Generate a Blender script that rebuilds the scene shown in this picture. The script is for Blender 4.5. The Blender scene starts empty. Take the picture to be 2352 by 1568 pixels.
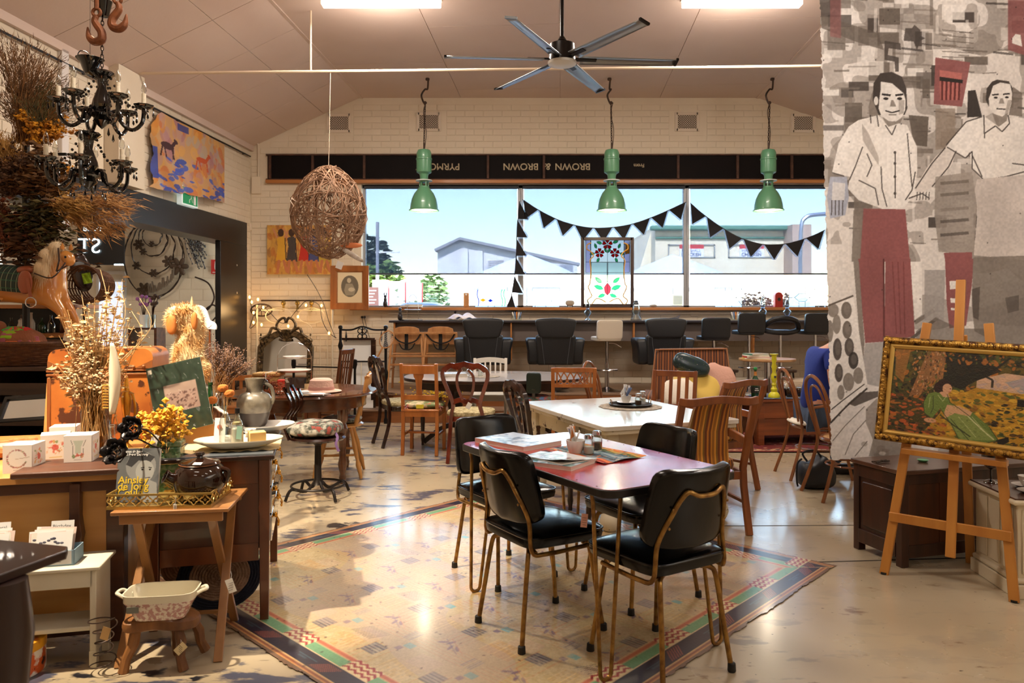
import bpy,bmesh,math,random
import numpy as np
from mathutils import Vector,Matrix
C=bpy.context.scene.collection
R=math.radians
rnd=random.Random(7)
F,CX,HY,H0=1700.0,1176.0,719.0,1.42
# ---------- camera ----------
cam=bpy.data.objects.new('camera',bpy.data.cameras.new('camera'));C.objects.link(cam)
cam.location=(0,0,H0);cam.rotation_euler=(R(90),0,0)
cam.data.sensor_width=36;cam.data.lens=F/2352*36
cam.data.shift_y=-(784-HY)/2352
cam.data.clip_end=300
cam.data.dof.use_dof=True;cam.data.dof.focus_distance=5.0;cam.data.dof.aperture_fstop=4.5
S=bpy.context.scene
S.camera=cam
S.view_settings.view_transform='Standard';S.view_settings.look='None'
S.view_settings.exposure=-0.08;S.view_settings.gamma=1.0
S.cycles.max_bounces=7;S.cycles.diffuse_bounces=3;S.cycles.glossy_bounces=3
S.cycles.transmission_bounces=6;S.cycles.transparent_max_bounces=12
S.cycles.caustics_reflective=False;S.cycles.caustics_refractive=False
S.cycles.sample_clamp_indirect=4.0
# ---------- sky, sun ----------
wd=bpy.data.worlds.new('sky');S.world=wd;wd.use_nodes=True
nt=wd.node_tree;bg=nt.nodes['Background']
sky=nt.nodes.new('ShaderNodeTexSky');sky.sky_type='NISHITA';sky.sun_disc=False
sky.sun_elevation=R(52);sky.sun_rotation=R(200);sky.air_density=1.6;sky.dust_density=0.4;sky.ozone_density=2.0
nt.links.new(sky.outputs[0],bg.inputs[0]);bg.inputs[1].default_value=2.3
def light(name,kind,loc,energy,col,rot=(0,0,0),**k):
 d=bpy.data.lights.new(name,kind);d.energy=energy;d.color=col
 for a,b in k.items():setattr(d,a,b)
 o=bpy.data.objects.new(name,d);C.objects.link(o);o.location=loc;o.rotation_euler=rot
 return o
def aim(o,tgt):
 o.rotation_euler=(Vector(tgt)-o.location).to_track_quat('-Z','Y').to_euler()
 return o
aim(light('sun','SUN',(-6,-10,20),44.0,(1,.96,.90),angle=R(.6)),(0,12,0))
WARM=(1,.80,.58)
for i,(x,y)in enumerate([(-1.2,4.2),(2.6,2.9),(-1.2,.6),(2.6,.6),(-1.2,-2.0),(2.6,-2.0)]):
 light('ceiling_area_light','AREA',(x,y,4.6),75 if y>4 else 24 if y>2 else 16,(1,.88,.75),(0,0,0),shape='RECTANGLE',size=1.25,size_y=.14)  # area lights added out of view to fill the near room, no fittings there
for x in(-1.38,2.42):
 light('ceiling_area_light','AREA',(x,7.72,4.585),85,(1,.90,.78),(0,0,0),shape='RECTANGLE',size=1.2,size_y=.12)
 light('ceiling_glow','POINT',(x,7.72,4.3),34,(1,.86,.74),shadow_soft_size=.3)  # point light added below each fitting to brighten the ceiling
for x,y in((-1.2,3.8),):light('ceiling_glow','POINT',(x,y,4.3),22,(1,.86,.74),shadow_soft_size=.3)  # one more added over the near room, where no fitting hangs
aim(light('spot','SPOT',(-2.5,2.7,3.7),1250,(1,.84,.62),spot_size=R(48),spot_blend=.5,shadow_soft_size=.04),(-1.85,3.9,.8))
aim(light('spot','SPOT',(-2.9,5.2,3.7),420,(1,.80,.56),spot_size=R(40),spot_blend=.5,shadow_soft_size=.04),(-1.65,3.6,.75))
aim(light('spot','SPOT',(-2.9,8.6,3.6),330,(1,.86,.66),spot_size=R(42),spot_blend=.6,shadow_soft_size=.05),(-2.2,6.3,.7))
aim(light('spot','SPOT',(-.6,6.6,4.3),330,(1,.88,.66),spot_size=R(34),spot_blend=.6,shadow_soft_size=.05),(-1.1,6.9,0))
aim(light('spot','SPOT',(1.0,1.4,4.1),330,(1,.93,.86),spot_size=R(62),spot_blend=.7,shadow_soft_size=.06),(3.0,4.8,2.6))  # added lamp that brightens the banner, not a known fixture
# ---------- helpers ----------
def W(px,py,Y):return Vector(((px-CX)/F*Y,Y,H0-(py-HY)/F*Y))
def FL(px,py,z=0.0):
 Y=F*(H0-z)/(py-HY);return Vector(((px-CX)/F*Y,Y,z))
def lin(v):
 v=v/255.0
 return v/12.92 if v<=.04045 else((v+.055)/1.055)**2.4
def RGB(r,g,b):return(lin(r),lin(g),lin(b),1.0)
MATS={}
def mat(name,col,rough=.5,metal=0.0,col2=None,scale=6.0,st=(1,1,1),bump=0.0,contrast=1.0,coat=0.0,crough=.03,trans=0.0,emit=None,es=1.0,alpha=1.0,vc=False,bscale=None,rvar=0.0,spec=.5,cut=None,sheen=0.0,subs=0.0):
 """col, col2: sRGB 0-255 tuples; cut: third colour showing in patches above a noise threshold (colour, threshold, scale)"""
 if name in MATS:return MATS[name]
 m=bpy.data.materials.new(name);m.use_nodes=True;t=m.node_tree;N=t.nodes;L=t.links
 b=N['Principled BSDF'];base=b.inputs['Base Color']
 b.inputs['Roughness'].default_value=rough;b.inputs['Metallic'].default_value=metal
 b.inputs['Coat Weight'].default_value=coat;b.inputs['Coat Roughness'].default_value=crough;b.inputs['Transmission Weight'].default_value=trans
 b.inputs['Specular IOR Level'].default_value=spec;b.inputs['Alpha'].default_value=alpha
 b.inputs['Sheen Weight'].default_value=sheen
 if subs:b.inputs['Subsurface Weight'].default_value=subs
 tc=N.new('ShaderNodeTexCoord');mp=N.new('ShaderNodeMapping');mp.inputs['Scale'].default_value=st
 L.new(tc.outputs['Object'],mp.inputs[0])
 def noise(sc,det=5):
  n=N.new('ShaderNodeTexNoise');n.inputs['Scale'].default_value=sc;n.inputs['Detail'].default_value=det
  L.new(mp.outputs[0],n.inputs['Vector']);return n.outputs[0]
 def mix(fac,a,c):
  x=N.new('ShaderNodeMix');x.data_type='RGBA'
  L.new(fac,x.inputs[0])
  for s,i in((a,6),(c,7)):
   if isinstance(s,tuple):x.inputs[i].default_value=s
   else:L.new(s,x.inputs[i])
  return x.outputs[2]
 def ramp(v,lo,hi):
  r=N.new('ShaderNodeMapRange');r.inputs[1].default_value=lo;r.inputs[2].default_value=hi
  L.new(v,r.inputs[0]);return r.outputs[0]
 src=None
 if vc:
  a=N.new('ShaderNodeAttribute');a.attribute_name='Col';src=a.outputs['Color']
  if col2:
   src=mix(ramp(noise(scale),.5-.25/contrast,.5+.25/contrast),src,RGB(*col2))
 elif col2:
  src=mix(ramp(noise(scale),.5-.2/contrast,.5+.2/contrast),RGB(*col),RGB(*col2))
 else:base.default_value=RGB(*col)
 if cut:
  s0=src if src is not None else RGB(*col)
  src=mix(ramp(noise(cut[2],6),cut[1],cut[1]+.03),s0,RGB(*cut[0]))
 if src is not None:L.new(src,base)
 if bump:
  bp=N.new('ShaderNodeBump');bp.inputs['Strength'].default_value=bump;bp.inputs['Distance'].default_value=.01
  L.new(noise(bscale or scale*3,3),bp.inputs['Height']);L.new(bp.outputs[0],b.inputs['Normal'])
 if emit:
  b.inputs['Emission Color'].default_value=RGB(*emit);b.inputs['Emission Strength'].default_value=es
 MATS[name]=m;return m
def wood(name,c1,c2,rough=.4,s=9,axis='z',coat=.1,bump=.05):
 st={'x':(.12,1.6,1.6),'y':(1.6,.12,1.6),'z':(1.6,1.6,.12)}[axis]
 return mat(name,c1,rough,col2=c2,scale=s,st=st,coat=coat,bump=bump,contrast=1.2)
class MB:
 def __init__(s):s.v=[];s.f=[];s.mi=[];s.m=0;s.X=Matrix.Identity(4)
 def add(s,vs,fs):
  o=len(s.v);X=s.X
  s.v+=[tuple(X@Vector(p))for p in vs]
  s.f+=[tuple(i+o for i in f)for f in fs];s.mi+=[s.m]*len(fs);return s
 def box(s,x0,x1,y0,y1,z0,z1):
  vs=[(x,y,z)for z in(z0,z1)for y in(y0,y1)for x in(x0,x1)]
  return s.add(vs,[(0,2,3,1),(4,5,7,6),(0,1,5,4),(2,6,7,3),(0,4,6,2),(1,3,7,5)])
 def bc(s,c,d,rz=0,rx=0,ry=0):
  M0=Matrix.Translation(c)@Matrix.Rotation(rz,4,'Z')@Matrix.Rotation(ry,4,'Y')@Matrix.Rotation(rx,4,'X')
  X=s.X;s.X=X@M0;s.box(-d[0]/2,d[0]/2,-d[1]/2,d[1]/2,-d[2]/2,d[2]/2);s.X=X;return s
 def sweep(s,pts,sec,closed=False,caps=True,up=None,scl=None):
  """sec: list of (a, b) section points; pts: path"""
  P=[Vector(p)for p in pts];n=len(P);k=len(sec);vs=[];prev=None
  for i in range(n):
   if closed:t=P[(i+1)%n]-P[i-1]
   else:t=P[min(i+1,n-1)]-P[max(i-1,0)]
   if t.length<1e-9:t=Vector((0,0,1))
   t.normalize()
   if up is not None:u=Vector(up);u=u-t*u.dot(t)
   elif prev is None:
    u=Vector((0,0,1))if abs(t.z)<.9 else Vector((0,1,0));u=u-t*u.dot(t)
   else:u=prev-t*prev.dot(t)
   if u.length<1e-6:u=t.orthogonal()
   u.normalize();prev=u;w=t.cross(u);q=1 if scl is None else scl[i]
   for a,b in sec:vs.append(P[i]+w*(a*q)+u*(b*q))
  fs=[]
  for i in range(n if closed else n-1):
   a=i*k;b=((i+1)%n)*k
   for j in range(k):fs.append((a+j,a+(j+1)%k,b+(j+1)%k,b+j))
  if caps and not closed:fs+=[tuple(range(k))[::-1],tuple(range((n-1)*k,n*k))]
  return s.add(vs,fs)
 def tube(s,pts,r,n=8,closed=False,caps=True):
  if isinstance(r,(list,tuple)):scl=list(r);r0=1
  else:scl=None;r0=r
  sec=[(r0*math.cos(2*math.pi*j/n),r0*math.sin(2*math.pi*j/n))for j in range(n)]
  return s.sweep(pts,sec,closed,caps,None,scl)
 def bar(s,a,b,w,t,up=(0,0,1)):
  return s.sweep([a,b],[(-w/2,-t/2),(w/2,-t/2),(w/2,t/2),(-w/2,t/2)],up=up)
 def ribbon(s,pts,w,t,up=(0,0,1),closed=False,scl=None):
  return s.sweep(pts,[(-w/2,-t/2),(w/2,-t/2),(w/2,t/2),(-w/2,t/2)],up=up,closed=closed,scl=scl)
 def lathe(s,prof,n=20,c=(0,0,0),sx=1,sy=1,wob=0,wn=8,cap=1):
  vs=[];k=len(prof)
  for r,z in prof:
   for j in range(n):
    a=2*math.pi*j/n;q=r*(1+wob*math.cos(wn*a))
    vs.append((c[0]+q*math.cos(a)*sx,c[1]+q*math.sin(a)*sy,c[2]+z))
  fs=[(i*n+j,i*n+(j+1)%n,(i+1)*n+(j+1)%n,(i+1)*n+j)for i in range(k-1)for j in range(n)]
  if cap and prof[0][0]>1e-5:fs.append(tuple(range(n))[::-1])
  if cap and prof[-1][0]>1e-5:fs.append(tuple(range((k-1)*n,k*n)))
  return s.add(vs,fs)
 def sup(s,c,r,e1=.5,e2=.5,n=20,m=12,f=None):
  """superellipsoid: pads, cushions, boulders, rounded boxes"""
  sp=lambda x,e:math.copysign(abs(x)**e,x);vs=[]
  for i in range(m+1):
   ph=-math.pi/2+math.pi*i/m
   for j in range(n):
    th=2*math.pi*j/n
    p=Vector((sp(math.cos(ph),e1)*sp(math.cos(th),e2),sp(math.cos(ph),e1)*sp(math.sin(th),e2),sp(math.sin(ph),e1)))
    p=Vector((p.x*r[0],p.y*r[1],p.z*r[2]))
    if f:p=f(p)
    vs.append(p+Vector(c))
  fs=[(i*n+j,i*n+(j+1)%n,(i+1)*n+(j+1)%n,(i+1)*n+j)for i in range(m)for j in range(n)]
  return s.add(vs,fs)
 def prism(s,poly,t,X=None):
  """poly in local (x, z), extruded along y by t centred"""
  n=len(poly);X0=s.X
  if X is not None:s.X=X0@X
  vs=[(p[0],-t/2,p[1])for p in poly]+[(p[0],t/2,p[1])for p in poly]
  s.add(vs,[tuple(range(n)),tuple(range(n,2*n))[::-1]]+[(i,i+n,(i+1)%n+n,(i+1)%n)for i in range(n)])
  s.X=X0;return s
 def grid(s,fn,nu,nv):
  vs=[fn(i/nu,j/nv)for j in range(nv+1)for i in range(nu+1)]
  return s.add(vs,[(j*(nu+1)+i,j*(nu+1)+i+1,(j+1)*(nu+1)+i+1,(j+1)*(nu+1)+i)for j in range(nv)for i in range(nu)])
 def build(s,name,m,parent=None,loc=None,rz=0,bevel=0,smooth=35,rot=None,solid=0,subd=0):
  me=bpy.data.meshes.new(name);me.from_pydata(s.v,[],s.f)
  ms=m if isinstance(m,(list,tuple))else[m]
  for x in ms:me.materials.append(x)
  if len(ms)>1:me.polygons.foreach_set('material_index',s.mi)
  bm=bmesh.new();bm.from_mesh(me);bmesh.ops.remove_doubles(bm,verts=bm.verts,dist=1e-5)
  bmesh.ops.recalc_face_normals(bm,faces=bm.faces);bm.to_mesh(me);bm.free()
  if smooth:
   me.shade_smooth();me.set_sharp_from_angle(angle=R(smooth))
  o=bpy.data.objects.new(name,me);C.objects.link(o)
  if parent:o.parent=parent
  if loc is not None:o.location=loc
  o.rotation_euler=rot if rot is not None else(0,0,rz)
  if bevel:
   b=o.modifiers.new('bevel','BEVEL');b.width=bevel;b.segments=2;b.limit_method='ANGLE';b.angle_limit=R(40)
  if solid:
   b=o.modifiers.new('solid','SOLIDIFY');b.thickness=solid;b.offset=0
  if subd:
   b=o.modifiers.new('subd','SUBSURF');b.levels=subd;b.render_levels=subd
  return o
def tag(o,label=None,cat=None,group=None,kind=None):
 if label:o['label']=label
 if cat:o['category']=cat
 if group:o['group']=group
 if kind:o['kind']=kind
 return o
def T(name,label,cat,loc=(0,0,0),rz=0,group=None,sc=1):
 o=bpy.data.objects.new(name,None);C.objects.link(o);o.location=loc;o.rotation_euler=(0,0,rz)
 o.scale=(sc,sc,sc)if not isinstance(sc,tuple)else sc
 o.empty_display_size=.05
 return tag(o,label,cat,group)
def dup(root,loc,rz=None,label=None,group=None,sc=None):
 def cp(o,par):
  c=o.copy();C.objects.link(c)
  if par:c.parent=par
  for ch in KIDS.get(o.name,[]):cp(ch,c)
  return c
 KIDS={}
 for o in list(C.objects):
  if o.parent:KIDS.setdefault(o.parent.name,[]).append(o)
 r=cp(root,None);r.location=loc
 if rz is not None:r.rotation_euler=(0,0,rz)
 if sc is not None:r.scale=sc if isinstance(sc,tuple)else(sc,)*3
 if label:r['label']=label
 if group:r['group']=group
 return r
def arc(c,r,a0,a1,n,plane='xz',ry=None):
 ry=r if ry is None else ry;out=[]
 for i in range(n+1):
  a=R(a0+(a1-a0)*i/n);u,v=r*math.cos(a),ry*math.sin(a)
  out.append({'xz':(c[0]+u,c[1],c[2]+v),'xy':(c[0]+u,c[1]+v,c[2]),'yz':(c[0],c[1]+u,c[2]+v)}[plane])
 return out
def spl(pts,n=6,closed=False):
 """Catmull-Rom through pts"""
 P=[Vector(p)for p in pts];k=len(P);out=[]
 rng=range(k)if closed else range(k-1)
 for i in rng:
  p0=P[(i-1)%k]if(closed or i>0)else P[0];p1=P[i];p2=P[(i+1)%k]
  p3=P[(i+2)%k]if(closed or i+2<k)else P[-1]
  for j in range(n):
   t=j/n
   out.append(.5*((2*p1)+(p2-p0)*t+(2*p0-5*p1+4*p2-p3)*t*t+(3*p1-p0-3*p2+p3)*t**3))
 if not closed:out.append(P[-1])
 return out
def vnoise(w,h,cell,seed):
 g=np.random.RandomState(seed).rand(int(h/cell)+3,int(w/cell)+3)
 y=np.arange(h)/cell;x=np.arange(w)/cell;yi=y.astype(int);xi=x.astype(int)
 fy=(y-yi)[:,None];fx=(x-xi)[None,:];fy=fy*fy*(3-2*fy);fx=fx*fx*(3-2*fx)
 a=g[yi][:,xi];b=g[yi][:,xi+1];c=g[yi+1][:,xi];d=g[yi+1][:,xi+1]
 return(a*(1-fx)+b*fx)*(1-fy)+(c*(1-fx)+d*fx)*fy
class Art:
 """raster over the rectangle x0..x1, y0..y1 (y down); colours sRGB 0-255"""
 def __init__(s,x0,y0,x1,y1,w,bg):
  s.x0,s.y0=x0,y0;s.k=w/(x1-x0);s.w=w;s.h=int(round((y1-y0)*s.k))
  s.a=np.zeros((s.h,s.w,3))+np.array(bg,float)
  s.X,s.Y=np.meshgrid(x0+(np.arange(s.w)+.5)/s.k,y0+(np.arange(s.h)+.5)/s.k)
 def put(s,mask,col,al=1.0):
  m=mask.astype(float)*al;s.a=s.a*(1-m[...,None])+np.array(col,float)*m[...,None]
 def poly(s,pts,col,al=1.0):
  xs=[p[0]for p in pts];ys=[p[1]for p in pts]
  i0=max(0,int((min(xs)-s.x0)*s.k)-1);i1=min(s.w,int((max(xs)-s.x0)*s.k)+2)
  j0=max(0,int((min(ys)-s.y0)*s.k)-1);j1=min(s.h,int((max(ys)-s.y0)*s.k)+2)
  if i0>=i1 or j0>=j1:return
  X=s.X[j0:j1,i0:i1];Y=s.Y[j0:j1,i0:i1];ins=np.zeros(X.shape,bool);n=len(pts)
  for i in range(n):
   xa,ya=pts[i];xb,yb=pts[i-1]
   if ya==yb:continue
   c=((ya>Y)!=(yb>Y))&(X<(xb-xa)*(Y-ya)/(yb-ya)+xa);ins^=c
  m=ins[...,None]*al;s.a[j0:j1,i0:i1]=s.a[j0:j1,i0:i1]*(1-m)+np.array(col,float)*m
 def ell(s,cx,cy,rx,ry,col,al=1.0,rot=0):
  c,q=math.cos(R(rot)),math.sin(R(rot));n=22
  s.poly([(cx+rx*math.cos(t)*c-ry*math.sin(t)*q,cy+rx*math.cos(t)*q+ry*math.sin(t)*c)for t in[2*math.pi*i/n for i in range(n)]],col,al)
 def line(s,pts,w,col,al=1.0):
  for(xa,ya),(xb,yb)in zip(pts,pts[1:]):
   d=math.hypot(xb-xa,yb-ya)or 1;nx,ny=-(yb-ya)/d*w/2,(xb-xa)/d*w/2
   s.poly([(xa+nx,ya+ny),(xb+nx,yb+ny),(xb-nx,yb-ny),(xa-nx,ya-ny)],col,al)
 def rect(s,x0,y0,x1,y1,col,al=1.0):s.poly([(x0,y0),(x1,y0),(x1,y1),(x0,y1)],col,al)
 def grain(s,amt,cell=6,seed=1):
  s.a=s.a*(1+amt*(vnoise(s.w,s.h,cell,seed)-.5))[...,None]
 def daubs(s,n,cols,size,region=None,seed=3,al=.8,ang=None):
  q=random.Random(seed);X0,Y0,X1,Y1=region or(s.x0,s.y0,s.x0+s.w/s.k,s.y0+s.h/s.k)
  for _ in range(n):
   z=size*q.uniform(.4,1.4)
   s.ell(q.uniform(X0,X1),q.uniform(Y0,Y1),z,z*q.uniform(.25,.7),q.choice(cols),al,q.uniform(0,180)if ang is None else ang+q.uniform(-25,25))
 def half(s):
  h,w=s.h//2,s.w//2;s.a=s.a[:h*2,:w*2].reshape(h,2,w,2,3).mean((1,3));s.X=s.X[:h*2:2,:w*2:2];s.Y=s.Y[:h*2:2,:w*2:2];s.h,s.w,s.k=h,w,s.k/2
 def surface(s,name,fn,m,parent=None,loc=None,rz=0,cut=None):
  """fn(u, v) -> point, u right 0..1, v down 0..1; one grid vertex per raster cell"""
  w,h=s.w,s.h
  U,V=np.meshgrid((np.arange(w))/(w-1),(np.arange(h))/(h-1))
  P=fn(U,V);co=np.stack([np.broadcast_to(p,U.shape)for p in P],-1).reshape(-1,3).astype(np.float32)
  idx=np.arange(w*h).reshape(h,w)
  q=np.stack([idx[1:,:-1],idx[1:,1:],idx[:-1,1:],idx[:-1,:-1]],-1).reshape(-1,4)
  if cut is not None:
   k=cut(s.X,s.Y);kk=(k[1:,:-1]&k[1:,1:]&k[:-1,1:]&k[:-1,:-1]).reshape(-1);q=q[kk]
  me=bpy.data.meshes.new(name);nf=len(q)
  me.vertices.add(w*h);me.vertices.foreach_set('co',co.reshape(-1))
  me.loops.add(nf*4);me.loops.foreach_set('vertex_index',q.reshape(-1).astype(np.int32))
  me.polygons.add(nf);me.polygons.foreach_set('loop_start',np.arange(0,nf*4,4,dtype=np.int32))
  me.polygons.foreach_set('use_smooth',np.ones(nf,bool))
  me.update(calc_edges=True)
  at=me.color_attributes.new('Col','FLOAT_COLOR','POINT')
  v=np.clip(s.a,0,255)/255.0;v=np.where(v<=.04045,v/12.92,((v+.055)/1.055)**2.4)
  c4=np.ones((w*h,4),np.float32);c4[:,:3]=v.reshape(-1,3);at.data.foreach_set('color',c4.reshape(-1))
  me.materials.append(m);me.validate()
  o=bpy.data.objects.new(name,me);C.objects.link(o)
  if parent:o.parent=parent
  if loc is not None:o.location=loc
  o.rotation_euler=(0,0,rz);return o
def text(name,s,size,m,parent,loc,rot=(R(90),0,0),ext=.001,align='CENTER',mirror=False,bold=0.0):
 c=bpy.data.curves.new(name,'FONT');c.body=s;c.size=size;c.extrude=ext;c.align_x=align;c.align_y='CENTER'
 c.offset=bold;c.materials.append(m)
 t=bpy.data.objects.new('t',c);C.objects.link(t)
 me=bpy.data.meshes.new_from_object(t.evaluated_get(bpy.context.evaluated_depsgraph_get()));bpy.data.objects.remove(t)
 me.name=name
 o=bpy.data.objects.new(name,me);C.objects.link(o);o.parent=parent;o.location=loc;o.rotation_euler=rot
 if mirror:o.scale=(-1,1,1)
 return o
PRINT=mat('print',(255,255,255),.7,vc=True)
PRINTG=mat('print_gloss',(255,255,255),.25,vc=True)
# ================= ROOM SHELL =================
WALLP=mat('wall_paint',(236,222,200),.55,col2=(222,206,182),scale=1.3,bump=.25,bscale=22)
CEILP=mat('ceiling_paint',(224,203,190),.6,col2=(216,192,178),scale=.9,bump=.1,bscale=30)
BLACKP=mat('black_paint',(20,19,22),.35,bump=.05)
DARKW=wood('dark_wood',(52,26,14),(28,14,8),.3)
PINE=wood('pine',(196,132,72),(168,104,52),.4,axis='x')
PINEY=wood('pine_y',(196,132,72),(168,104,52),.4,axis='y')
def floor_mat():
 m=mat('painted_concrete',(200,184,156),.25,col2=(176,158,130),scale=.9,coat=.6,crough=.16,bump=.02)
 N=m.node_tree.nodes;L=m.node_tree.links;b=N['Principled BSDF']
 tc=N['Texture Coordinate'];src=b.inputs['Base Color'].links[0].from_socket
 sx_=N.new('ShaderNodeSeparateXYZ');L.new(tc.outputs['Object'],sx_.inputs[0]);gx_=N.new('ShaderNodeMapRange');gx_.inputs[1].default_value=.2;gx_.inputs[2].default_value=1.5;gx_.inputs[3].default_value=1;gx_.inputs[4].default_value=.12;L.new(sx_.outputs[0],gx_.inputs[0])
 def layer(src,rot,sc,st,thr,w,col,det=4,mask=None):
  mp=N.new('ShaderNodeMapping');mp.inputs['Scale'].default_value=st;mp.inputs['Rotation'].default_value=(0,0,rot)
  L.new(tc.outputs['Object'],mp.inputs[0])
  n=N.new('ShaderNodeTexNoise');n.inputs['Scale'].default_value=sc;n.inputs['Detail'].default_value=det;n.inputs['Roughness'].default_value=.6
  L.new(mp.outputs[0],n.inputs['Vector'])
  r=N.new('ShaderNodeMapRange');r.inputs[1].default_value=thr;r.inputs[2].default_value=thr+w
  L.new(n.outputs[0],r.inputs[0]);f=r.outputs[0]
  if mask:
   q=N.new('ShaderNodeMath');q.operation='MULTIPLY';L.new(f,q.inputs[0]);L.new(gx_.outputs[0],q.inputs[1]);f=q.outputs[0]
  x=N.new('ShaderNodeMix');x.data_type='RGBA';L.new(f,x.inputs[0]);L.new(src,x.inputs[6]);x.inputs[7].default_value=RGB(*col)
  return x.outputs[2]
 src=layer(src,0,1.6,(1,1.4,1),.55,.2,(190,172,140))
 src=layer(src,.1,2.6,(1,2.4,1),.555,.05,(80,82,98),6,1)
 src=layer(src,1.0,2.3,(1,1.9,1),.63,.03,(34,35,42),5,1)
 src=layer(src,.3,3.1,(1,2.2,1),.64,.05,(132,108,84),5)
 src=layer(src,.5,17,(1,2.6,1),.71,.02,(70,64,60),2)
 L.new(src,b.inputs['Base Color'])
 r=N.new('ShaderNodeMapRange');r.inputs[3].default_value=.16;r.inputs[4].default_value=.42
 n=N.new('ShaderNodeTexNoise');n.inputs['Scale'].default_value=2.2;n.inputs['Detail'].default_value=6;L.new(tc.outputs['Object'],n.inputs['Vector'])
 L.new(n.outputs[0],r.inputs[0]);L.new(r.outputs[0],b.inputs['Roughness'])
 return m
def struct(o,**k):o['kind']='structure';return o
struct(MB().box(-9,7,-4,13.2,-.12,0).build('floor',floor_mat(),smooth=0))
jt=MB()
jt.bar((-1.2,3.98,.0),(4.5,4.45,.0),.012,.003);jt.bar((1.0,4.93,0),(3.4,4.98,0),.010,.003)
struct(jt.build('floor_joint',mat('joint',(70,62,54),.9),bpy.data.objects['floor']))
def chamfered(w,h,d,c=.004):
 m=MB();o=[(-w/2,-h/2),(w/2,-h/2),(w/2,h/2),(-w/2,h/2)]
 i=[(a*(1-2*c/w),b*(1-2*c/h))for a,b in o]
 vs=[(a,0,b)for a,b in o]+[(a,-d+c,b)for a,b in o]+[(a,-d,b)for a,b in i]
 m.v=vs;fs=[(8,9,10,11)]
 for k in range(4):
  q=(k+1)%4;fs+=[(k,q,q+4,k+4),(k+4,q+4,q+8,k+8)]
 return vs,fs
BRM={}
def brick_field(parent,x0,x1,z0,z1,ok,m,limit=300,L=.285,Hc=.095,seed=1,key=lambda x,z:0):
 """front faces look along -y of the parent's frame; ok(xa, xb, za, zb) says whether a brick may stand there"""
 q=random.Random(seed);cells=[];row=0;z=z0
 while z<z1-.02:
  h=min(Hc,z1-z);x=x0-(L/2 if row%2 else 0)
  while x<x1-.01:
   a,b=max(x,x0),min(x+L,x1)
   if b-a>.05:
    if ok(a,b,z,z+h):cells.append((a,b,z,h))
    elif b-a>.2 and ok(a,(a+b)/2,z,z+h):cells.append((a,(a+b)/2,z,h))
    elif b-a>.2 and ok((a+b)/2,b,z,z+h):cells.append(((a+b)/2,b,z,h))
   x+=L
  z+=Hc;row+=1
 cells.sort(key=lambda c:key(c[0],c[2]))
 rest=MB()
 for i,(a,b,z,h)in enumerate(cells):
  w=round(b-a-.008,3);hh=round(h-.007,3);y=q.uniform(-.0012,.0012)
  if i<limit:
   k=(w,hh,m.name)
   if k not in BRM:
    vs,fs=chamfered(w,hh,.006);me=bpy.data.meshes.new('brick');me.from_pydata(vs,[],fs);me.materials.append(m);BRM[k]=me
   o=bpy.data.objects.new('brick',BRM[k]);C.objects.link(o);o.parent=parent;o.location=((a+b)/2,y,z+h/2)
  else:
   vs,fs=chamfered(w,hh,.006);rest.X=Matrix.Translation(((a+b)/2,y,z+h/2));rest.add(vs,fs)
 if rest.v:tag(rest.build('brickwork',m,parent,smooth=0),kind='stuff')
YB=11.35;WX0,WX1,WZ0,WZ1=-2.31,5.3,1.51,3.40
wb=MB()
for x0,x1,z0,z1 in[(-4.3,6.4,0,WZ0),(-4.3,WX0,WZ0,WZ1),(WX1,6.4,WZ0,WZ1),(-4.3,6.4,WZ1,4.9)]:
 wb.box(x0,x1,.001,.27,z0,z1)
wall_back=struct(wb.build('wall_back',WALLP,loc=(0,YB,0),smooth=0))
def okb(a,b,z,z2):
 if a<WX1 and b>WX0 and z<WZ1+.06 and z2>WZ0-.05:return False
 if b>-3.75 and z2>3.40 and z<3.86:return False
 top=4.70 if a>-2.4 else 4.70+(a+2.33)*.447
 if b>3.75:top=4.7-(b-3.75)*.34
 if z2>top:return False
 for px in(779,985,1578,1845):
  X=(px-CX)/F*YB
  if a<X+.18 and b>X-.18 and z2>4.16 and z<4.44:return False
 return True
brick_field(wall_back,-4.0,5.35,.345,4.75,okb,WALLP,key=lambda x,z:abs(x)if x>-4 else 9,seed=4)
# ---- left wall with the wide opening; its own frame: x runs towards the camera ----
RZL=math.atan2(-1,-.067)
LW=Matrix.Translation((-4.01,11.35,0))@Matrix.Rotation(RZL,4,'Z')
def LP(s,n,z):return LW@Vector((s,n,z))
RZR=RZL+math.pi
def lx(s):return-s
wl=MB()
for s0,s1,z0,z1 in[(-.3,.2,0,4.1),(.2,6.2,2.78,4.1),(6.2,15,0,4.1)]:
 wl.box(-s1,-s0,0,.28,z0,z1)
wall_left=struct(wl.build('wall_left',WALLP,loc=(-4.01,11.35,0),rz=RZR,smooth=0))
brick_field(wall_left,-6.2,-.02,2.78,3.93,lambda a,b,z,z2:not(b>-3.66 and a<-3.14),WALLP,seed=8,key=lambda x,z:x)
brick_field(wall_left,-.2,0,.0,2.78,lambda*a:True,WALLP,seed=9)
struct(MB().box(-3.64,-3.16,-.16,0,2.78,4.02).build('wall_pier',WALLP,wall_left,bevel=.004))
bm_=MB();bm_.box(-6.0,-.19,-.03,.30,2.43,2.78)
trim_1=struct(bm_.build('trim_1',BLACKP,loc=(-4.01,11.35,0),rz=RZR,bevel=.006))
pc=MB();pc.box(-1.06,-.19,-.03,.05,0,2.43)
struct(pc.build('trim_2',BLACKP,loc=(-4.01,11.35,0),rz=RZR,bevel=.006))
bt=MB()
for z in(1.98,1.70):bt.lathe([(0,-.006),(.018,-.004),(.02,0),(0,0)],10,(0,0,0));bt.X=Matrix.Identity(4)
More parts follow.
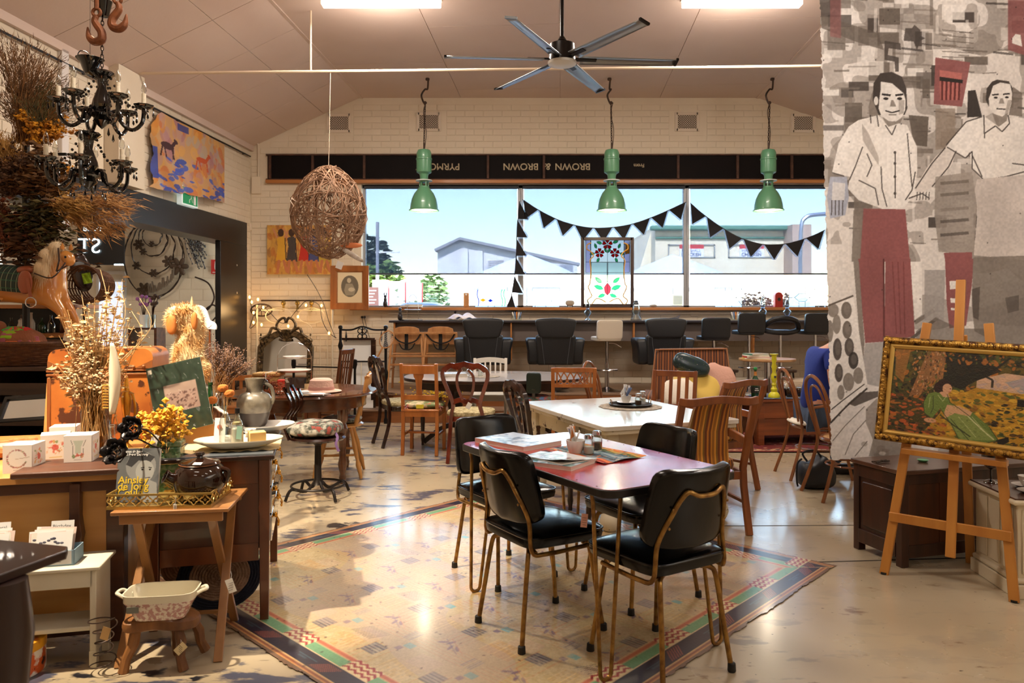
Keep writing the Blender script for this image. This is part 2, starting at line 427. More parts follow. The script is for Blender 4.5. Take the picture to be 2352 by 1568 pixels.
for z in(2.12,1.72):
 b=MB();b.sup((0,0,0),(.016,.008,.016),1,1,10,6);b.build('bolt',mat('steel',(200,196,190),.3,1),bpy.data.objects['trim_2'],loc=(-.55,-.034,z))
cn=MB();cn.sweep([(-15,0,3.95),(.02,0,3.95)],[(-.03,-.05),(.05,-.05),(.05,.04),(-.03,.04)],up=(0,0,1))
struct(cn.build('trim_3',CEILP,loc=(-4.01,11.35,0),rz=RZR))
cd=MB();cd.box(-4.36,-4.26,-.05,0,2.2,3.93);struct(cd.build('trim_4',mat('white_trim',(232,226,222),.4),loc=(-4.01,11.35,0),rz=RZR,bevel=.006))
rl=MB();rl.tube([(-9,-.04,3.80),(-.1,-.04,3.80)],.012,8)
for s in(.3,2.2,4.0,6):rl.box(-s-.01,-s+.01,-.05,0,3.79,3.81)
tag(rl.build('picture_rail',BLACKP,loc=(-4.01,11.35,0),rz=RZR),'thin black metal picture rail running under the cornice on the left wall','rail')
# ---- ceiling ----
def ceil_obj(mb,name,**k):return mb.build(name,CEILP,loc=(-4.01,11.35,0),rz=RZL,smooth=0,**k)
N1,N2,ZC=1.70,7.76,4.72
cm=MB();cm.box(-1.0,15,N1-.02,N2+.02,ZC+.012,ZC+.1)
cm.add([(s,n,z)for s in(-1.0,15)for n,z in((-.3,3.835),(N1,ZC+.012),(N1,ZC+.1),(-.3,3.93))],[(0,1,2,3),(4,5,6,7),(0,1,5,4),(1,2,6,5),(2,3,7,6),(3,0,4,7)])
cm.add([(s,n,z)for s in(-1.0,15)for n,z in((N2,ZC+.012),(10.6,ZC+.012-.34*2.84),(10.6,ZC+.1-.34*2.84),(N2,ZC+.1))],[(0,1,2,3),(4,5,6,7),(0,1,5,4),(1,2,6,5),(2,3,7,6),(3,0,4,7)])
ceiling=struct(ceil_obj(cm,'ceiling'))
def panels(w,l,s0,s1,fn,jit=1):
 """fn(n) -> (n, z); one board per cell"""
 k=0;n0,n1=w
 while n0<n1-.05:
  b=min(n0+l[0],n1);s=s0-(l[1]/2 if k%2 and jit else 0)
  while s<s1:
   a,e=max(s,s0),min(s+l[1],s1);g=.004
   if e-a>.1:
    p=[fn(n0+g),fn(b-g)];m=MB()
    vs=[(x,y,z)for x in(a+g,e-g)for(y,z)in p]+[(x,y,z+.012)for x in(a+g,e-g)for(y,z)in p]
    m.v=vs;m.f=[(0,1,3,2),(4,5,7,6),(0,1,5,4),(2,3,7,6),(0,2,6,4),(1,3,7,5)];m.mi=[0]*6
    m.build('ceiling_panel',CEILP,ceiling,smooth=0)
   s+=l[1]
  n0=b;k+=1
panels((N1,N2),(1.52,2.4),-1.0,14.9,lambda n:(n,ZC))
panels((.0,N1),(.567,.9),-.02,9,lambda n:(n,3.96+n*(ZC-3.96)/N1),0)
panels((N2,10.5),(.92,1.8),-.9,9,lambda n:(n,ZC-.34*(n-N2)))
cv=MB()
for n in(N1,N2):cv.sweep([(-.98,n,ZC-.006),(14,n,ZC-.006)],[(-.022,-.006),(.022,-.006),(.022,.008),(-.022,.008)],up=(0,0,1))
struct(ceil_obj(cv,"trim_5"))
struct(MB().box(6.2,6.45,-4,11.7,0,4.4).build('wall_right',WALLP,smooth=0))
struct(MB().box(-7,6.4,-3.9,-3.65,0,5).build('wall_front',WALLP,smooth=0))
struct(MB().box(-9,-4.75,2.0,2.2,0,3.4).build('wall_side_room_near',WALLP,smooth=0))
struct(MB().box(-9.2,-9,2,12.9,0,3.4).build('wall_side_room_left',WALLP,smooth=0))
struct(MB().box(-1.6,9.4,-4.9,-.27,3.3,3.42).build('ceiling_side_room',CEILP,loc=(-4.01,11.35,0),rz=RZL,smooth=0))
YS=12.5
ws=struct(MB().box(-9.2,-4.0,0,.2,0,3.4).build('wall_side_room',WALLP,loc=(0,YS,0),smooth=0))
brick_field(ws,-6.62,-4.35,0.3,3.25,lambda*a:True,WALLP,seed=12,L=.4,Hc=.19)
light('ceiling_area_light','AREA',(-6.2,9.6,3.25),50,(1,.83,.66),(0,0,0),shape='RECTANGLE',size=1.2,size_y=.2)
light('ceiling_area_light','AREA',(-6.6,5.4,3.25),22,(1,.83,.66),(0,0,0),shape='RECTANGLE',size=1.2,size_y=.2)
# ---- platform and steps of timber ----
def deck(name,poly,z0,z1,m,mr,lab):
 b=MB();n=len(poly);vs=[(x,y,z0)for x,y in poly]+[(x,y,z1)for x,y in poly]
 b.add(vs,[tuple(range(n))[::-1],tuple(range(n,2*n))]+[(i,(i+1)%n,(i+1)%n+n,i+n)for i in range(n)])
 o=struct(b.build(name,mr,smooth=0));return o
STEPW=wood('step_wood',(150,92,48),(120,70,36),.4,axis='x')
STEPT=mat('step_tread',(150,122,100),.45,col2=(128,100,80),scale=3,st=(.3,2,1))
PX=[(-4.0,11.34),(-4.0,10.9),(-1.58,9.93),(6.1,9.93),(6.1,11.34)]
QX=[(-4.0,11.34),(-4.0,10.55),(-1.62,9.60),(6.1,9.60),(6.1,11.34)]
lo=deck('floor_step',QX,0,.150,STEPT,STEPW,'');hi=deck('floor_platform',PX,.150,.323,STEPT,STEPW,'')
def boards(parent,a,b,z0,z1,n,L=1.1):
 """riser boards along the edge a-b"""
 a=Vector((*a,0));b=Vector((*b,0));d=b-a;k=max(1,round(d.length/L));ang=math.atan2(d.y,d.x)
 for i in range(k):
  p=a+d*((i+.5)/k);m=MB();m.box(-d.length/k/2+.002,d.length/k/2-.002,-.014,.004,z0,z1-.002)
  m.build('riser_board',STEPW,parent,loc=(p.x,p.y,0),rz=ang,bevel=.002)
for P_,par,z0,z1 in((QX,lo,0,.15),(PX,hi,.172,.323)):
 boards(par,P_[1],P_[2],z0,z1,3);boards(par,P_[2],P_[3],z0,z1,7)
def treads(parent,poly,inner,z,w):
 y0,y1=poly[2][1],inner
 k=max(1,round((y1-y0)/w));dy=(y1-y0)/k
 for i in range(k):
  ya=y0+i*dy-(.02 if i==0 else 0);x0=-4.0 if ya>poly[1][1]else poly[2][0]+(poly[1][0]-poly[2][0])*max(0,(ya+dy-poly[2][1]))/(poly[1][1]-poly[2][1])+0.0
  x0=max(-4.0,x0);xs=[x0]+[x for x in np.arange(math.ceil(x0+.3),6.1,1.7)]+[6.1]
  for a,b in zip(xs,xs[1:]):
   MB().box(a+.0015,b-.0015,ya+.0015,y0+(i+1)*dy-.0015,z,z+.022).build('floor_board',STEPT,parent,smooth=0,bevel=.0015)
treads(hi,PX,11.34,.323,.2)
treads(lo,QX,9.93,.150,.33)
for P_,z,par in((PX,.323,hi),(QX,.15,lo)):
 a,b=Vector((*P_[1],z+.011)),Vector((*P_[2],z+.011))
 m=MB();m.bar(a,b,.12,.022);m.build('nosing',STEPT,par,bevel=.002)
ALU=mat('aluminium',(170,172,178),.35,.8)
GREYF=mat('window_grey',(60,66,76),.4)
def glassmat(name,tint,gl=.06,transp=1.0,diff=0.0,dcol=(255,255,255),tex=None):
 m=bpy.data.materials.new(name);m.use_nodes=True;N=m.node_tree.nodes;L=m.node_tree.links;N.clear()
 o=N.new('ShaderNodeOutputMaterial');t=N.new('ShaderNodeBsdfTransparent');t.inputs[0].default_value=RGB(*tint)
 g=N.new('ShaderNodeBsdfGlossy');g.inputs['Roughness'].default_value=.03
 a=N.new('ShaderNodeMixShader');a.inputs[0].default_value=gl;L.new(t.outputs[0],a.inputs[1]);L.new(g.outputs[0],a.inputs[2]);out=a
 if diff:
  d=N.new('ShaderNodeBsdfTranslucent');d.inputs[0].default_value=RGB(*dcol)
  b=N.new('ShaderNodeMixShader');b.inputs[0].default_value=diff;L.new(out.outputs[0],b.inputs[1]);L.new(d.outputs[0],b.inputs[2]);out=b
 L.new(out.outputs[0],o.inputs[0]);MATS[name]=m;return m
PANE=glassmat('pane',(250,252,252),.05)
SHADE=glassmat('screen_cloth',(143,147,157),.0,diff=.02,dcol=(225,235,255))
mull=[WX0,W(1196,0,YB).x,W(1580,0,YB).x,W(1975,0,YB).x,WX1]
for i in range(4):
 a,b=mull[i],mull[i+1];f=MB();y=.13
 f.box(a,a+.045,y-.03,y+.04,WZ0,WZ1);f.box(b-.045,b,y-.03,y+.04,WZ0,WZ1)
 f.box(a,b,y-.03,y+.04,WZ0,WZ0+.03);f.box(a,b,y-.03,y+.04,WZ1-.05,WZ1)
 w=struct(f.build('window_%d'%(i+1),ALU,loc=(0,YB,0),bevel=.003))
 MB().box(a+.04,b-.04,y,y+.006,WZ0+.02,WZ1-.03).build('pane',PANE,w,smooth=0)
 n=['far left','second from left','third from left','far right'][i]
 rb=T('roller_blind',['half lowered sheer roller blind over the leftmost window bay','half lowered sheer roller blind over the window bay with the leadlight','half lowered sheer roller blind behind the right bunting','half lowered sheer roller blind in the bay partly behind the banner'][i],'blind',(0,YB+.07,0),0,'roller blinds')
 m=MB();m.tube([(a+.03,0,3.365),(b-.03,0,3.365)],.03,10);m.build('blind_tube',GREYF,rb)
 MB().box(a+.05,b-.05,0,.0015,2.03,3.36).build('blind_cloth',SHADE,rb,smooth=0)
 MB().box(a+.045,b-.045,-.008,.012,2.012,2.036).build('bottom_bar',GREYF,rb,bevel=.002)
sl=MB();sl.box(WX0-.15,WX1+.1,-.14,.12,WZ0-.045,WZ0);struct(sl.build('trim_6',PINE,loc=(0,YB,0),bevel=.004))
cdt=MB();cdt.box(-1.9,5.4,-.03,-.006,1.40,1.432);struct(cdt.build('trim_7',WALLP,loc=(0,YB,0),bevel=.003))
# ---- old steel sign beam over the windows ----
STEEL=mat('sign_black',(20,13,13),.65,col2=(13,8,8),scale=3,bump=.1,spec=.15)
RUST=mat('rust',(96,62,44),.7,col2=(60,36,26),scale=14,bump=.2)
bm2=MB();bm2.box(-3.74,5.35,-.004,.02,3.47,3.83)
tb=struct(bm2.build('trim_8',STEEL,loc=(0,YB-.02,0),smooth=0))
MB().box(-3.76,5.35,-.05,.02,3.405,3.455).build('timber_strip',PINE,tb,bevel=.003)
MB().box(-3.76,5.35,-.03,.02,3.455,3.475).build('bottom_flange',RUST,tb,bevel=.002)
MB().box(-3.76,5.35,-.03,.02,3.83,3.85).build('top_flange',RUST,tb,bevel=.002)
for px in(622,720,838,1121,1249,1556,1692,1816,2010,2150):
 m=MB();m.box(-.018,.018,-.045,0,3.475,3.83);m.build('rib',RUST,tb,loc=(W(px,0,YB).x,0,0),bevel=.003)
STEN=mat('stencil_cream',(205,190,158),.7,col2=(150,130,104),scale=30)
for s,px,sz,x in(('BROWN',1315,.143,0),('&',1258,.143,0),('BROWN',1196,.143,0),('PYRMONT',1006,.143,0),('From',1467,.075,0)):
 o=text('lettering',s,sz,STEN,tb,(W(px,0,YB).x,-.007,3.665 if s!='From' else 3.68),(R(90),R(180),0),.0008,bold=.002)
 o.scale=(1.0 if s!='PYRMONT' else 1,1,1)
GR=mat('vent_white',(226,210,190),.5);BRN=mat('vent_dark',(60,38,28),.8)
for i,px in enumerate((779,985,1578,1845)):
 v=T('air_vent',['square white wall vent high up above the twig ball','square white wall vent behind the left green lamp chain','square white wall vent between the middle and right green lamps','square white wall vent at the edge of the banner'][i],'vent',(W(px,0,YB).x,YB-.006,W(0,283-(i in(1,2))*3,YB).z),0,'wall vents above the windows')
 m=MB();w=.165;h=.125
 for a in(-1,1):m.box(a*w-.022,a*w+.022,-.012,.01,-h-.02,h+.02);m.box(-w,w,-.012,.01,a*h-.022,a*h+.022)
 m.build('vent_frame',GR,v,bevel=.003)
 MB().box(-w,w,.004,.012,-h,h).build('vent_back',BRN,v,smooth=0)
 m=MB();k=0
 for j in np.arange(-h+.03,h,.034):
  for t in np.arange(-w+.035,w-.01,.034):
   for a in(45,-45):m.bc((t,-.001,j),(.030,.007,.007),ry=R(a))
   m.bc((t+.017,-.001,j+.017),(.012,.006,.012),ry=R(45))
 m.build('grille',GR,v,smooth=0)
for px,py,l in((835,728,'white double power point with two black plugs near the framed portrait'),(1046,717,'white power point with one black plug behind the bar'),(1318,719,'white blank wall plate beside the glass oil lamp'),(1595,721,'white blank wall plate above the third black armchair'),):
 v=T('power_point',l,'socket',W(px,py,YB-.01));MB().box(-.06,.06,-.012,.005,-.035,.035).build('plate',GR,v,bevel=.004)
 if 'plug' in l:
  for dx in((-.02,.02)if 'two' in l else(0,)):
   m=MB();m.X=Matrix.Translation((dx,-.012,0))@Matrix.Rotation(R(90),4,'X');m.lathe([(.017,0),(.019,.012),(.012,.03),(.004,.035)],12);m.build('plug',BLACKP,v)
   m=MB();m.tube(spl([(dx,-.04,0),(dx+.02,-.05,-.08),(dx+.06,-.04,-.25),(dx+.12,-.03,-.42)]),.004,6);m.build('cord',BLACKP,v)
v=T('alarm_sensor','small white alarm sensor on the back wall near the corner','sensor',W(574,521,YB-.02));MB().sup((0,0,0),(.03,.02,.055),.3,.3).build('sensor_body',GR,v)
v=T('junction_box','cream painted junction box with bent conduit in the far corner','box',W(589,427,YB-.02))
MB().box(-.07,.07,-.02,.03,-.12,.14).build('box_cover',WALLP,v,bevel=.004)
m=MB();m.tube(spl([(.03,-.005,.14),(.03,-.005,.6),(-.02,-.005,.66),(-.1,-.005,.66)],4),.012,8);m.build('conduit',WALLP,v)
# ================= OUTSIDE THE WINDOWS =================
struct(MB().box(-40,60,11.9,120,-.6,-.3).build('ground_outside',mat('asphalt',(176,172,166),.8,col2=(160,156,150),scale=.7),smooth=0))
RENDW=mat('white_render',(236,232,226),.8,col2=(214,208,202),scale=1.2)
CREAM=mat('cream_render',(240,226,192),.8,col2=(232,214,178),scale=.8)
GREENC=mat('cornice_green',(96,140,112),.6)
def poly3(name,pts,y,t,m,parent=None,**k):
 b=MB();b.prism(pts,t);return b.build(name,m,parent,loc=(0,y+t/2,0),smooth=0,**k)
def o2(px,py,Y):p=W(px,py,Y);return(p.x,p.z)
Y=28
bd=T('building','white rendered gabled building seen through the left window panes','building',(0,0,-.3))
bd.location=(0,0,0)
poly3('wall',[(o2(1005,0,Y)[0],-.3),o2(1005,572,Y),o2(1057,549,Y),o2(1322,606,Y),(o2(1322,0,Y)[0],-.3)],Y,8,RENDW,bd)
m=MB();m.ribbon([Vector((*o2(1000,576,Y),0)).xzy,Vector((*o2(1057,549,Y),0)).xzy,Vector((*o2(1330,608,Y),0)).xzy],.6,.10,up=(0,0,1));m.build('roof_edge',mat('roof_grey',(150,146,146),.7),bd,loc=(0,Y,0))
f=MB();a=o2(1121,597,Y);b=o2(1156,623,Y);f.box(a[0],b[0],Y-.06,Y,b[1],a[1]);fr=f.build('louvre_window',mat('louvre_grey',(150,150,152),.6),bd)
m=MB()
for i in range(9):z=b[1]+(a[1]-b[1])*(i+.5)/9;m.bc(((a[0]+b[0])/2,Y-.08,z),(b[0]-a[0],.05,.02),rx=R(30))
m.build('louvres',RENDW,fr)
for px in(1068,1102):
 p=o2(px,570,Y);m=MB();m.box(p[0]-.12,p[0]+.12,Y-.1,Y,-.3,p[1]-.1);m.build('pilaster',RENDW,bd,smooth=0)
bd2=T('building','low white flat roofed annex behind the market umbrella','building')
poly3('wall',[(o2(1268,0,26)[0],-.3),o2(1268,604,26),o2(1326,610,26),(o2(1326,0,26)[0],-.3)],26,3,RENDW,bd2)
f=MB();a=o2(1285,608,26);b=o2(1315,625,26);f.box(a[0],b[0],25.95,26,b[1],a[1]);f.build('window',mat('louvre_grey',(150,150,152),.6),bd2)
Y=32
bd=T('building','cream two storey shopfront with green cornices and signs behind the bunting','building')
m=MB();p=o2(1505,519,Y);q=o2(1806,519,Y);m.box(p[0],q[0],Y,Y+8,-.3,p[1]);m.build('wall',CREAM,bd,smooth=0)
for y0,y1,d,ex in((520,530,.45,.25),(544,549,.12,0)):
 a=o2(1505,y0,Y);b=o2(1806,y1,Y);m=MB();m.box(a[0]-ex,b[0]+ex,Y-d,Y,b[1],a[1]);m.build('cornice',GREENC,bd,bevel=.05)
SIGNR=mat('sign_red',(206,60,56),.6);SIGNW=mat('sign_white',(240,240,246),.6);SIGNK=mat('sign_ink',(60,60,80),.6)
for x0,x1,sx in((1534,1642,1588),(1672,1780,1726)):
 a=o2(x0,561,Y);b=o2(x1,592,Y);m=MB()
 for u0,u1,v0,v1 in((a[0],b[0],a[1]-.05,a[1]),(a[0],b[0],b[1],b[1]+.05),(a[0],a[0]+.05,b[1],a[1]),(b[0]-.05,b[0],b[1],a[1])):m.box(u0,u1,Y-.05,Y,v0,v1)
 m.build('sign_border',mat('border_grey',(150,150,140),.6),bd,smooth=0)
 c=o2(sx,566,Y);m=MB();m.box(c[0]-.52,c[0]+.52,Y-.06,Y-.01,c[1]-.1,c[1]+.08);m.build('sign_top',SIGNR,bd,smooth=0)
 m=MB();m.box(c[0]-.52,c[0]+.52,Y-.06,Y-.01,c[1]-.46,c[1]-.1);m.build('sign_panel',SIGNW,bd,smooth=0)
 text('lettering','MARSHALL',.17,SIGNK,bd,(c[0]-.02,Y-.07,c[1]-.19));text('lettering','CHICKEN',.2,SIGNK,bd,(c[0]-.02,Y-.07,c[1]-.36),bold=.004)
poly3('side_wing',[(o2(1455,0,33)[0],-.3),o2(1468,620,33),o2(1498,522,33),(o2(1512,0,33)[0],5.2),(o2(1512,0,33)[0],-.3)],33,5,CREAM,bd)
m=MB();a=o2(1820,515,31);m.box(a[0],a[0]+.8,31,34,-.3,a[1]);tag(m.build('chimney',mat('brick_tan',(206,176,150),.8,col2=(180,150,128),scale=4),smooth=0),'tan brick pillar beside the cream shopfront near the banner','pillar')
m=MB();m.tube(spl([W(1838,640,22),W(1840,530,22),W(1850,500,22),W(1885,492,22),W(1960,490,22)],5),.06,8);m.build('roof_rail',ALU)
tag(bpy.data.objects['roof_rail'],'grey curved metal frame outside near the edge of the banner','frame')
def market_umbrella(lab,px,apex,Y,hw,drop):
 u=T('market_umbrella',lab,'umbrella',(W(px,0,Y).x,Y,-.3),R(20),'market umbrellas outside');z=W(0,apex,Y).z+.3
 m=MB();m.lathe([(0.02,z),(hw*.5,z-drop*.45),(hw,z-drop),(hw,z-drop-.14),(hw-.02,z-drop-.14),(hw-.02,z-drop-.01),(0.02,z-.03)],8);m.build('canopy',mat('canopy_white',(250,250,248),.8),u,smooth=20)
 m=MB();m.tube([(0,0,0),(0,0,z)],.03,8);m.build('pole',ALU,u);MB().lathe([(.3,0),(.3,.06),(.05,.1)],12).build('base',GREYF,u)
market_umbrella('white market umbrella outside before the gabled building',1210,583,18,1.7,.72)
market_umbrella('white market umbrella outside before the cream shopfront',1545,584,18,1.7,.72)
def tree(lab,px,Y,top,hw,c1,c2,n=900,base=None,leaf=.16,seed=1,zb=.2):
 q=random.Random(seed);t=T('tree',lab,'tree',(W(px,0,Y).x,Y,-.3),0,'trees and shrubs outside');zt=W(0,top,Y).z+.3
 m=MB();m.tube([(0,0,0),(.1,.1,zt*.4),(-.1,0,zt*.75)],[.14*hw/2,.1*hw/2,.04],7);m.build('trunk',DARKW,t)
 m=MB();cl=[(q.uniform(-.6,.6)*hw,q.uniform(-.6,.6)*hw,q.uniform(zb,.8)*zt,q.uniform(.3,.5)*hw)for _ in range(9)]
 for _ in range(n):
  cx,cy,cz,r=q.choice(cl);d=Vector((q.gauss(0,1),q.gauss(0,1),q.gauss(0,.8))).normalized()*r*q.uniform(.7,1);p=Vector((cx,cy,cz))+d
  if p.z>zt or p.z<0:continue
  m.X=Matrix.Translation(p)@Matrix.Rotation(q.uniform(0,6),4,'Z')@Matrix.Rotation(q.uniform(-1,1),4,'X')
  s=leaf*q.uniform(.6,1.3);m.add([(-s,0,0),(0,-s*.4,.02),(s,0,0),(0,s*.4,-.02)],[(0,1,2,3)])
 tag(m.build('foliage',mat('leaf_'+str(seed),c1,.7,col2=c2,scale=2),t,smooth=0),kind='stuff')
tree('tall dark tree outside behind the power pole',872,26,505,1.1,(88,96,76),(60,72,56),2200,seed=21)
tree('lower bright green tree left of the power pole',850,22,565,1.0,(120,140,60),(84,110,44),1500,seed=22)
tree('rounded green tree between the pole and the gabled building',945,24,585,1.3,(90,116,64),(70,92,52),1800,seed=23)
tree('pale flowering hedge outside near the left window sill',925,15.5,632,.9,(80,116,54),(150,160,130),1500,leaf=.07,seed=24,zb=.6)
tree('second pale flowering hedge outside beside the first',975,15.5,636,.8,(70,104,50),(140,150,120),1200,leaf=.07,seed=25,zb=.6)
tree('purple leaved shrub outside behind the red lantern',1770,13.8,640,.62,(44,14,24),(110,84,66),2600,leaf=.04,seed=26,zb=.66)
pp=T('power_pole','slim grey power pole outside in front of the dark tree','pole',(W(867,0,20).x,20,-.3))
m=MB();m.tube([(0,0,0),(0,0,W(0,510,20).z+.3)],.045,8);m.build('shaft',mat('pole_grey',(150,148,150),.7),pp)
m=MB();m.box(-.05,.6,-.02,.02,W(0,579,20).z+.28,W(0,579,20).z+.32);m.build('cross_arm',RENDW,pp)
fn=T('sign_board','brown and white notice board outside at the left end of the window','sign',W(856,720,14.5));MB().box(-.11,.11,0,.05,-1.75,.52).build('board',mat('brown_board',(150,100,90),.7),fn)
m=MB()
for i in range(12):m.box(-.08,.07-(i%3)*.03,-.004,0,.44-i*.06,.46-i*.06)
m.build('print_lines',SIGNW,fn,smooth=0)
fc=T('fence','white panel fence with thin red edges outside near the small kangaroo figure','fence',W(895,705,15))
for i in range(3):
 m=MB();m.box(i*.34-.35,i*.34-.03,0,.04,-.5,.55-i*.03);m.build('fence_panel',mat('fence_white',(245,240,238),.7),fc)
 m=MB();m.box(i*.34-.03,i*.34-.01,-.01,.05,-.5,.55-i*.03);m.build('fence_post',SIGNR,fc)
cr=T('car','pale car roof and bonnet outside low in the left window','car',W(960,705,14));m=MB();m.sup((0,.5,-.3),(.55,.8,.3),.6,.5);m.build('body',mat('car_silver',(200,214,218),.3,.3),cr);m=MB();m.sup((0,.6,-.02),(.42,.5,.12),.6,.5);m.build('windscreen',GREYF,cr)
ac=T('air_conditioner','beige air conditioner box outside by the right window mullion','appliance',W(1560,690,14));MB().box(-.14,.14,0,.3,-.1,.12).build('casing',CREAM,ac,bevel=.01);MB().box(-.12,.12,.03,.27,-1.98,-.1).build('plinth',CREAM,ac)
m=MB()
for i in range(10):m.box(-.11,.11,-.006,0,-.07+i*.017,-.063+i*.017)
m.build('grille_slats',ALU,ac,smooth=0)
# ================= RUG =================
RUGA=Vector((-1.995,4.0,0));RU,RV=Vector((math.cos(R(-43.5)),math.sin(R(-43.5)),0)),Vector((math.cos(R(46.5)),math.sin(R(46.5)),0))
def make_rug():
 A=Art(0,0,267,274,960,(188,166,122));q=random.Random(5)
 OR,PUR,BLU,TAN,TEAL,NAVY,GRN=(196,112,70),(92,70,110),(84,92,132),(200,142,84),(96,160,168),(38,33,50),(112,160,118)
 A.a*=(1+.10*(vnoise(A.w,A.h,60,2)-.5))[...,None]
 for i in range(6):
  for j in range(6):
   x,y=24+i*38+(j%2)*19,24+j*40
   A.rect(x,y,x+17,y+12,TAN,.4 if(i+j)%2 else .15);A.rect(x+5,y+12,x+19,y+21,(206,168,150),.35)
   for k in range(7):A.line([(x+k*2.4,y),(x+k*2.4,y+12)],.35,(230,200,130),.7)
   for k in range(5):A.line([(x-8+k*1,y+24+k*2.2),(x+26,y+24+k*2.2)],.4,OR,.55)
   for k in range(5):A.line([(x+20+k*3,y-6),(x+20+k*3,y+16)],.4,OR,.5)
   A.rect(x+20,y+6,x+29,y+14,BLU,.35)
   for k in range(5):A.line([(x+20,y+6.6+k*1.8),(x+29,y+6.6+k*1.8)],.7,NAVY,.55)
   A.rect(x+31,y+20,x+36,y+24,TEAL,.75);A.rect(x+30,y+16,x+33,y+19,PUR,.6)
   for k in range(5):A.line([(x+24+k*1.3,y+25),(x+24+k*1.3,y+33)],.4,BLU,.6)
   for k in range(4):
    a=q.uniform(0,6);A.ell(x+3+k*3.2,y+34+math.sin(k*2)*2,2.4,.8,PUR,.7,40+k*35)
   A.line([(x+2,y+37),(x+16,y+30)],.5,PUR,.5);A.line([(x+4,y+38.5),(x+18,y+31.5)],.5,OR,.5)
   if(i+j)%3==0:
    for k in range(9):A.line([(x+2+k*1.6,y+14),(x+6+k*1.6,y+23)],.5,(70,66,76),.6)
 def side(P):
  def band(d0,d1,col,t0=0,t1=280,al=1):
   A.poly([P(t0 if t0 else d0,d0),P(t1 if t1<280 else 267-d0+3,d0),P(t1 if t1<280 else 267-d1+3,d1),P(t0 if t0 else d1,d1)],col,al)
  band(0,3.2,(120,92,72));band(3.2,4.2,(206,150,92));band(4.2,5.2,(130,70,52));band(5.2,6.2,(214,176,120))
  band(6.2,14.5,NAVY);band(14.5,15,(220,190,150));band(15,20.2,GRN);band(20.2,20.8,(214,190,140));band(20.8,23,(190,106,78));band(23,23.6,(220,196,150))
  for k in range(6):
   t=22+k*45
   for d in range(6):A.poly([P(t-2+d*1.6,7),P(t-1.2+d*1.6,7),P(t+5+d*1.6,13.5),P(t+4.2+d*1.6,13.5)],(190,96,70),.8)
   A.poly([P(t+9,15),P(t+27,15),P(t+27,23.6),P(t+9,23.6)],(222,204,156))
   for r_ in range(3):
    for z in range(4):
     a=t+9+z*4.5;d=15.4+r_*2.9
     A.poly([P(a,d),P(a+2.2,d+1.5),P(a+4.5,d),P(a+4.5,d+1.3),P(a+2.2,d+2.8),P(a,d+1.3)],(156,44,50))
   A.line([P(t+30,11),P(t+44,11)],.5,TEAL,.8);A.line([P(t+32,9.5),P(t+38,9.5)],.5,TEAL,.6)
 side(lambda t,d:(t,d));side(lambda t,d:(t,274-d));side(lambda t,d:(d,t));side(lambda t,d:(267-d,t))
 for _ in range(520):A.ell(q.uniform(4,263),q.uniform(4,270),q.uniform(.25,.9),q.uniform(.2,.6),(58,40,38),.8,q.uniform(0,180))
 n1=vnoise(A.w,A.h,10,11)*.5+vnoise(A.w,A.h,4,12)*.5;n2=vnoise(A.w,A.h,180,13)
 ins=(A.X>24)&(A.X<243)&(A.Y>24)&(A.Y<250)
 A.put((n1>.52)&(n2>.4)&ins,(210,194,160),.4);A.put((n2<.35)&ins,(176,156,150),.4)
 A.grain(.12,2,5)
 A.half()
 e=vnoise(A.w,A.h,7,31)*1.6+vnoise(A.w,A.h,2.5,32)*1.0
 def cut(X,Y):return(X>e)&(X<267-e)&(Y>e)&(Y<274-e)
 rug=T('linoleum_rug','worn patterned linoleum floor rug with navy and green border under the red table','rug',(0,0,0))
 A.surface('printed_sheet',lambda u,v:(RUGA.x+RU.x*2.67*u+RV.x*2.74*v,RUGA.y+RU.y*2.67*u+RV.y*2.74*v,.0052+0*u),mat('lino',(255,255,255),.3,vc=True,coat=.45,crough=.14,bump=.04,scale=30),rug,cut=cut)
 c=RUGA+RU*1.335+RV*1.37
 MB().box(-1.315,1.315,-1.35,1.35,.0005,.0046).build('backing',mat('lino_back',(60,44,36),.9),rug,loc=(c.x,c.y,0),rz=R(-43.5),smooth=0)
make_rug()
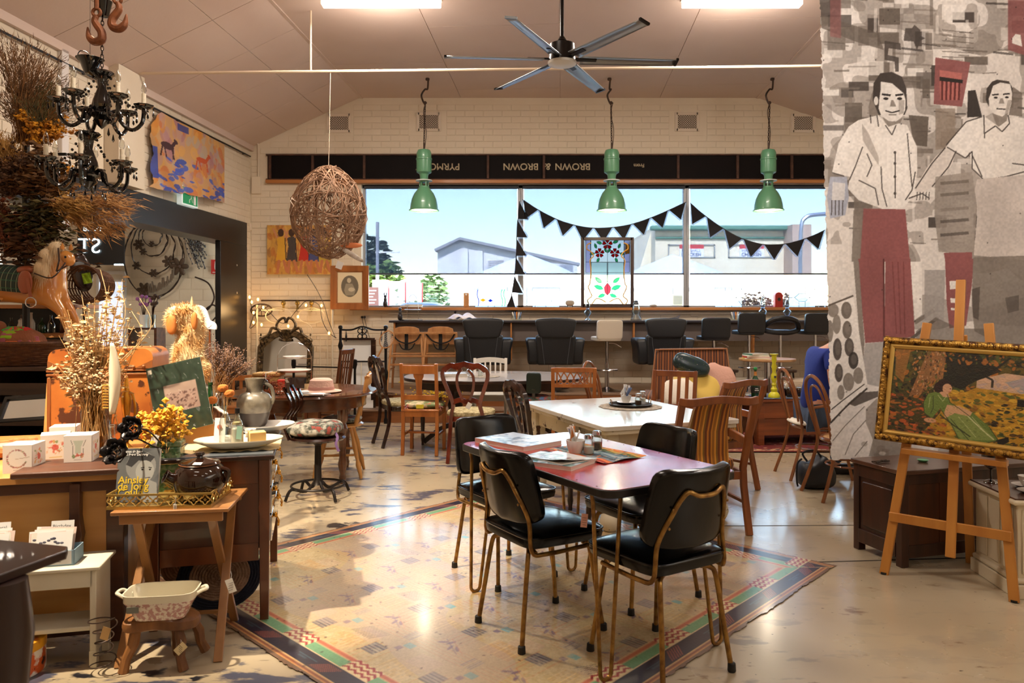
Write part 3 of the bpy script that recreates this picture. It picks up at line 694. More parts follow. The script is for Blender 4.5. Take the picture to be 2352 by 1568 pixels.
# ================= RED TABLE SET =================
VINYL=mat('black_vinyl',(5,5,6),.2,bump=.03,bscale=40,spec=.35)
BRASST=mat('bronze_tube',(168,128,66),.3,.75,col2=(116,82,44),scale=22,contrast=1.5)
RUBBER=mat('rubber',(18,16,16),.6)
def vinyl_chair(label,loc,face,group):
 t=T('vinyl_chair',label,'chair',(loc[0],loc[1],0),R(face-90),group)
 m=MB();m.sup((0,.01,.455),(.215,.205,.036),.38,.28,40,10,lambda p:Vector((p.x*(1+.06*p.y/.2),p.y,p.z+(.012*(1-(p.x/.215)**2-(p.y/.205)**2)if p.z>0 else 0))))
 m.build('seat',VINYL,t)
 pts=[]
 for i in range(40):
  a=2*math.pi*i/40;c,s_=math.cos(a),math.sin(a);f=lambda v,e:math.copysign(abs(v)**e,v)
  pts.append((.214*f(c,.28)*(1+.06*f(s_,.28)),.01+.204*f(s_,.28),.472))
 m=MB();m.tube(pts,.0045,6,closed=True);m.build('piping',VINYL,bpy.data.objects[t.children[0].name]if False else t)
 th=R(-13)
 def bend(p):
  p=Vector((p.x*(1-.06*p.z/.16),p.y+1.5*p.x*p.x,p.z));return Vector((p.x,p.y*math.cos(th)+p.z*math.sin(th),p.z*math.cos(th)-p.y*math.sin(th)))
 m=MB();m.sup((0,-.218,.675),(.208,.025,.158),.3,.3,40,16,bend);m.build('backrest',VINYL,t)
 def on(x,z,y=0):p=bend(Vector((x,y,z)));return p+Vector((0,-.218,.675))
 m=MB()
 L_=[(.20,.12,.405),(.205,-.10,.405),(.19,-.17,.42),on(.165,-.13,-.028),on(.135,.0,-.03),on(.115,.055,-.03),on(.09,.083,-.03),on(.04,.068,-.032)]
 pts=spl([Vector(p)for p in L_]+[Vector((-p[0],p[1],p[2]))for p in L_[::-1]],5)
 m.tube(pts,.0095,10);m.build('back_frame',BRASST,t)
 for z in(-.06,.015):
  for sx in(-1,1):
   m=MB();m.sup(on(sx*.145,z,-.04),(.006,.004,.006),1,1,8,5);m.build('rivet',BRASST,t)
 m=MB()
 for y in(-.13,.13):m.tube(spl([(-.16,y,.40),(-.1,y,.412),(.1,y,.412),(.16,y,.40)],4),.009,8)
 m.build('cross_rail',BRASST,t)
 for sx in(-1,1):
  for sy in(-1,1):
   m=MB();m.tube(spl([(sx*.10,sy*.13,.412),(sx*.135,sy*.15,.405),(sx*.15,sy*.165,.37),(sx*.165,sy*.19,.2),(sx*.182,sy*.215,.02)],5),.0105,10);l=m.build('leg',BRASST,t)
   m=MB();m.lathe([(.014,0),(.017,.006),(.0155,.034),(.012,.037)],12,(sx*.1835,sy*.217,.0));m.build('rubber_foot',RUBBER,l)
 return t
g='black vinyl chairs around the red table'
vinyl_chair('black vinyl chair at near left, back turned to the camera, beside the hanging pink tag',(.127,3.35),32,g)
vinyl_chair('black vinyl chair at near right with its back toward the camera',(.60,3.02),122,g)
vinyl_chair('black vinyl chair at the far left end of the red table',(-.045,4.05),-55,g)
vinyl_chair('black vinyl chair at the far right of the red table before the striped armchair',(.65,3.74),-149,g)
LAMR=mat('red_laminate',(204,62,66),.22,col2=(166,36,44),scale=9,coat=.7,crough=.16,contrast=1.4)
TCX,TCY,TRZ=.345,3.46,R(-59)
tb_=T('laminate_table','red laminate table with black edge and bronze hairpin legs on the rug','table',(TCX,TCY,0),TRZ)
def rrect(a,b,r,n=6):
 out=[]
 for cx,cy,a0 in((a-r,b-r,0),(-a+r,b-r,90),(-a+r,-b+r,180),(a-r,-b+r,270)):
  out+=[(cx+r*math.cos(R(a0+90*i/n)),cy+r*math.sin(R(a0+90*i/n)))for i in range(n+1)]
 return out
def slab(poly,z0,z1):
 m=MB();n=len(poly);m.add([(x,y,z0)for x,y in poly]+[(x,y,z1)for x,y in poly],[tuple(range(n))[::-1],tuple(range(n,2*n))]+[(i,(i+1)%n,(i+1)%n+n,i+n)for i in range(n)]);return m
slab(rrect(.61,.36,.07),.722,.754).build('edge_band',mat('black_edge',(22,18,18),.3),tb_,bevel=.004)
slab(rrect(.604,.354,.066),.7535,.7555).build('tabletop',LAMR,tb_,smooth=0)
for i in range(9):
 x=-.52+i*.13
 for y in(-.335,.335):
  m=MB();m.sup((x,y,.7555),(.004,.004,.0015),1,1,8,4);m.build('screw',RUST,tb_)
for sx in(-1,1):
 for sy in(-1,1):
  x,y=sx*.50,sy*.27;m=MB();bx_,by=x+sx*.03,y+sy*.03
  m.tube([(x,y-.075,.72),(x,y-.068,.69)]+[(bx_,by+.026*math.sin(R(q_)),.034-.025*math.cos(R(q_)))for q_ in range(-90,91,15)]+[(x,y+.068,.69),(x,y+.075,.72)],.0085,10)
  m.build('hairpin_leg',BRASST,tb_)
def at(px,py,z):return FL(px,py,z)
PAPER=mat('paper',(236,230,218),.6);PAPERW=mat('paper_white',(245,243,240),.5)
def magazine(label,p,w,d,h,rz,art,cover=None,cat='book',group=None,name='book',curl=0):
 t=T(name,label,cat,p,rz,group)
 MB().box(-w/2+.002,w/2-.002,-d/2+.002,d/2-.002,.0012,h-.001).build('pages',PAPER,t,smooth=0)
 MB().box(-w/2,w/2,-d/2,d/2,0,.0012).build('back_cover',cover or PAPERW,t,smooth=0)
 MB().box(-w/2-.0008,-w/2+.001,-d/2,d/2,0,h).build('spine',cover or PAPERW,t,smooth=0)
 art.surface('front_cover',lambda u,v:(-w/2+w*u,d/2-d*v,h+curl*(u**3)*(v**2)),PRINTG,t)
 return t
def photo_art(w,h,sky,cols,seed,n=60,size=6):
 A=Art(0,0,w,h,60,sky);A.daubs(n,cols,size,(0,h*.35,w,h),seed,.7);A.daubs(12,[(250,250,250)],size,None,seed+1,.5);return A
A=photo_art(60,40,(214,226,240),[(90,96,110),(180,196,214),(240,240,244)],3)
magazine('large pale art book with a grey sketch cover at the left of the red table',at(1190,1018,.7555),.36,.27,.022,R(-47),A)
A=photo_art(60,40,(200,218,234),[(60,110,110),(150,180,190),(90,84,80)],9)
magazine('thick blue magazine lying lowest beside the placemat on the red table',at(1275,1062,.7555),.30,.23,.018,R(-35),A)
A=photo_art(60,40,(226,232,238),[(120,90,80),(100,120,90),(200,190,180)],12)
o=magazine('open thin magazine lying crooked on top of the blue magazine',at(1285,1052,.7745),.24,.19,.005,R(-52),A,curl=.02,name='magazine')
A=Art(0,0,100,60,110,(90,96,100))
for i,c in enumerate([(224,120,50),(196,150,60),(86,104,60),(60,96,120),(150,170,180),(80,110,130),(50,66,84),(130,140,150),(226,110,50),(180,60,50)]):
 A.rect(0,i*6,100,i*6+6,c);A.line([(0,i*6+3),(100,i*6+3.5)],.7,(240,230,200),.5)
A.daubs(160,[(220,210,190),(40,50,60),(230,130,60),(100,150,140)],2.4,None,5)
A.surface('placemat',lambda u,v:(-.21+.42*u,.14-.28*v,.003+.004*np.sin(u*17)*np.sin(v*9)+.004),mat('woven',(255,255,255),.9,vc=True,bump=.5,bscale=160),loc=at(1362,1042,.7555),rz=R(-59+8))
tag(bpy.data.objects['placemat'],'frayed multicoloured woven placemat on the red table under the sugar bowl','placemat')
CERW=mat('ceramic_white',(236,232,226),.18,coat=.3);GLASS=None
def clearglass(name,tint,rough=.02):
 m=bpy.data.materials.new(name);m.use_nodes=True;N=m.node_tree.nodes;L=m.node_tree.links;N.clear()
 o=N.new('ShaderNodeOutputMaterial');t=N.new('ShaderNodeBsdfTransparent');t.inputs[0].default_value=RGB(*tint)
 g=N.new('ShaderNodeBsdfGlossy');g.inputs['Roughness'].default_value=rough;fr=N.new('ShaderNodeLayerWeight');fr.inputs[0].default_value=.35
 a=N.new('ShaderNodeMixShader');L.new(fr.outputs['Facing'],a.inputs[0]);L.new(t.outputs[0],a.inputs[1]);L.new(g.outputs[0],a.inputs[2]);L.new(a.outputs[0],o.inputs[0]);MATS[name]=m;return m
GLASS=clearglass('clear_glass',(236,242,240));SALT=mat('salt',(244,240,234),.9);PEPPER=mat('pepper',(110,80,60),.9);STEELM=mat('chrome',(206,206,210),.15,1)
def sachet_bowl(lab,p,group):
 t=T('sugar_bowl',lab,'bowl',p,0.3,group)
 m=MB();m.lathe([(.0,.002),(.026,.002),(.030,.0),(.040,.03),(.046,.062),(.043,.062),(.037,.03),(.026,.008),(0,.006)],24);m.build('bowl',CERW,t)
 q=random.Random(int(p[0]*100))
 for i in range(12):
  a=q.uniform(0,6.3);d=q.uniform(.2,.5);m=MB()
  m.bc((math.cos(a)*.018,math.sin(a)*.018,.065+q.uniform(0,.025)),(.016,.003,.085),rz=a,rx=q.uniform(-.5,.5),ry=q.uniform(-.4,.4))
  m.build('sachet',[PAPERW,mat('sachet_orange',(226,140,70),.5),mat('sachet_blue',(120,140,180),.5)][0 if i%4 else 1+(i//4)%2],t,smooth=0)
 return t
def shaker(lab,p,fill,group):
 t=T('glass_shaker',lab,'shaker',p,0,group)
 MB().lathe([(.0,0),(.022,0),(.026,.008),(.026,.055),(.018,.066),(.018,.074)],18).build('jar',GLASS,t)
 MB().lathe([(0,.003),(.021,.003),(.0235,.009),(.0235,.035),(0,.037)],16).build('contents',fill,t)
 MB().lathe([(.0195,.070),(.021,.072),(.021,.086),(.017,.091),(0,.092)],18).build('lid',STEELM,t)
 return t
sachet_bowl('white bowl crammed with sugar sachets on the red table',at(1322,1040,.7635),'sugar bowls on the tables')
shaker('glass salt shaker, the left one beside the sachet bowl on the red table',at(1352,1042,.7635),SALT,'salt and pepper shakers')
shaker('glass pepper shaker, the right one beside the sachet bowl on the red table',at(1371,1032,.7635),PEPPER,'salt and pepper shakers')
def price_tag(lab,p,col=(236,226,206),w=.022,h=.04,rz=0,string=.05,tilt=0):
 t=T('price_tag',lab,'tag',p,rz)
 m=MB();m.bc((0,0,-string-h/2),(w,.0008,h),ry=tilt);m.build('card',mat('tag_%d_%d'%(col[0],col[2]),col,.7),t,smooth=0)
 m=MB();m.tube([(0,0,0),(.004,0,-string*.5),(0,0,-string)],.0008,4);m.build('string',PAPERW,t)
 m=MB()
 for i in range(4):m.bc((0,-.0008,-string-h*(.3+i*.17)),(w*(.7-.1*(i%2)),.0003,.0012),ry=tilt)
 m.build('handwriting',mat('ink',(60,50,50),.7),t,smooth=0)
 return t
price_tag('pink paper tag hanging between the two nearest black chairs',W(1342,1168,2.98),(230,170,150),.026,.055,tilt=.1,string=.02)
# ================= WHITE TABLE SET =================
CHIP=mat('chipped_white',(232,222,200),.42,col2=(214,200,170),scale=3,cut=((88,58,38),.615,11),bump=.1)
CHIPT=mat('chipped_white_top',(236,232,226),.16,col2=(222,214,204),scale=2.5,cut=((150,140,130),.66,9),coat=.3)
wt=T('painted_table','large chipped white painted table with ball feet behind the red table','table',(.82,5.55,0),R(-70))
WTX,WTY=.73,.52
slab(rrect(WTX,WTY,.03),.668,.698).build('tabletop',CHIPT,wt,bevel=.004)
slab(rrect(WTX-.012,WTY-.012,.03),.640,.668).build('moulding',CHIP,wt,bevel=.006)
for sx in(-1,1):
 MB().box(sx*.62-.012,sx*.62+.012,-.40,.40,.52,.64).build('apron',CHIP,wt,bevel=.003)
 MB().box(-.62,.62,sx*.42-.012,sx*.42+.012,.52,.64).build('apron',CHIP,wt,bevel=.003)
for sx in(-1,1):
 for sy in(-1,1):
  m=MB();x,y=sx*.62,sy*.42;m.box(x-.045,x+.045,y-.045,y+.045,.14,.64)
  l=m.build('leg',CHIP,wt,bevel=.006)
  m=MB();m.lathe([(.03,0),(.055,.02),(.068,.06),(.06,.10),(.04,.12),(.045,.14)],16,(x,y,0));m.build('ball_foot',CHIP,l)
for sx,px in((1,0),):
 d=MB();d.box(-.2,.2,-.445,-.425,.535,.625);d.build('drawer',CHIP,wt,bevel=.004)
tr=T('serving_tray','round black tray on the white table holding the cup of sachets','tray',at(1448,932,.70))
MB().lathe([(0,.004),(.15,.004),(.165,.02),(.17,.02),(.155,0),(0,0)],32).build('dish',mat('tray_black',(40,34,32),.4,.3),tr)
m=MB()
for a in(0,180):
 m.tube(spl([(.155*math.cos(R(a+k)),.155*math.sin(R(a+k)),.018+h)for k,h in((-16,0),(-12,.03),(12,.03),(16,0))],4),.003,6)
m.build('handles',BRASST,tr)
m=MB();m.lathe([(.0,.0),(.20,.0),(.24,.003),(.24,.0045),(0,.003)],40,(0,0,-.0005),wob=.03,wn=14);d=m.build('doily',mat('doily',(200,186,166),.9,col2=(120,110,100),scale=40,bump=.3));d.location=at(1448,934,.6985)
tag(d,'grey lacy doily under the round tray on the white table','doily')
cp=T('cup_and_saucer','white cup and saucer full of sugar sachets on the black tray','cup',at(1438,926,.708))
MB().lathe([(0,.004),(.04,.004),(.07,.014),(.072,.012),(.04,0),(0,0)],24).build('saucer',CERW,cp)
MB().lathe([(0,.006),(.024,.006),(.036,.03),(.042,.062),(.039,.062),(.032,.03),(0,.012)],24).build('cup',CERW,cp)
for i in range(11):
 m=MB();a=i*1.9;m.bc((math.cos(a)*.02,math.sin(a)*.02,.085+(i%3)*.012),(.016,.003,.09),rz=a,rx=.3*math.sin(i),ry=.5*math.cos(i*2));m.build('sachet',PAPERW if i%3 else mat('sachet_blue',(120,140,180),.5),cp,smooth=0)
shaker('glass pepper shaker on the black tray on the white table',at(1466,930,.706),PEPPER,'shakers on the tray')
shaker('glass salt shaker on the black tray on the white table',at(1476,924,.706),SALT,'shakers on the tray')
# ---- chairs of several kinds ----
OAK=wood('orange_oak',(196,122,60),(164,94,42),.35);MAHO=wood('mahogany',(124,46,22),(84,26,14),.25,coat=.4)
TEAK=wood('teak',(150,86,42),(116,60,28),.35);DKCH=wood('dark_chair_wood',(52,24,16),(30,14,10),.22,coat=.5)
BENTW=wood('bentwood_brown',(150,92,48),(112,62,30),.3,coat=.3)
def sq(m,a,b,w,t=None,up=(0,1,0)):return m.bar(a,b,w,t or w,up)
def wood_chair(name,label,loc,rz,m,style,w=.40,d=.40,hs=.45,ht=.9,group=None,seatm=None,lean=.07,cat='chair'):
 """faces +y; rz turns it"""
 t=T(name,label,cat,(loc[0],loc[1],loc[2]if len(loc)>2 else 0),rz,group);x,y=w/2-.02,d/2-.02
 MB().box(-w/2,w/2,-d/2,d/2+.01,hs-.025,hs).build('seat',seatm or m,t,bevel=.01)
 for sx in(-1,1):
  sq(MB(),(sx*x,y,0),(sx*x,y,hs-.02),.034).build('leg',m,t,bevel=.004)
  b=MB();b.ribbon([(sx*x,-y-.03,0),(sx*x,-y,hs*.6),(sx*x,-y,hs),(sx*x*1.02,-y-lean,ht)],.034,.03,up=(0,1,0));b.build('leg',m,t,bevel=.004)
  sq(MB(),(sx*x,-y,.2),(sx*x,y,.2),.018,.02,(0,0,1)).build('stretcher',m,t)
  sq(MB(),(sx*x,-y,hs-.05),(sx*x,y,hs-.05),.05,.018,(1,0,0)).build('seat_rail',m,t)
 sq(MB(),(-x,y,hs-.05),(x,y,hs-.05),.05,.018,(0,1,0)).build('seat_rail',m,t);sq(MB(),(-x,-y,hs-.05),(x,-y,hs-.05),.05,.018,(0,1,0)).build('seat_rail',m,t)
 sq(MB(),(-x,0,.2),(x,0,.2),.018,.02,(0,0,1)).build('stretcher',m,t)
 def by(z):return-y-lean*max(0,(z-hs))/(ht-hs)
 def rail(z,h,nm='back_rail',crest=0):
  n=9;b=MB();P=[(-x+2*x*i/(n-1),by(z)-.012*math.sin(math.pi*i/(n-1)),z+crest*math.sin(math.pi*i/(n-1)))for i in range(n)]
  b.sweep(P,[(-h/2,-.010),(h/2,-.010),(h/2,.010),(-h/2,.010)],up=(0,1,0));b.build(nm,m,t,bevel=.003)
 if style=='splat':
  rail(ht-.06,.085,'crest_rail');rail(hs+.12,.05)
  pr=[(.032,hs+.14),(.026,hs+.2),(.034,hs+.3),(.05,ht-.13),(.055,ht-.09)]
  poly=pr+[(-a,b)for a,b in pr[::-1]];b=MB();b.X=Matrix.Translation((0,by(hs+.25)-.012,0))@Matrix.Identity(4);b.prism([(a,z)for a,z in poly],.010)
  for i,v in enumerate(b.v):b.v[i]=(v[0],v[1]-(by(hs+.25)-by(v[2])),v[2])
  b.build('splat',m,t)
 elif style=='slats':
  rail(ht-.03,.055,'crest_rail');rail(hs+.1,.04)
  for i in range(4):
   xx=-x+2*x*(i+1)/5;sq(MB(),(xx,by(hs+.1)-.008,hs+.1),(xx,by(ht-.04)-.010,ht-.04),.032,.012,(0,1,0)).build('slat',m,t,bevel=.002)
 elif style=='cottage':
  rail(ht-.04,.06,'crest_rail',.02);rail(hs+.2,.03)
  for i in range(5):
   xx=-x+2*x*(i+1)/6;sq(MB(),(xx,by(hs+.2)-.008,hs+.2),(xx,by(ht-.04)-.010,ht-.03),.02,.012,(0,1,0)).build('slat',m,t,bevel=.002)
 elif style=='lattice':
  rail(ht-.02,.045,'crest_rail');rail(ht-.17,.035);rail(hs+.12,.04)
  z0,z1=ht-.155,ht-.04;b=MB();n=5
  for i in range(n):
   xa=-x+.04+(2*x-.08)*i/n;xb=xa+(2*x-.08)/n
   for k in(0,1):
    b.ribbon(spl([(xa if k else xb,by(z0)-.012,z0),((xa+xb)/2+(.012 if k else-.012),by(z0)-.014,(z0+z1)/2-.02),((xa+xb)/2,by(z1)-.012,(z0+z1)/2),(xb if k else xa,by(z1)-.012,z1)],3),.012,.010,up=(0,1,0))
  for sx in(-1,1):b.bar((sx*(x-.035),by(z0)-.01,z0),(sx*(x-.035),by(z1)-.01,z1),.014,.01,(0,1,0))
  b.build('lattice',m,t)
 return t
def balloon_chair(label,loc,rz,m,seatm,group=None,sc=1,tagged=False):
 t=T('balloon_back_chair',label,'chair',(loc[0],loc[1],0),rz,group,sc)
 MB().sup((0,.02,.455),(.225,.215,.035),.5,.55,32,10).build('seat',seatm,t)
 o=[(.225*math.copysign(abs(math.cos(a))**.55,math.cos(a)),.02+.215*math.copysign(abs(math.sin(a))**.55,math.sin(a)))for a in[2*math.pi*i/32 for i in range(32)]]
 slab(o,.385,.435).build('seat_frame',m,t,bevel=.008)
 def by(z):return-.19-.12*max(0,z-.43)/.5
 for sx in(-1,1):
  b=MB();b.ribbon(spl([(sx*.17,-.27,0),(sx*.165,-.2,.25),(sx*.15,by(.45),.45),(sx*.13,by(.55),.56),(sx*.175,by(.7),.70),(sx*.215,by(.82),.82),(sx*.20,by(.89),.895),(sx*.13,by(.93),.925),(0,by(.95),.95)],5),.034,.028,up=(0,1,0));b.build('back_leg' if False else 'leg',m,t)
  b=MB();b.tube(spl([(sx*.17,.18,.40),(sx*.172,.19,.3),(sx*.18,.20,.1),(sx*.185,.205,0)],3),[.026,.027,.028,.026,.022,.019,.016,.014,.014,.015][:10],10)if False else b.lathe([(.016,0),(.014,.03),(.022,.07),(.018,.12),(.026,.28),(.02,.33),(.028,.39)],12,(sx*.165,.18,0));b.build('leg',m,t)
  b=MB();b.ribbon(spl([(sx*.035,by(.60),.60),(sx*.075,by(.72),.72),(sx*.075,by(.82),.83),(sx*.03,by(.90),.895)],5),.024,.018,up=(0,1,0));b.build('inner_loop',m,t)
 b=MB();b.ribbon(spl([(-.135,by(.58),.575),(-.06,by(.6),.60),(0,by(.59),.585),(.06,by(.6),.60),(.135,by(.58),.575)],4),.045,.018,up=(0,1,0));b.build('lower_rail',m,t)
 b=MB();b.ribbon(spl([(-.20,by(.88),.885),(-.13,by(.92),.93),(-.07,by(.91),.915),(0,by(.95),.945),(.07,by(.91),.915),(.13,by(.92),.93),(.20,by(.88),.885)],4),.05,.024,up=(0,1,0));b.build('crest_rail',m,t)
 if tagged:
  b=MB();b.bc((.03,by(.6)-.03,.55),(.045,.001,.06),ry=.5);b.build('paper_tag',PAPERW,t,smooth=0)
 return t
SEATF=mat('cream_brocade',(204,190,150),.8,col2=(150,134,96),scale=40,contrast=2,bump=.2)
SEATB=mat('black_seat',(28,24,24),.5)
balloon_chair('dark balloon back chair at the left end of the white table',(.30,5.12),R(-72),DKCH,SEATB)
STRIPE=None
def stripe_mat(name,cols,period,axis=0,rough=.95):
 m=bpy.data.materials.new(name);m.use_nodes=True;N=m.node_tree.nodes;L=m.node_tree.links;b=N['Principled BSDF'];b.inputs['Roughness'].default_value=rough;b.inputs['Sheen Weight'].default_value=.3
 tc=N.new('ShaderNodeTexCoord');sp=N.new('ShaderNodeSeparateXYZ');L.new(tc.outputs['Object'],sp.inputs[0])
 q=N.new('ShaderNodeMath');q.operation='DIVIDE';q.inputs[1].default_value=period;L.new(sp.outputs[axis],q.inputs[0])
 fr=N.new('ShaderNodeMath');fr.operation='FRACT';L.new(q.outputs[0],fr.inputs[0])
 r=N.new('ShaderNodeValToRGB');r.color_ramp.interpolation='CONSTANT';e=r.color_ramp.elements
 for i,(p,c)in enumerate(cols):
  x=e[i]if i<2 else e.new(p);x.position=p;x.color=RGB(*c)
 L.new(fr.outputs[0],r.inputs[0]);L.new(r.outputs[0],b.inputs['Base Color']);MATS[name]=m;return m
STRIPE=stripe_mat('striped_velvet',[(0,(120,68,30)),(.16,(206,136,44)),(.26,(160,104,36)),(.44,(222,156,58)),(.56,(134,96,38)),(.7,(116,62,28)),(.86,(200,124,44))],.092)
def striped_armchair(label,loc,rz,group):
 t=T('striped_armchair',label,'armchair',(loc[0],loc[1],0),rz,group);m=TEAK
 MB().sup((0,.03,.43),(.23,.23,.045),.35,.3,28,8).build('seat',STRIPE,t)
 b=MB();b.sup((0,-.235,.66),(.135,.022,.235),.35,.25,24,14,lambda p:Vector((p.x*(1+.12*-p.z/.2),p.y-p.z*.20-1.2*p.z*p.z+.02,p.z)));b.build('back_pad',STRIPE,t)
 def by(z):return-.22-.17*max(0,z-.42)/.5
 for sx in(-1,1):
  MB().ribbon([(sx*.25,-.30,0),(sx*.25,-.23,.3),(sx*.25,-.22,.42),(sx*.245,by(.87),.87)],.042,.032,up=(0,1,0)).build('leg',m,t,bevel=.005)
  MB().ribbon([(sx*.26,.24,0),(sx*.26,.24,.60)],.04,.036,up=(0,1,0)).build('leg',m,t,bevel=.005)
  MB().ribbon(spl([(sx*.25,by(.60),.59),(sx*.275,-.02,.61),(sx*.275,.27,.615)],4),.028,.055,up=(0,0,1)).build('armrest',m,t,bevel=.005)
  sq(MB(),(sx*.25,-.24,.37),(sx*.26,.24,.37),.05,.022,(1,0,0)).build('seat_rail',m,t)
  sq(MB(),(sx*.25,-.25,.2),(sx*.26,.24,.2),.02,.02).build('stretcher',m,t)
 sq(MB(),(-.25,.24,.37),(.25,.24,.37),.05,.022).build('seat_rail',m,t);sq(MB(),(-.25,-.22,.37),(.25,-.22,.37),.05,.022).build('seat_rail',m,t)
 P=spl([(-.265,by(.87)+.004,.875),(-.2,by(.87)-.02,.868),(-.1,by(.87)-.03,.878),(0,by(.87)-.034,.885),(.1,by(.87)-.03,.878),(.2,by(.87)-.02,.868),(.265,by(.87)+.004,.875)],4)
 b=MB();b.sweep(P,[(-.024,-.013),(.024,-.013),(.024,.013),(-.024,.013)],up=(0,1,0));b.build('crest_rail',m,t,bevel=.005)
 return t
g='teak armchairs in striped velvet'
striped_armchair('teak armchair with orange striped velvet back nearest the camera at the white table',(1.21,4.97),R(12),g)
striped_armchair('second teak striped armchair, behind the first at the white table',(1.60,6.05),R(35),g)
wood_chair('slat_back_chair','teak slat back chair at the far side of the white table',(1.42,6.75),R(152),TEAK,'slats',.42,.40,ht=.88)
# ================= OVAL TABLE SET =================
OVX,OVY=-.20,8.07
ot=T('oval_table','long oval dining table with white glossy top and dark apron before the steps','table',(OVX,OVY,0),0)
ov=[(.97*math.copysign(abs(math.cos(a))**.8,math.cos(a)),.66*math.copysign(abs(math.sin(a))**.8,math.sin(a)))for a in[2*math.pi*i/60 for i in range(60)]]
slab(ov,.705,.738).build('rim',DARKW,ot,bevel=.006)
slab([(a*.985,b*.985)for a,b in ov],.7375,.7395).build('tabletop',mat('pale_top',(214,206,204),.14,coat=.3),ot,smooth=0)
slab([(a*.86,b*.82)for a,b in ov],.62,.705).build('apron',DARKW,ot)
for sx in(-1,1):
 m=MB();m.lathe([(.05,.18),(.07,.24),(.05,.30),(.085,.42),(.06,.5),(.09,.62)],16,(sx*.42,0,0));p=m.build('pedestal',DARKW,ot)
 for a in(60,180,300)if sx<0 else(0,120,240):
  m=MB();m.ribbon(spl([(sx*.42,0,.22),(sx*.42+.16*math.cos(R(a)),.16*math.sin(R(a)),.16),(sx*.42+.34*math.cos(R(a)),.34*math.sin(R(a)),.02)],4),.05,.05);m.build('foot',DARKW,p)
wood_chair('splat_back_chair','orange oak chair with a solid splat back and floral cushion at the oval table',(-.90,7.58),R(-6),OAK,'splat',.385,.40,hs=.46,ht=.92)
def cushion(label,loc,rz,m,r=(.2,.2,.04),rot=None,group=None,name='cushion',e=.6,cat='cushion'):
 b=MB();b.sup((0,0,0),r,.75,e,28,12,lambda p:Vector((p.x,p.y,p.z*(1+.08*math.sin(p.x*30)*math.cos(p.y*27)))))
 o=b.build(name,m,None,loc=loc,rz=rz)
 if rot:o.rotation_euler=rot
 return tag(o,label,cat,group)
FLORAL=mat('floral_cloth',(214,196,160),.85,col2=(116,130,84),scale=14,contrast=3,cut=((206,70,60),.62,17),bump=.1)
FLORAL2=mat('floral_cloth_b',(196,190,176),.85,col2=(70,76,66),scale=16,contrast=3,cut=((150,70,60),.6,15),bump=.1)
MULTI=mat('multicolour_cloth',(70,96,80),.9,col2=(150,70,60),scale=18,contrast=4,cut=((80,110,150),.58,20),bump=.2)
cushion('patchwork floral seat cushion tied on the orange oak chair',(-.89,7.60,.487),0,FLORAL,(.20,.19,.034))
for dx in(-.165,.165):
 m=MB()
 for k in range(5):m.tube(spl([(0,0,0),(.02*math.cos(k*1.3),-.015,.02*math.sin(k*1.3)),(.035*math.cos(k*1.3),-.01,.035*math.sin(k*1.3)-.01)],3),.003,5)
 m.build('cushion_tie',mat('pink_tie',(206,140,150),.8),bpy.data.objects['cushion'],loc=(dx,-.19,.0))
m=MB();m.bc((-.03,-.205,.0),(.075,.001,.04));m.build('yellow_ticket',mat('ticket_yellow',(240,224,60),.6),bpy.data.objects['cushion'],smooth=0)
balloon_chair('red mahogany balloon back chair with white tag at the oval table',(-.40,7.22),R(-8),MAHO,SEATF,tagged=True)
balloon_chair('very dark balloon back chair at the left end of the oval table',(-1.20,8.05),R(-62),DKCH,SEATF)
wood_chair('lattice_back_chair','red brown chair with lattice back at the right of the oval table',(.60,7.28),R(-3),OAK,'lattice',.43,.40,hs=.45,ht=.90)
wood_chair('cottage_chair','small white painted slat chair behind the oval table',(-.27,8.98),R(180),mat('white_paint_chair',(232,226,216),.4),'cottage',.42,.40,hs=.45,ht=.86)
sc_=T('padded_chair','chair with small dark green padded back behind the lattice back chair','chair',(.26,7.62,0),R(-12))
MB().sup((0,0,.45),(.2,.2,.03),.5,.4).build('seat',DKCH,sc_);MB().sup((0,-.2,.72),(.075,.02,.105),.3,.3).build('back_pad',mat('dark_green_pad',(22,38,32),.4),sc_)
for sx in(-1,1):
 for sy in(-1,1):MB().tube([(sx*.14,sy*.14,.43),(sx*.17,sy*.19,.2),(sx*.20,sy*.22,0)],[.015,.02,.012],8).build('leg',DKCH,sc_)
MB().bar((0,-.18,.44),(0,-.215,.66),.03,.012,(0,1,0)).build('back_stem',DKCH,sc_)
cushion('multicoloured crochet cushion on the small green padded chair',(.24,7.60,.53),.3,MULTI,(.2,.19,.055))
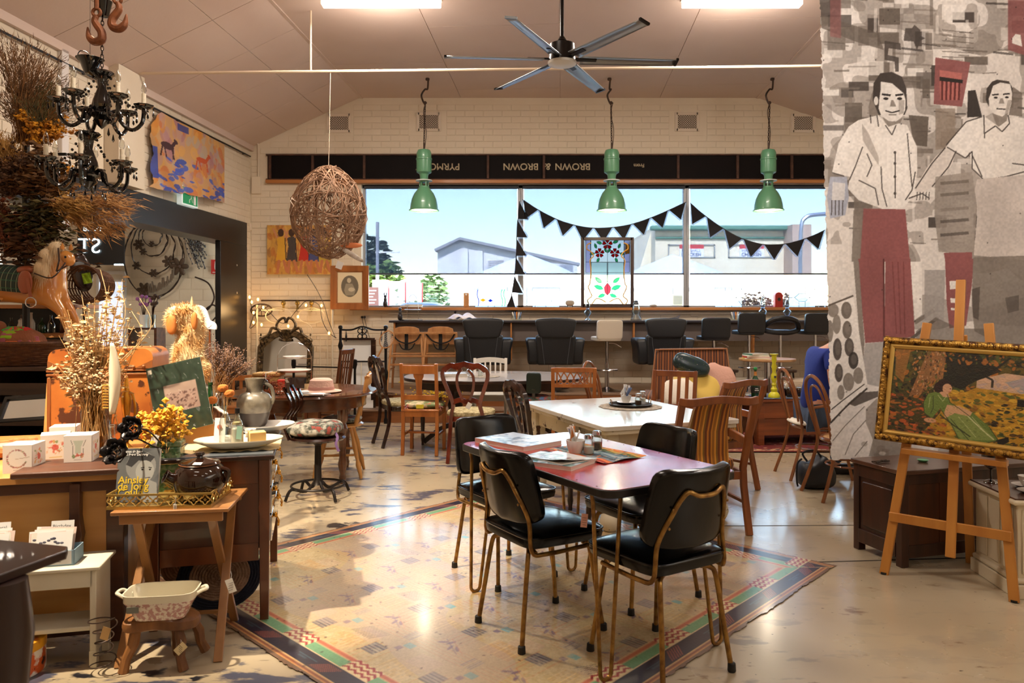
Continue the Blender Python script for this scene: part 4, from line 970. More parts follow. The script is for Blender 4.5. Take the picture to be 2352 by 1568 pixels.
def bentwood(label,loc,rz,m,arms=False,cane=False,group=None):
 t=T('bentwood_chair',label,'chair',(loc[0],loc[1],0),rz,group)
 slab([(.20*math.cos(a),.20*math.sin(a))for a in[2*math.pi*i/32 for i in range(32)]],.445,.455).build('seat',mat('cane',(206,164,104),.6,col2=(168,120,66),scale=60,bump=.4)if cane else m,t)
 MB().tube([(.205*math.cos(2*math.pi*i/28),.205*math.sin(2*math.pi*i/28),.445)for i in range(28)],.017,8,closed=True).build('seat_ring',m,t)
 def by(z):return-.18-.12*max(0,z-.43)/.5
 pts=[(-.19,-.30,0),(-.165,-.22,.25),(-.15,-.185,.44),(-.17,by(.6),.6),(-.18,by(.75),.75),(-.13,by(.88),.88),(0,by(.93),.935),(.13,by(.88),.88),(.18,by(.75),.75),(.17,by(.6),.6),(.15,-.185,.44),(.165,-.22,.25),(.19,-.30,0)]
 MB().tube(spl(pts,5),.014,8).build('back_hoop',m,t)
 MB().tube(spl([(-.09,-.19,.45),(-.11,by(.6),.6),(-.115,by(.72),.72),(-.07,by(.83),.83),(0,by(.86),.86),(.07,by(.83),.83),(.115,by(.72),.72),(.11,by(.6),.6),(.09,-.19,.45)],5),.010,8).build('inner_hoop',m,t)
 for sx in(-1,1):MB().tube(spl([(sx*.14,.14,.44),(sx*.16,.18,.25),(sx*.18,.23,0)],4),.013,8).build('leg',m,t)
 MB().tube([(.165*math.cos(2*math.pi*i/28),.165*math.sin(2*math.pi*i/28)-.01,.25)for i in range(28)],.008,6,closed=True).build('leg_ring',m,t)
 if arms:
  for sx in(-1,1):MB().tube(spl([(sx*.175,by(.66),.66),(sx*.25,-.05,.67),(sx*.24,.14,.66),(sx*.2,.16,.58),(sx*.19,.12,.45)],5),.012,8).build('armrest',m,t)
 return t
bentwood('brown bentwood hoop chair behind the white table, seen from the side',(1.02,7.25),R(-118),BENTW)
for i,(w,c)in enumerate(((.30,(220,214,206)),(.27,(150,140,130)),(.25,(206,206,210)))):
 A=Art(0,0,30,22,24,c);A.daubs(14,[(120,120,126),(240,240,240)],3,None,i)
 magazine(['bottom magazine of the small pile on the oval table','middle magazine of the small pile on the oval table','top magazine of the small pile on the oval table'][i],Vector((-.62,7.96,.7397+.0125*i)),w,.22,.012,.1*i,A,group='magazines on the oval table',name='magazine')
d=T('glass_shaker','glass shaker standing on the oval table behind the mahogany chair','shaker',(-.34,7.95,.7397));MB().lathe([(0,0),(.022,0),(.026,.008),(.026,.055),(.018,.066),(.018,.09),(0,.092)],16).build('jar',GLASS,d);MB().lathe([(.0195,.07),(.021,.086),(0,.092)],14).build('lid',STEELM,d)
m=MB();m.lathe([(0,0),(.16,0),(.17,.004),(0,.005)],30,wob=.04,wn=10);o=m.build('doily',MATS['doily'],loc=(-.30,7.93,.7396));tag(o,'grey doily lying on the oval table','doily')
fb=T('flower_pot','pot of yellow flowers on the step behind the oak chair','flowers',(-1.03,9.78,.172))
MB().lathe([(0,0),(.08,0),(.11,.14),(.10,.14),(0,.10)],16).build('pot',DARKW,fb)
q=random.Random(2);m=MB()
for _ in range(160):m.sup((q.gauss(0,.16),q.gauss(0,.05),.19+q.gauss(0,.05)),(.012,.012,.008),1,1,6,4)
tag(m.build('blossoms',mat('yellow_bloom',(222,184,40),.7),fb),kind='stuff')
# ================= BAR BY THE WINDOW =================
BARF=mat('bar_grey_brown',(110,98,92),.5);YBAR=10.72
bar=T('window_bar','long dark edged bar counter under the windows on tapered timber legs','counter',(0,0,.345))
bx0,bx1=W(893,0,YBAR).x,5.6;zt_=W(0,736,YBAR).z-.345
MB().box(bx0,bx1,YBAR,11.33,zt_-.03,zt_).build('bar_top',mat('bar_dark',(52,46,48),.3),bar,bevel=.004)
MB().box(bx0+.05,bx1,YBAR+.12,YBAR+.15,zt_-.30,zt_-.03).build('bar_apron',BARF,bar)
m=MB();m.prism([(0,0),(.06,0),(.10,zt_-.03),(0,zt_-.03)],.02,Matrix.Identity(4));
for px in(905,1174,1457,1733,2000):
 m=MB();h=zt_-.03;m.add([(-.012,0,h),(.012,0,h),(-.012,.3,h),(.012,.3,h),(-.012,.02,h-.55),(.012,.02,h-.55),(-.012,.05,h-.55),(.012,.05,h-.55)],[(0,1,3,2),(4,5,7,6),(0,1,5,4),(2,3,7,6),(0,2,6,4),(1,3,7,5)])
 m.build('bracket',PINE,bar,loc=(W(px,0,YBAR).x,YBAR+.02,0),bevel=.003)
BLEATH=mat('bar_black_leather',(26,28,32),.42,bump=.1,bscale=60)
ZP=.345
def pedestal(t,h,m=None):
 m=m or STEELM
 MB().lathe([(0,0),(.2,0),(.205,.01),(.1,.03),(.03,.06),(.028,h*.55),(.02,h*.56),(.02,h)],24).build('pedestal',m,t)
 MB().tube([(.15*math.cos(R(a)),.15*math.sin(R(a)),h*.42)for a in range(190,351,16)],.009,6).build('foot_rest',m,t)
 MB().tube([(0,0,h*.42),(.15,0,h*.42)],.008,6).build('foot_stay',m,t)
def tub_chair(label,px):
 Y=10.15;x=W(px,0,Y).x;t=T('bar_armchair',label,'armchair',(x,Y,ZP),0,'black armchairs at the window bar')
 pedestal(t,.42)
 MB().sup((0,.05,.52),(.26,.26,.08),.4,.4).build('seat',BLEATH,t)
 m=MB();m.add([(-.25,-.25,.38),(.25,-.25,.38),(.27,-.29,.78),(-.27,-.29,.78),(-.25,-.15,.38),(.25,-.15,.38),(.27,-.17,.78),(-.27,-.17,.78)],[(0,1,2,3),(4,5,6,7),(0,1,5,4),(1,2,6,5),(2,3,7,6),(3,0,4,7)])
 m.build('backrest',BLEATH,t,bevel=.03)
 m=MB();m.sup((0,-.24,.865),(.255,.07,.125),.3,.25,28,12,lambda p:Vector((p.x*(1.0+p.z*1.1),p.y,p.z+(.02*math.cos(p.x*5)if p.z>0 else 0))));m.build('headrest',BLEATH,t)
 for sx in(-1,1):
  m=MB();m.sup((sx*.30,.02,.56),(.075,.27,.18),.3,.35,20,12,lambda p:Vector((p.x*(1+.5*max(0,p.z)/.18),p.y,p.z)));m.build('armrest',BLEATH,t)
  m=MB();m.tube([(sx*.2,-.298,.78),(sx*.15,-.262,.39)],.003,5);m.build('seam',mat('seam_grey',(90,92,98),.6),t)
tub_chair('left black leather armchair stool under the window bar',1111)
tub_chair('middle black leather armchair stool under the window bar',1274)
tub_chair('right black leather armchair stool behind the striped loveseat',1521)
def bar_stool(label,px,py_top,w,h,m,Y=10.2,sh=None,chrome=STEELM,rz=0):
 x=W(px,0,Y).x;t=T('bar_stool',label,'stool',(x,Y,ZP),rz);zt=W(0,py_top,Y).z-ZP;zs=zt-h
 pedestal(t,zs-.0,chrome)
 MB().sup((0,.05,zs+.02),(w/2,.19,.035),.4,.3).build('seat',m,t)
 MB().sup((0,-.13,zs+h/2+.01),(w/2,.03,h/2),.25,.2,28,14,lambda p:Vector((p.x,p.y-.10*p.z+.25*p.x*p.x,p.z))).build('backrest',m,t)
 m2=MB();m2.tube(spl([(.03,0,zs-.04),(.12,0,zs-.05),(.2,-.02,zs-.1)],3),.006,6);m2.build('lift_lever',chrome,t)
 return t
WLEATH=mat('white_leather',(226,214,196),.45)
bar_stool('white bar stool with chrome stem between the black armchairs',1394,736,.36,.27,WLEATH,rz=R(10))
bar_stool('lower square backed black bar stool just right of the third armchair',1639,731,.39,.29,BLEATH)
bar_stool('taller square backed black bar stool second in the row of black stools',1720,720,.37,.28,BLEATH)
bar_stool('black bar stool at the edge of the banner',1872,721,.38,.27,BLEATH)
x=W(1792,0,10.2).x;t=T('bar_stool','round backed black bar stool with an open loop back','stool',(x,10.2,ZP));zt=W(0,725,10.2).z-ZP
pedestal(t,zt-.25);MB().sup((0,.05,zt-.22),(.17,.18,.03),.4,.9).build('seat',BLEATH,t)
MB().tube(spl([(-.24,-.02,zt-.18),(-.17,-.12,zt-.07),(0,-.16,zt-.03),(.17,-.12,zt-.07),(.24,-.02,zt-.18),(.14,-.08,zt-.22),(0,-.1,zt-.23),(-.14,-.08,zt-.22)],6,True),.035,10,closed=True).build('loop_back',BLEATH,t)
HC=wood('pale_beech',(206,150,96),(180,122,72),.45)
def high_chair(label,px):
 Y=10.45;t=T('high_chair',label,'high chair',(W(px,0,Y).x,Y,ZP),0,'wooden high chairs at the bar')
 for sx in(-1,1):
  for sy in(-1,1):MB().bar((sx*.26,sy*.24,0),(sx*.2,sy*.12,.80),.028,.035,(0,1,0)).build('leg',HC,t,bevel=.003)
  MB().bar((sx*.225,-.2,.30),(sx*.225,.2,.30),.02,.02).build('side_rail',HC,t)
 for z,x in((.48,.235),(.36,.24),(.80,.23)):
  MB().bar((-x,-.18,z),(x,-.18,z),.02,.028).build('rail',HC,t,bevel=.003)
 MB().box(-.2,.2,-.14,.16,.50,.515).build('seat',HC,t,bevel=.004)
 m=MB();m.prism([(-.19,.64),(.19,.64),(.2,.74),(.17,.86),(.1,.885),(0,.89),(-.1,.885),(-.17,.86),(-.2,.74)],.015,Matrix.Translation((0,-.13,0)));m.build('back_panel',HC,t,bevel=.004)
 STR=mat('black_strap',(20,19,20),.8)
 m=MB();m.bc((0,-.152,.68),(.05,.006,.22));m.ribbon(spl([(-.2,-.16,.79),(-.12,-.165,.70),(-.03,-.165,.66),(.05,-.165,.66),(.14,-.165,.70),(.2,-.16,.79)],4),.02,.005,up=(0,1,0));m.ribbon(spl([(-.1,-.165,.66),(-.05,-.17,.58),(.06,-.17,.575),(.12,-.165,.66)],4),.016,.005,up=(0,1,0));m.build('harness',STR,t)
high_chair('left wooden high chair with black harness under the bar',937)
high_chair('right wooden high chair with black harness under the bar',1014)
# ---- things on the bar and the sill ----
ZB=ZP+zt_;ZS=WZ0
def bp(px,Y=10.95):return Vector((W(px,0,Y).x,Y,ZB+.001))
def sp(px,Y=11.29):return Vector((W(px,0,Y).x,Y,ZS+.001))
BRONZE=mat('dark_bronze',(46,42,44),.4,.3)
def kangaroo(name,label,cat,p,ears):
 t=T(name,label,cat,p)
 m=MB();m.sup((0,0,.05),(.036,.04,.052),.9,.9);m.sup((0,0,.11),(.024,.026,.04),.9,.9);m.tube([(0,.03,.01),(.06,.03,.006),(.1,.02,.006)],[.012,.008,.003],6);m.build('body',BRONZE,t)
 m=MB();m.sup((0,-.005,.165),(.022,.028,.022),.9,.9);h=m.build('head',BRONZE,t)
 if ears:
  for sx in(-1,1):MB().sup((sx*.018,0,.20),(.008,.006,.026),1,1,10,6).build('ear',BRONZE,h)
kangaroo('kangaroo_figurine','small dark kangaroo figurine standing on the window sill','figurine',sp(885),True)
kangaroo('seated_figurine','small black seated figurine on the left end of the bar','figurine',bp(919,10.85),False)
for i in range(3):
 A=Art(0,0,30,22,16,[(150,120,90),(190,160,130),(110,120,130)][i])
 magazine(['bottom book of the low pile on the sill above the high chairs','middle book of the low pile on the sill above the high chairs','top book of the low pile on the sill above the high chairs'][i],sp(945,11.27)+Vector((.02*i,0,.0145*i)),.32-.03*i,.17,.014,0.05*i,A,PINE,group='books on the window sill')
cs=T('cake_stand','two tiered wire cake stand at the left end of the bar','cake stand',bp(948,10.95))
MB().lathe([(0,0),(.14,0),(.15,.012),(.145,.014),(0,.006)],28).build('lower_plate',CERW,cs);MB().lathe([(0,.15),(.12,.15),(.13,.162),(.125,.164),(0,.156)],28).build('upper_plate',CERW,cs)
m=MB();m.tube(spl([(-.08,0,.01),(-.08,0,.2),(-.05,0,.34),(0,0,.38),(.05,0,.34),(.08,0,.2),(.08,0,.01)],5),.003,6);m.build('wire_handle',STEELM,cs)
GL2=clearglass('oil_glass',(210,222,232),.05)
def oil_lamp(label,p,s=1):
 t=T('oil_lamp',label,'lamp',p,0,'glass oil lamps',s)
 MB().lathe([(.0,0),(.055,0),(.05,.012),(.02,.03),(.014,.06),(.03,.085),(.055,.11),(.058,.13),(.04,.155),(.022,.165)],20).build('font',GL2,t)
 MB().lathe([(.022,.165),(.03,.17),(.032,.185),(.02,.19),(0,.19)],16).build('burner',STEELM,t)
 MB().lathe([(.024,.188),(.036,.22),(.034,.25),(.018,.30),(.016,.34)],18).build('chimney',GL2,t)
oil_lamp('glass oil lamp standing on the bar beside the leadlight',bp(1350,10.85),.92)
oil_lamp('glass oil lamp on the bar left of the red lantern',bp(1752,10.85),1.0)
oil_lamp('glass oil lamp on the bar right of the red lantern',bp(1808,10.85),.98)
ln=T('storm_lantern','old wire storm lantern on the bar right of the leadlight','lantern',bp(1461,10.85))
MB().lathe([(0,0),(.08,0),(.08,.02),(.03,.09),(0,.09)],20).build('base',mat('wire_mesh',(120,116,110),.5,.5),ln);MB().lathe([(.035,.09),(.05,.14),(.045,.2),(.03,.23)],16).build('globe',GLASS,ln)
MB().lathe([(.03,.23),(.045,.24),(.03,.27),(.035,.285),(0,.30)],16).build('cap',GREYF,ln)
m=MB()
for sx in(-1,1):m.tube([(sx*.06,0,.01),(sx*.055,0,.15),(sx*.035,0,.25)],.004,6)
for a in range(0,360,30):m.tube([(.08*math.cos(R(a)),.08*math.sin(R(a)),.0),(.045*math.cos(R(a)),.045*math.sin(R(a)),.13)],.0018,4)
m.build('guard_wires',GREYF,ln)
rd=T('red_lantern','arched red box lantern with a round emblem on the sill','lantern',sp(1787))
m=MB();m.prism([(-.06,0),(.06,0),(.06,.17)]+[(.06*math.cos(R(a)),.17+.06*math.sin(R(a)))for a in range(15,180,15)]+[(-.06,.17)],.09);m.build('box',mat('lantern_red',(158,34,26),.5),rd,bevel=.004)
m=MB();m.X=Matrix.Translation((0,-.047,.12))@Matrix.Rotation(R(90),4,'X');m.lathe([(0,0),(.026,0),(.026,.003),(0,.004)],18);m.build('emblem',DARKW,rd)
rb=T('pink_dish','small pink dish on the bar above the first square black stool','dish',bp(1632,10.95));MB().lathe([(0,0),(.04,0),(.05,.04),(.045,.04),(0,.01)],18).build('dish',mat('dish_pink',(210,110,110),.4),rb)
def caddy(label,px):
 c=T('condiment_caddy',label,'caddy',bp(px,10.95));MB().box(-.07,.07,-.04,.04,0,.07).build('box',GLASS,c,smooth=0)
 for i in range(5):m=MB();m.bc((-.05+i*.025,0,.07),(.018,.01,.11),ry=.15*(i-2));m.build('packet',[PAPERW,MATS['sachet_blue'],MATS['sachet_orange']][i%3],c,smooth=0)
caddy('clear caddy of packets on the bar between the black stools',1690)
caddy('pair of clear jars with packets on the bar left of the white stool',1187)
wb_=T('wooden_tag_block','tall pale wooden block with a heart hole on the sill','ornament',sp(1071));MB().box(-.042,.042,-.02,.02,0,.22).build('block',HC,wb_,bevel=.01);m=MB();m.sup((-.007,-.022,.195),(.009,.003,.009),1,1,10,6);m.sup((.007,-.022,.195),(.009,.003,.009),1,1,10,6);m.sup((0,-.022,.187),(.009,.003,.010),1,1,10,6);m.build('heart',PAPERW,wb_)
pg=T('sheep_figurine','little woolly sheep ornament on the sill left of the leadlight','figurine',sp(1309));MB().sup((0,0,.065),(.07,.035,.042),.7,.7,f=None).build('body',mat('wool_tan',(170,156,140),.9,bump=.5),pg)
for sx in(-.04,.04):
 for sy in(-.015,.015):MB().tube([(sx,sy,0),(sx,sy,.04)],.008,6).build('leg',BRONZE,pg)
cushion('smooth grey pebble on the sill beside the storm lantern',sp(1500)+Vector((0,0,.022)),0,mat('pebble',(150,144,136),.8),(.06,.04,.022),name='pebble',e=.9,cat='stone')
oo=T('glass_bottle','bluish glass bottle on the sill at the edge of the banner','bottle',sp(1888));MB().lathe([(0,0),(.05,0),(.055,.02),(.055,.14),(.02,.18),(.018,.24),(.022,.24)],16).build('body',GL2,oo)
A=Art(0,0,30,22,16,(220,214,220));magazine('loose pale magazine lying at the bar left of the first armchair',bp(1070,11.0),.5,.25,.012,.1,A,name='magazine');
def crumple(label,p,sx,sy,h,m,name,cat,seed=1):
 ph=random.Random(seed).uniform(0,6);b=MB();b.grid(lambda u,v:((u-.5)*sx,(v-.5)*sy,.004+h*abs(math.sin(u*7+ph+v*3))*math.sin(math.pi*u)*math.sin(math.pi*v)+h*.4*(math.sin(u*19+v*11)*.5+.5)*math.sin(math.pi*u)),26,14)
 return tag(b.build(name,m,loc=p,solid=.002),label,cat)
crumple('crumpled lilac and white scarf lying on the bar above the high chairs',bp(1062,10.9)+Vector((0,0,.014)),.48,.22,.09,mat('lilac_cloth',(206,200,222),.8,col2=(240,236,240),scale=9),'scarf','cloth',3)
A=Art(0,0,30,22,16,(200,190,200));magazine('magazine with a lifted cover on the bar above the third armchair',bp(1520,10.95),.5,.24,.012,0,A,curl=.07,name='magazine')
# ---- leadlight panels on the sill ----
def lead_mat(name,tint):return glassmat(name,tint,.03,diff=.7 if min(tint)<200 else .3,dcol=tint)
GRED,GGRN,GPUR,GYEL,GPALE,GCLR=lead_mat('glass_red',(236,50,60)),lead_mat('glass_green',(120,226,164)),lead_mat('glass_lilac',(232,226,244)),lead_mat('glass_amber',(240,180,60)),lead_mat('glass_pale_green',(236,248,242)),lead_mat('glass_clear_rippled',(240,244,246))
GPINK=lead_mat('glass_pink',(224,120,130));LEAD=mat('lead',(40,40,44),.4,.5)
ll=T('leadlight_panel','tall framed leadlight panel with three red flowers standing in the window','stained glass',sp(1395,11.22))
K=11.22/F;zoff=ZS
def lp(px,py):return((px-1395)*K,(H0-(py-HY)*K)-ZS)
zb,ztp=lp(0,703)[1],lp(0,545)[1];hw=57*K
m=MB()
for s_ in(-1,1):m.box(s_*hw-.025,s_*hw+.025,-.018,.018,.0,ztp)
m.box(-hw,hw,-.018,.018,ztp-.045,ztp);m.box(-hw,hw,-.018,.018,0,.05);m.build('frame',mat('walnut_frame',(66,50,46),.4),ll,bevel=.003)
MB().box(-hw+.02,hw-.02,-.003,.0,.045,ztp-.04).build('back_pane',GCLR,ll,smooth=0)
def piece(pts,g,nm='glass_piece'):
 m=MB();m.prism([lp(*p)for p in pts],.004,Matrix.Translation((0,-.007,0)));m.build(nm,g,ll,smooth=0)
 m=MB();m.tube([(a,-.010,b)for a,b in[lp(*p)for p in pts]],.0035,4,closed=True);return m
allm=MB()
def pc(pts,g):
 m=piece(pts,g);o=len(allm.v);allm.v+=m.v;allm.f+=[tuple(i+o for i in f)for f in m.f];allm.mi+=m.mi
pc([(1345,552),(1356,552),(1356,602),(1345,602)],GPUR);pc([(1434,552),(1446,552),(1446,625),(1434,625)],GPUR);pc([(1345,602),(1356,602),(1356,626),(1345,626)],GPUR)
pc([(1358,603),(1394,603),(1394,648),(1358,648)],GPALE);pc([(1396,603),(1432,603),(1432,648),(1396,648)],GPALE);pc([(1436,560),(1446,562),(1446,582),(1436,584)],GYEL)
def flower(cx,cy,r):
 for k in range(5):
  a0=R(72*k-90);pc([(cx+r*.12*math.cos(a0),cy+r*.12*math.sin(a0))]+[(cx+r*q*math.cos(a0+d),cy+r*q*math.sin(a0+d))for q,d in((.7,-.5),(1,-.3),(.9,0),(1.0,.3),(.7,.5))],GRED)
for c in((1395,561,12),(1377,581,11),(1412,581,11)):flower(*c)
def leaf(x,y,l,w,a):
 c,s_=math.cos(R(a)),math.sin(R(a));pc([(x+u*l*c-v*w*s_,y+u*l*s_+v*w*c)for u,v in((0,0),(.3,.8),(.7,.7),(1,0),(.7,-.7),(.3,-.8))],GGRN)
for a in((1383,560,14,4,200),(1407,558,14,4,-20),(1370,571,13,3.5,-110),(1420,571,13,3.5,-70),(1366,582,12,3.5,170),(1423,582,12,3.5,10),(1376,592,12,3.5,115),(1413,592,12,3.5,65),(1388,570,12,3,60),(1402,570,12,3,120),(1382,650,20,5,220),(1408,650,20,5,-40),(1386,664,24,6,200),(1404,664,24,6,-20),(1390,676,18,5,160),(1400,676,18,5,20)):leaf(*a)
pc([(1395,649),(1403,660),(1401,672),(1395,678),(1389,672),(1387,660)],GPINK)
for sgn in(-1,1):
 P=[(1395+sgn*x,y)for x,y in((37,558),(46,562),(47,572),(38,578),(32,588),(40,598),(38,620),(40,650),(44,658),(40,670),(36,680),(46,690),(38,700),(26,686),(14,688),(4,694))]
 m=MB();m.tube([(p.x,-.010,p.z)for p in spl([(lp(*p)[0],0,lp(*p)[1])for p in P],4)],.009,6);m.build('scroll',mat('amber_rod',(206,150,60),.3),ll)
 P=[(1395+sgn*x,y)for x,y in((40,552),(28,556),(36,575),(40,600),(40,640))]
m=MB()
for a,b in(((1395,552),(1395,700)),((1345,602),(1446,602)),((1357,552),(1357,640)),((1433,552),(1433,640)),((1345,626),(1446,626))):p,q_=lp(*a),lp(*b);m.tube([(p[0],-.010,p[1]),(q_[0],-.010,q_[1])],.003,4)
o=len(allm.v);allm.v+=m.v;allm.f+=[tuple(i+o for i in f)for f in m.f];allm.mi+=m.mi
allm.build('lead_lines',LEAD,ll,smooth=0)
def small_panel(label,px,w,h,kind):
 t=T('leadlight_panel',label,'stained glass',sp(px,11.30),0,'small clear leadlight panels');w*=YB/F;h*=YB/F
 MB().box(-w/2,w/2,-.002,.002,0,h).build('panel_glass',GCLR,t,smooth=0);m=MB();r=.0035
 def ln_(*p):m.tube([(a*w,-.003,b*h)for a,b in p],r,4)
 ln_((-.5,0),(.5,0));ln_((-.5,1),(.5,1));ln_((-.5,0),(-.5,1));ln_((.5,0),(.5,1))
 if kind=='hex':
  ln_((-.28,.5),(-.12,.7),(.12,.7),(.28,.5),(.12,.3),(-.12,.3),(-.28,.5));ln_((-.28,.5),(-.5,.5));ln_((.28,.5),(.5,.5));ln_((-.12,.7),(-.12,1));ln_((.12,.7),(.12,1));ln_((-.12,.3),(-.12,0));ln_((.12,.3),(.12,0));ln_((.28,.5),(.45,.8),(.5,1));ln_((.28,.5),(.5,.1))
  g=MB();g.prism([(a*w,b*h)for a,b in((-.28,.5),(-.12,.7),(.12,.7),(.28,.5),(.12,.3),(-.12,.3))],.003,Matrix.Translation((0,-.004,0)));g.build('glass_piece',GGRN if 0 else GPALE,t,smooth=0)
 elif kind=='fish':
  for cx,cy,g_,s_ in((-.25,.28,GYEL,1),(-.02,.26,lead_mat('glass_blue',(60,90,190)),.9),(.3,.34,GPALE,.7)):
   g=MB();g.prism([(cx*w+a*.1*w*s_,cy*h+b*.1*h*s_)for a,b in((-1.6,.8),(-1,0),(-1.6,-.8),(-.9,-.1),(0,-.7),(1,0),(0,.7),(-.9,.1))],.003,Matrix.Translation((0,-.004,0)));g.build('glass_piece',g_,t,smooth=0)
  for x,g_ in((-.4,MATS['glass_blue']),(.42,GGRN),(.34,GGRN)):
   g=MB();g.tube(spl([(x*w,-.004,.02),(x*w+.01,-.004,.25*h),(x*w-.015,-.004,.5*h),(x*w,-.004,.7*h)],4),.008,5);g.build('glass_piece',g_,t)
  ln_((-.5,.6),(-.3,.9),(.1,.85),(.5,.95));ln_((-.1,0),(0,.5),(.2,.5));ln_((.1,0),(.2,.4))
 else:
  ln_((-.4,.2),(-.2,.35),(.2,.3),(.45,.4));ln_((-.2,.35),(-.2,.8),(.2,.8),(.2,.3));ln_((0,0),(0,.3));ln_((-.4,.2),(-.4,0))
 m.build('lead_lines',LEAD,t)
small_panel('small leadlight panel with coloured fish on the sill',1128,74,58,'fish')
small_panel('small plain clear leadlight panel left of the sheep ornament',1254,62,44,'plain')
small_panel('small hexagon leadlight panel left of the purple shrub',1673,62,44,'hex')
small_panel('small hexagon leadlight panel right of the red lantern',1842,60,44,'hex')
# ---- bunting ----
BUNT=mat('bunting_black',(26,22,26),.9);LACE=glassmat('lace',(210,214,220),0,diff=.5,dcol=(240,240,245))
def bunting(label,P,n,flags=None):
 t=T('bunting',label,'bunting',(0,0,0),0,'black bunting on the windows');Y=YB-.03
 pts=[W(a,b,Y)for a,b in P];cur=spl(pts,12);m=MB();m.ribbon(cur,.012,.004,up=(0,1,0));m.build('tape',BUNT,t)
 L_=[0]
 for a,b in zip(cur,cur[1:]):L_.append(L_[-1]+(b-a).length)
 def ev(s):
  for i in range(len(cur)-1):
   if L_[i+1]>=s:u=(s-L_[i])/max(1e-6,L_[i+1]-L_[i]);return cur[i].lerp(cur[i+1],u)
  return cur[-1]
 for k in range(n):
  a,b=ev(L_[-1]*(k+.04)/n),ev(L_[-1]*(k+.96)/n);d=(b-a);nrm=Vector((d.z,0,-d.x));nrm=nrm if nrm.z<0 else-nrm;nrm.normalize();nrm=(nrm+Vector((0,0,-.8))).normalized()
  mid=(a+b)/2+nrm*d.length*.78;sway=Vector((0,-.012*((k%3)-1),0))
  m=MB();m.add([a,b,mid+sway,a+Vector((0,.003,0)),b+Vector((0,.003,0)),mid+sway+Vector((0,.003,0))],[(0,1,2),(3,5,4),(0,3,4,1),(1,4,5,2),(2,5,3,0)]);f=m.build('flag',BUNT,t,smooth=0)
  m=MB();e=.024
  for p,q_ in((a,mid),(mid,b)):
   c=(a+b+mid)/3;o_=((p+q_)/2-c);dd=(q_-p).normalized();o_=(o_-dd*o_.dot(dd)).normalized()*e;nn=6
   for i in range(nn):
    u0,u1=p.lerp(q_,i/nn),p.lerp(q_,(i+1)/nn);m.add([u0,u1,u1+o_*.7,(u0+u1)/2+o_,u0+o_*.7],[(0,1,2,3,4)])
  m.build('lace_edge',LACE,f,smooth=0,loc=(0,.004,0))
bunting('black lace edged bunting swagged across the middle window bay',[(1200,458),(1240,484),(1290,508),(1345,522),(1395,523),(1450,515),(1510,494),(1576,464)],9)
bunting('black lace edged bunting swagged across the right window bay',[(1585,466),(1615,492),(1660,524),(1705,548),(1760,562),(1815,558),(1865,542),(1895,528)],7)
bunting('black bunting hanging straight down beside the left mullion',[(1194,462),(1188,520),(1186,580),(1181,640),(1172,690),(1160,712)],6)
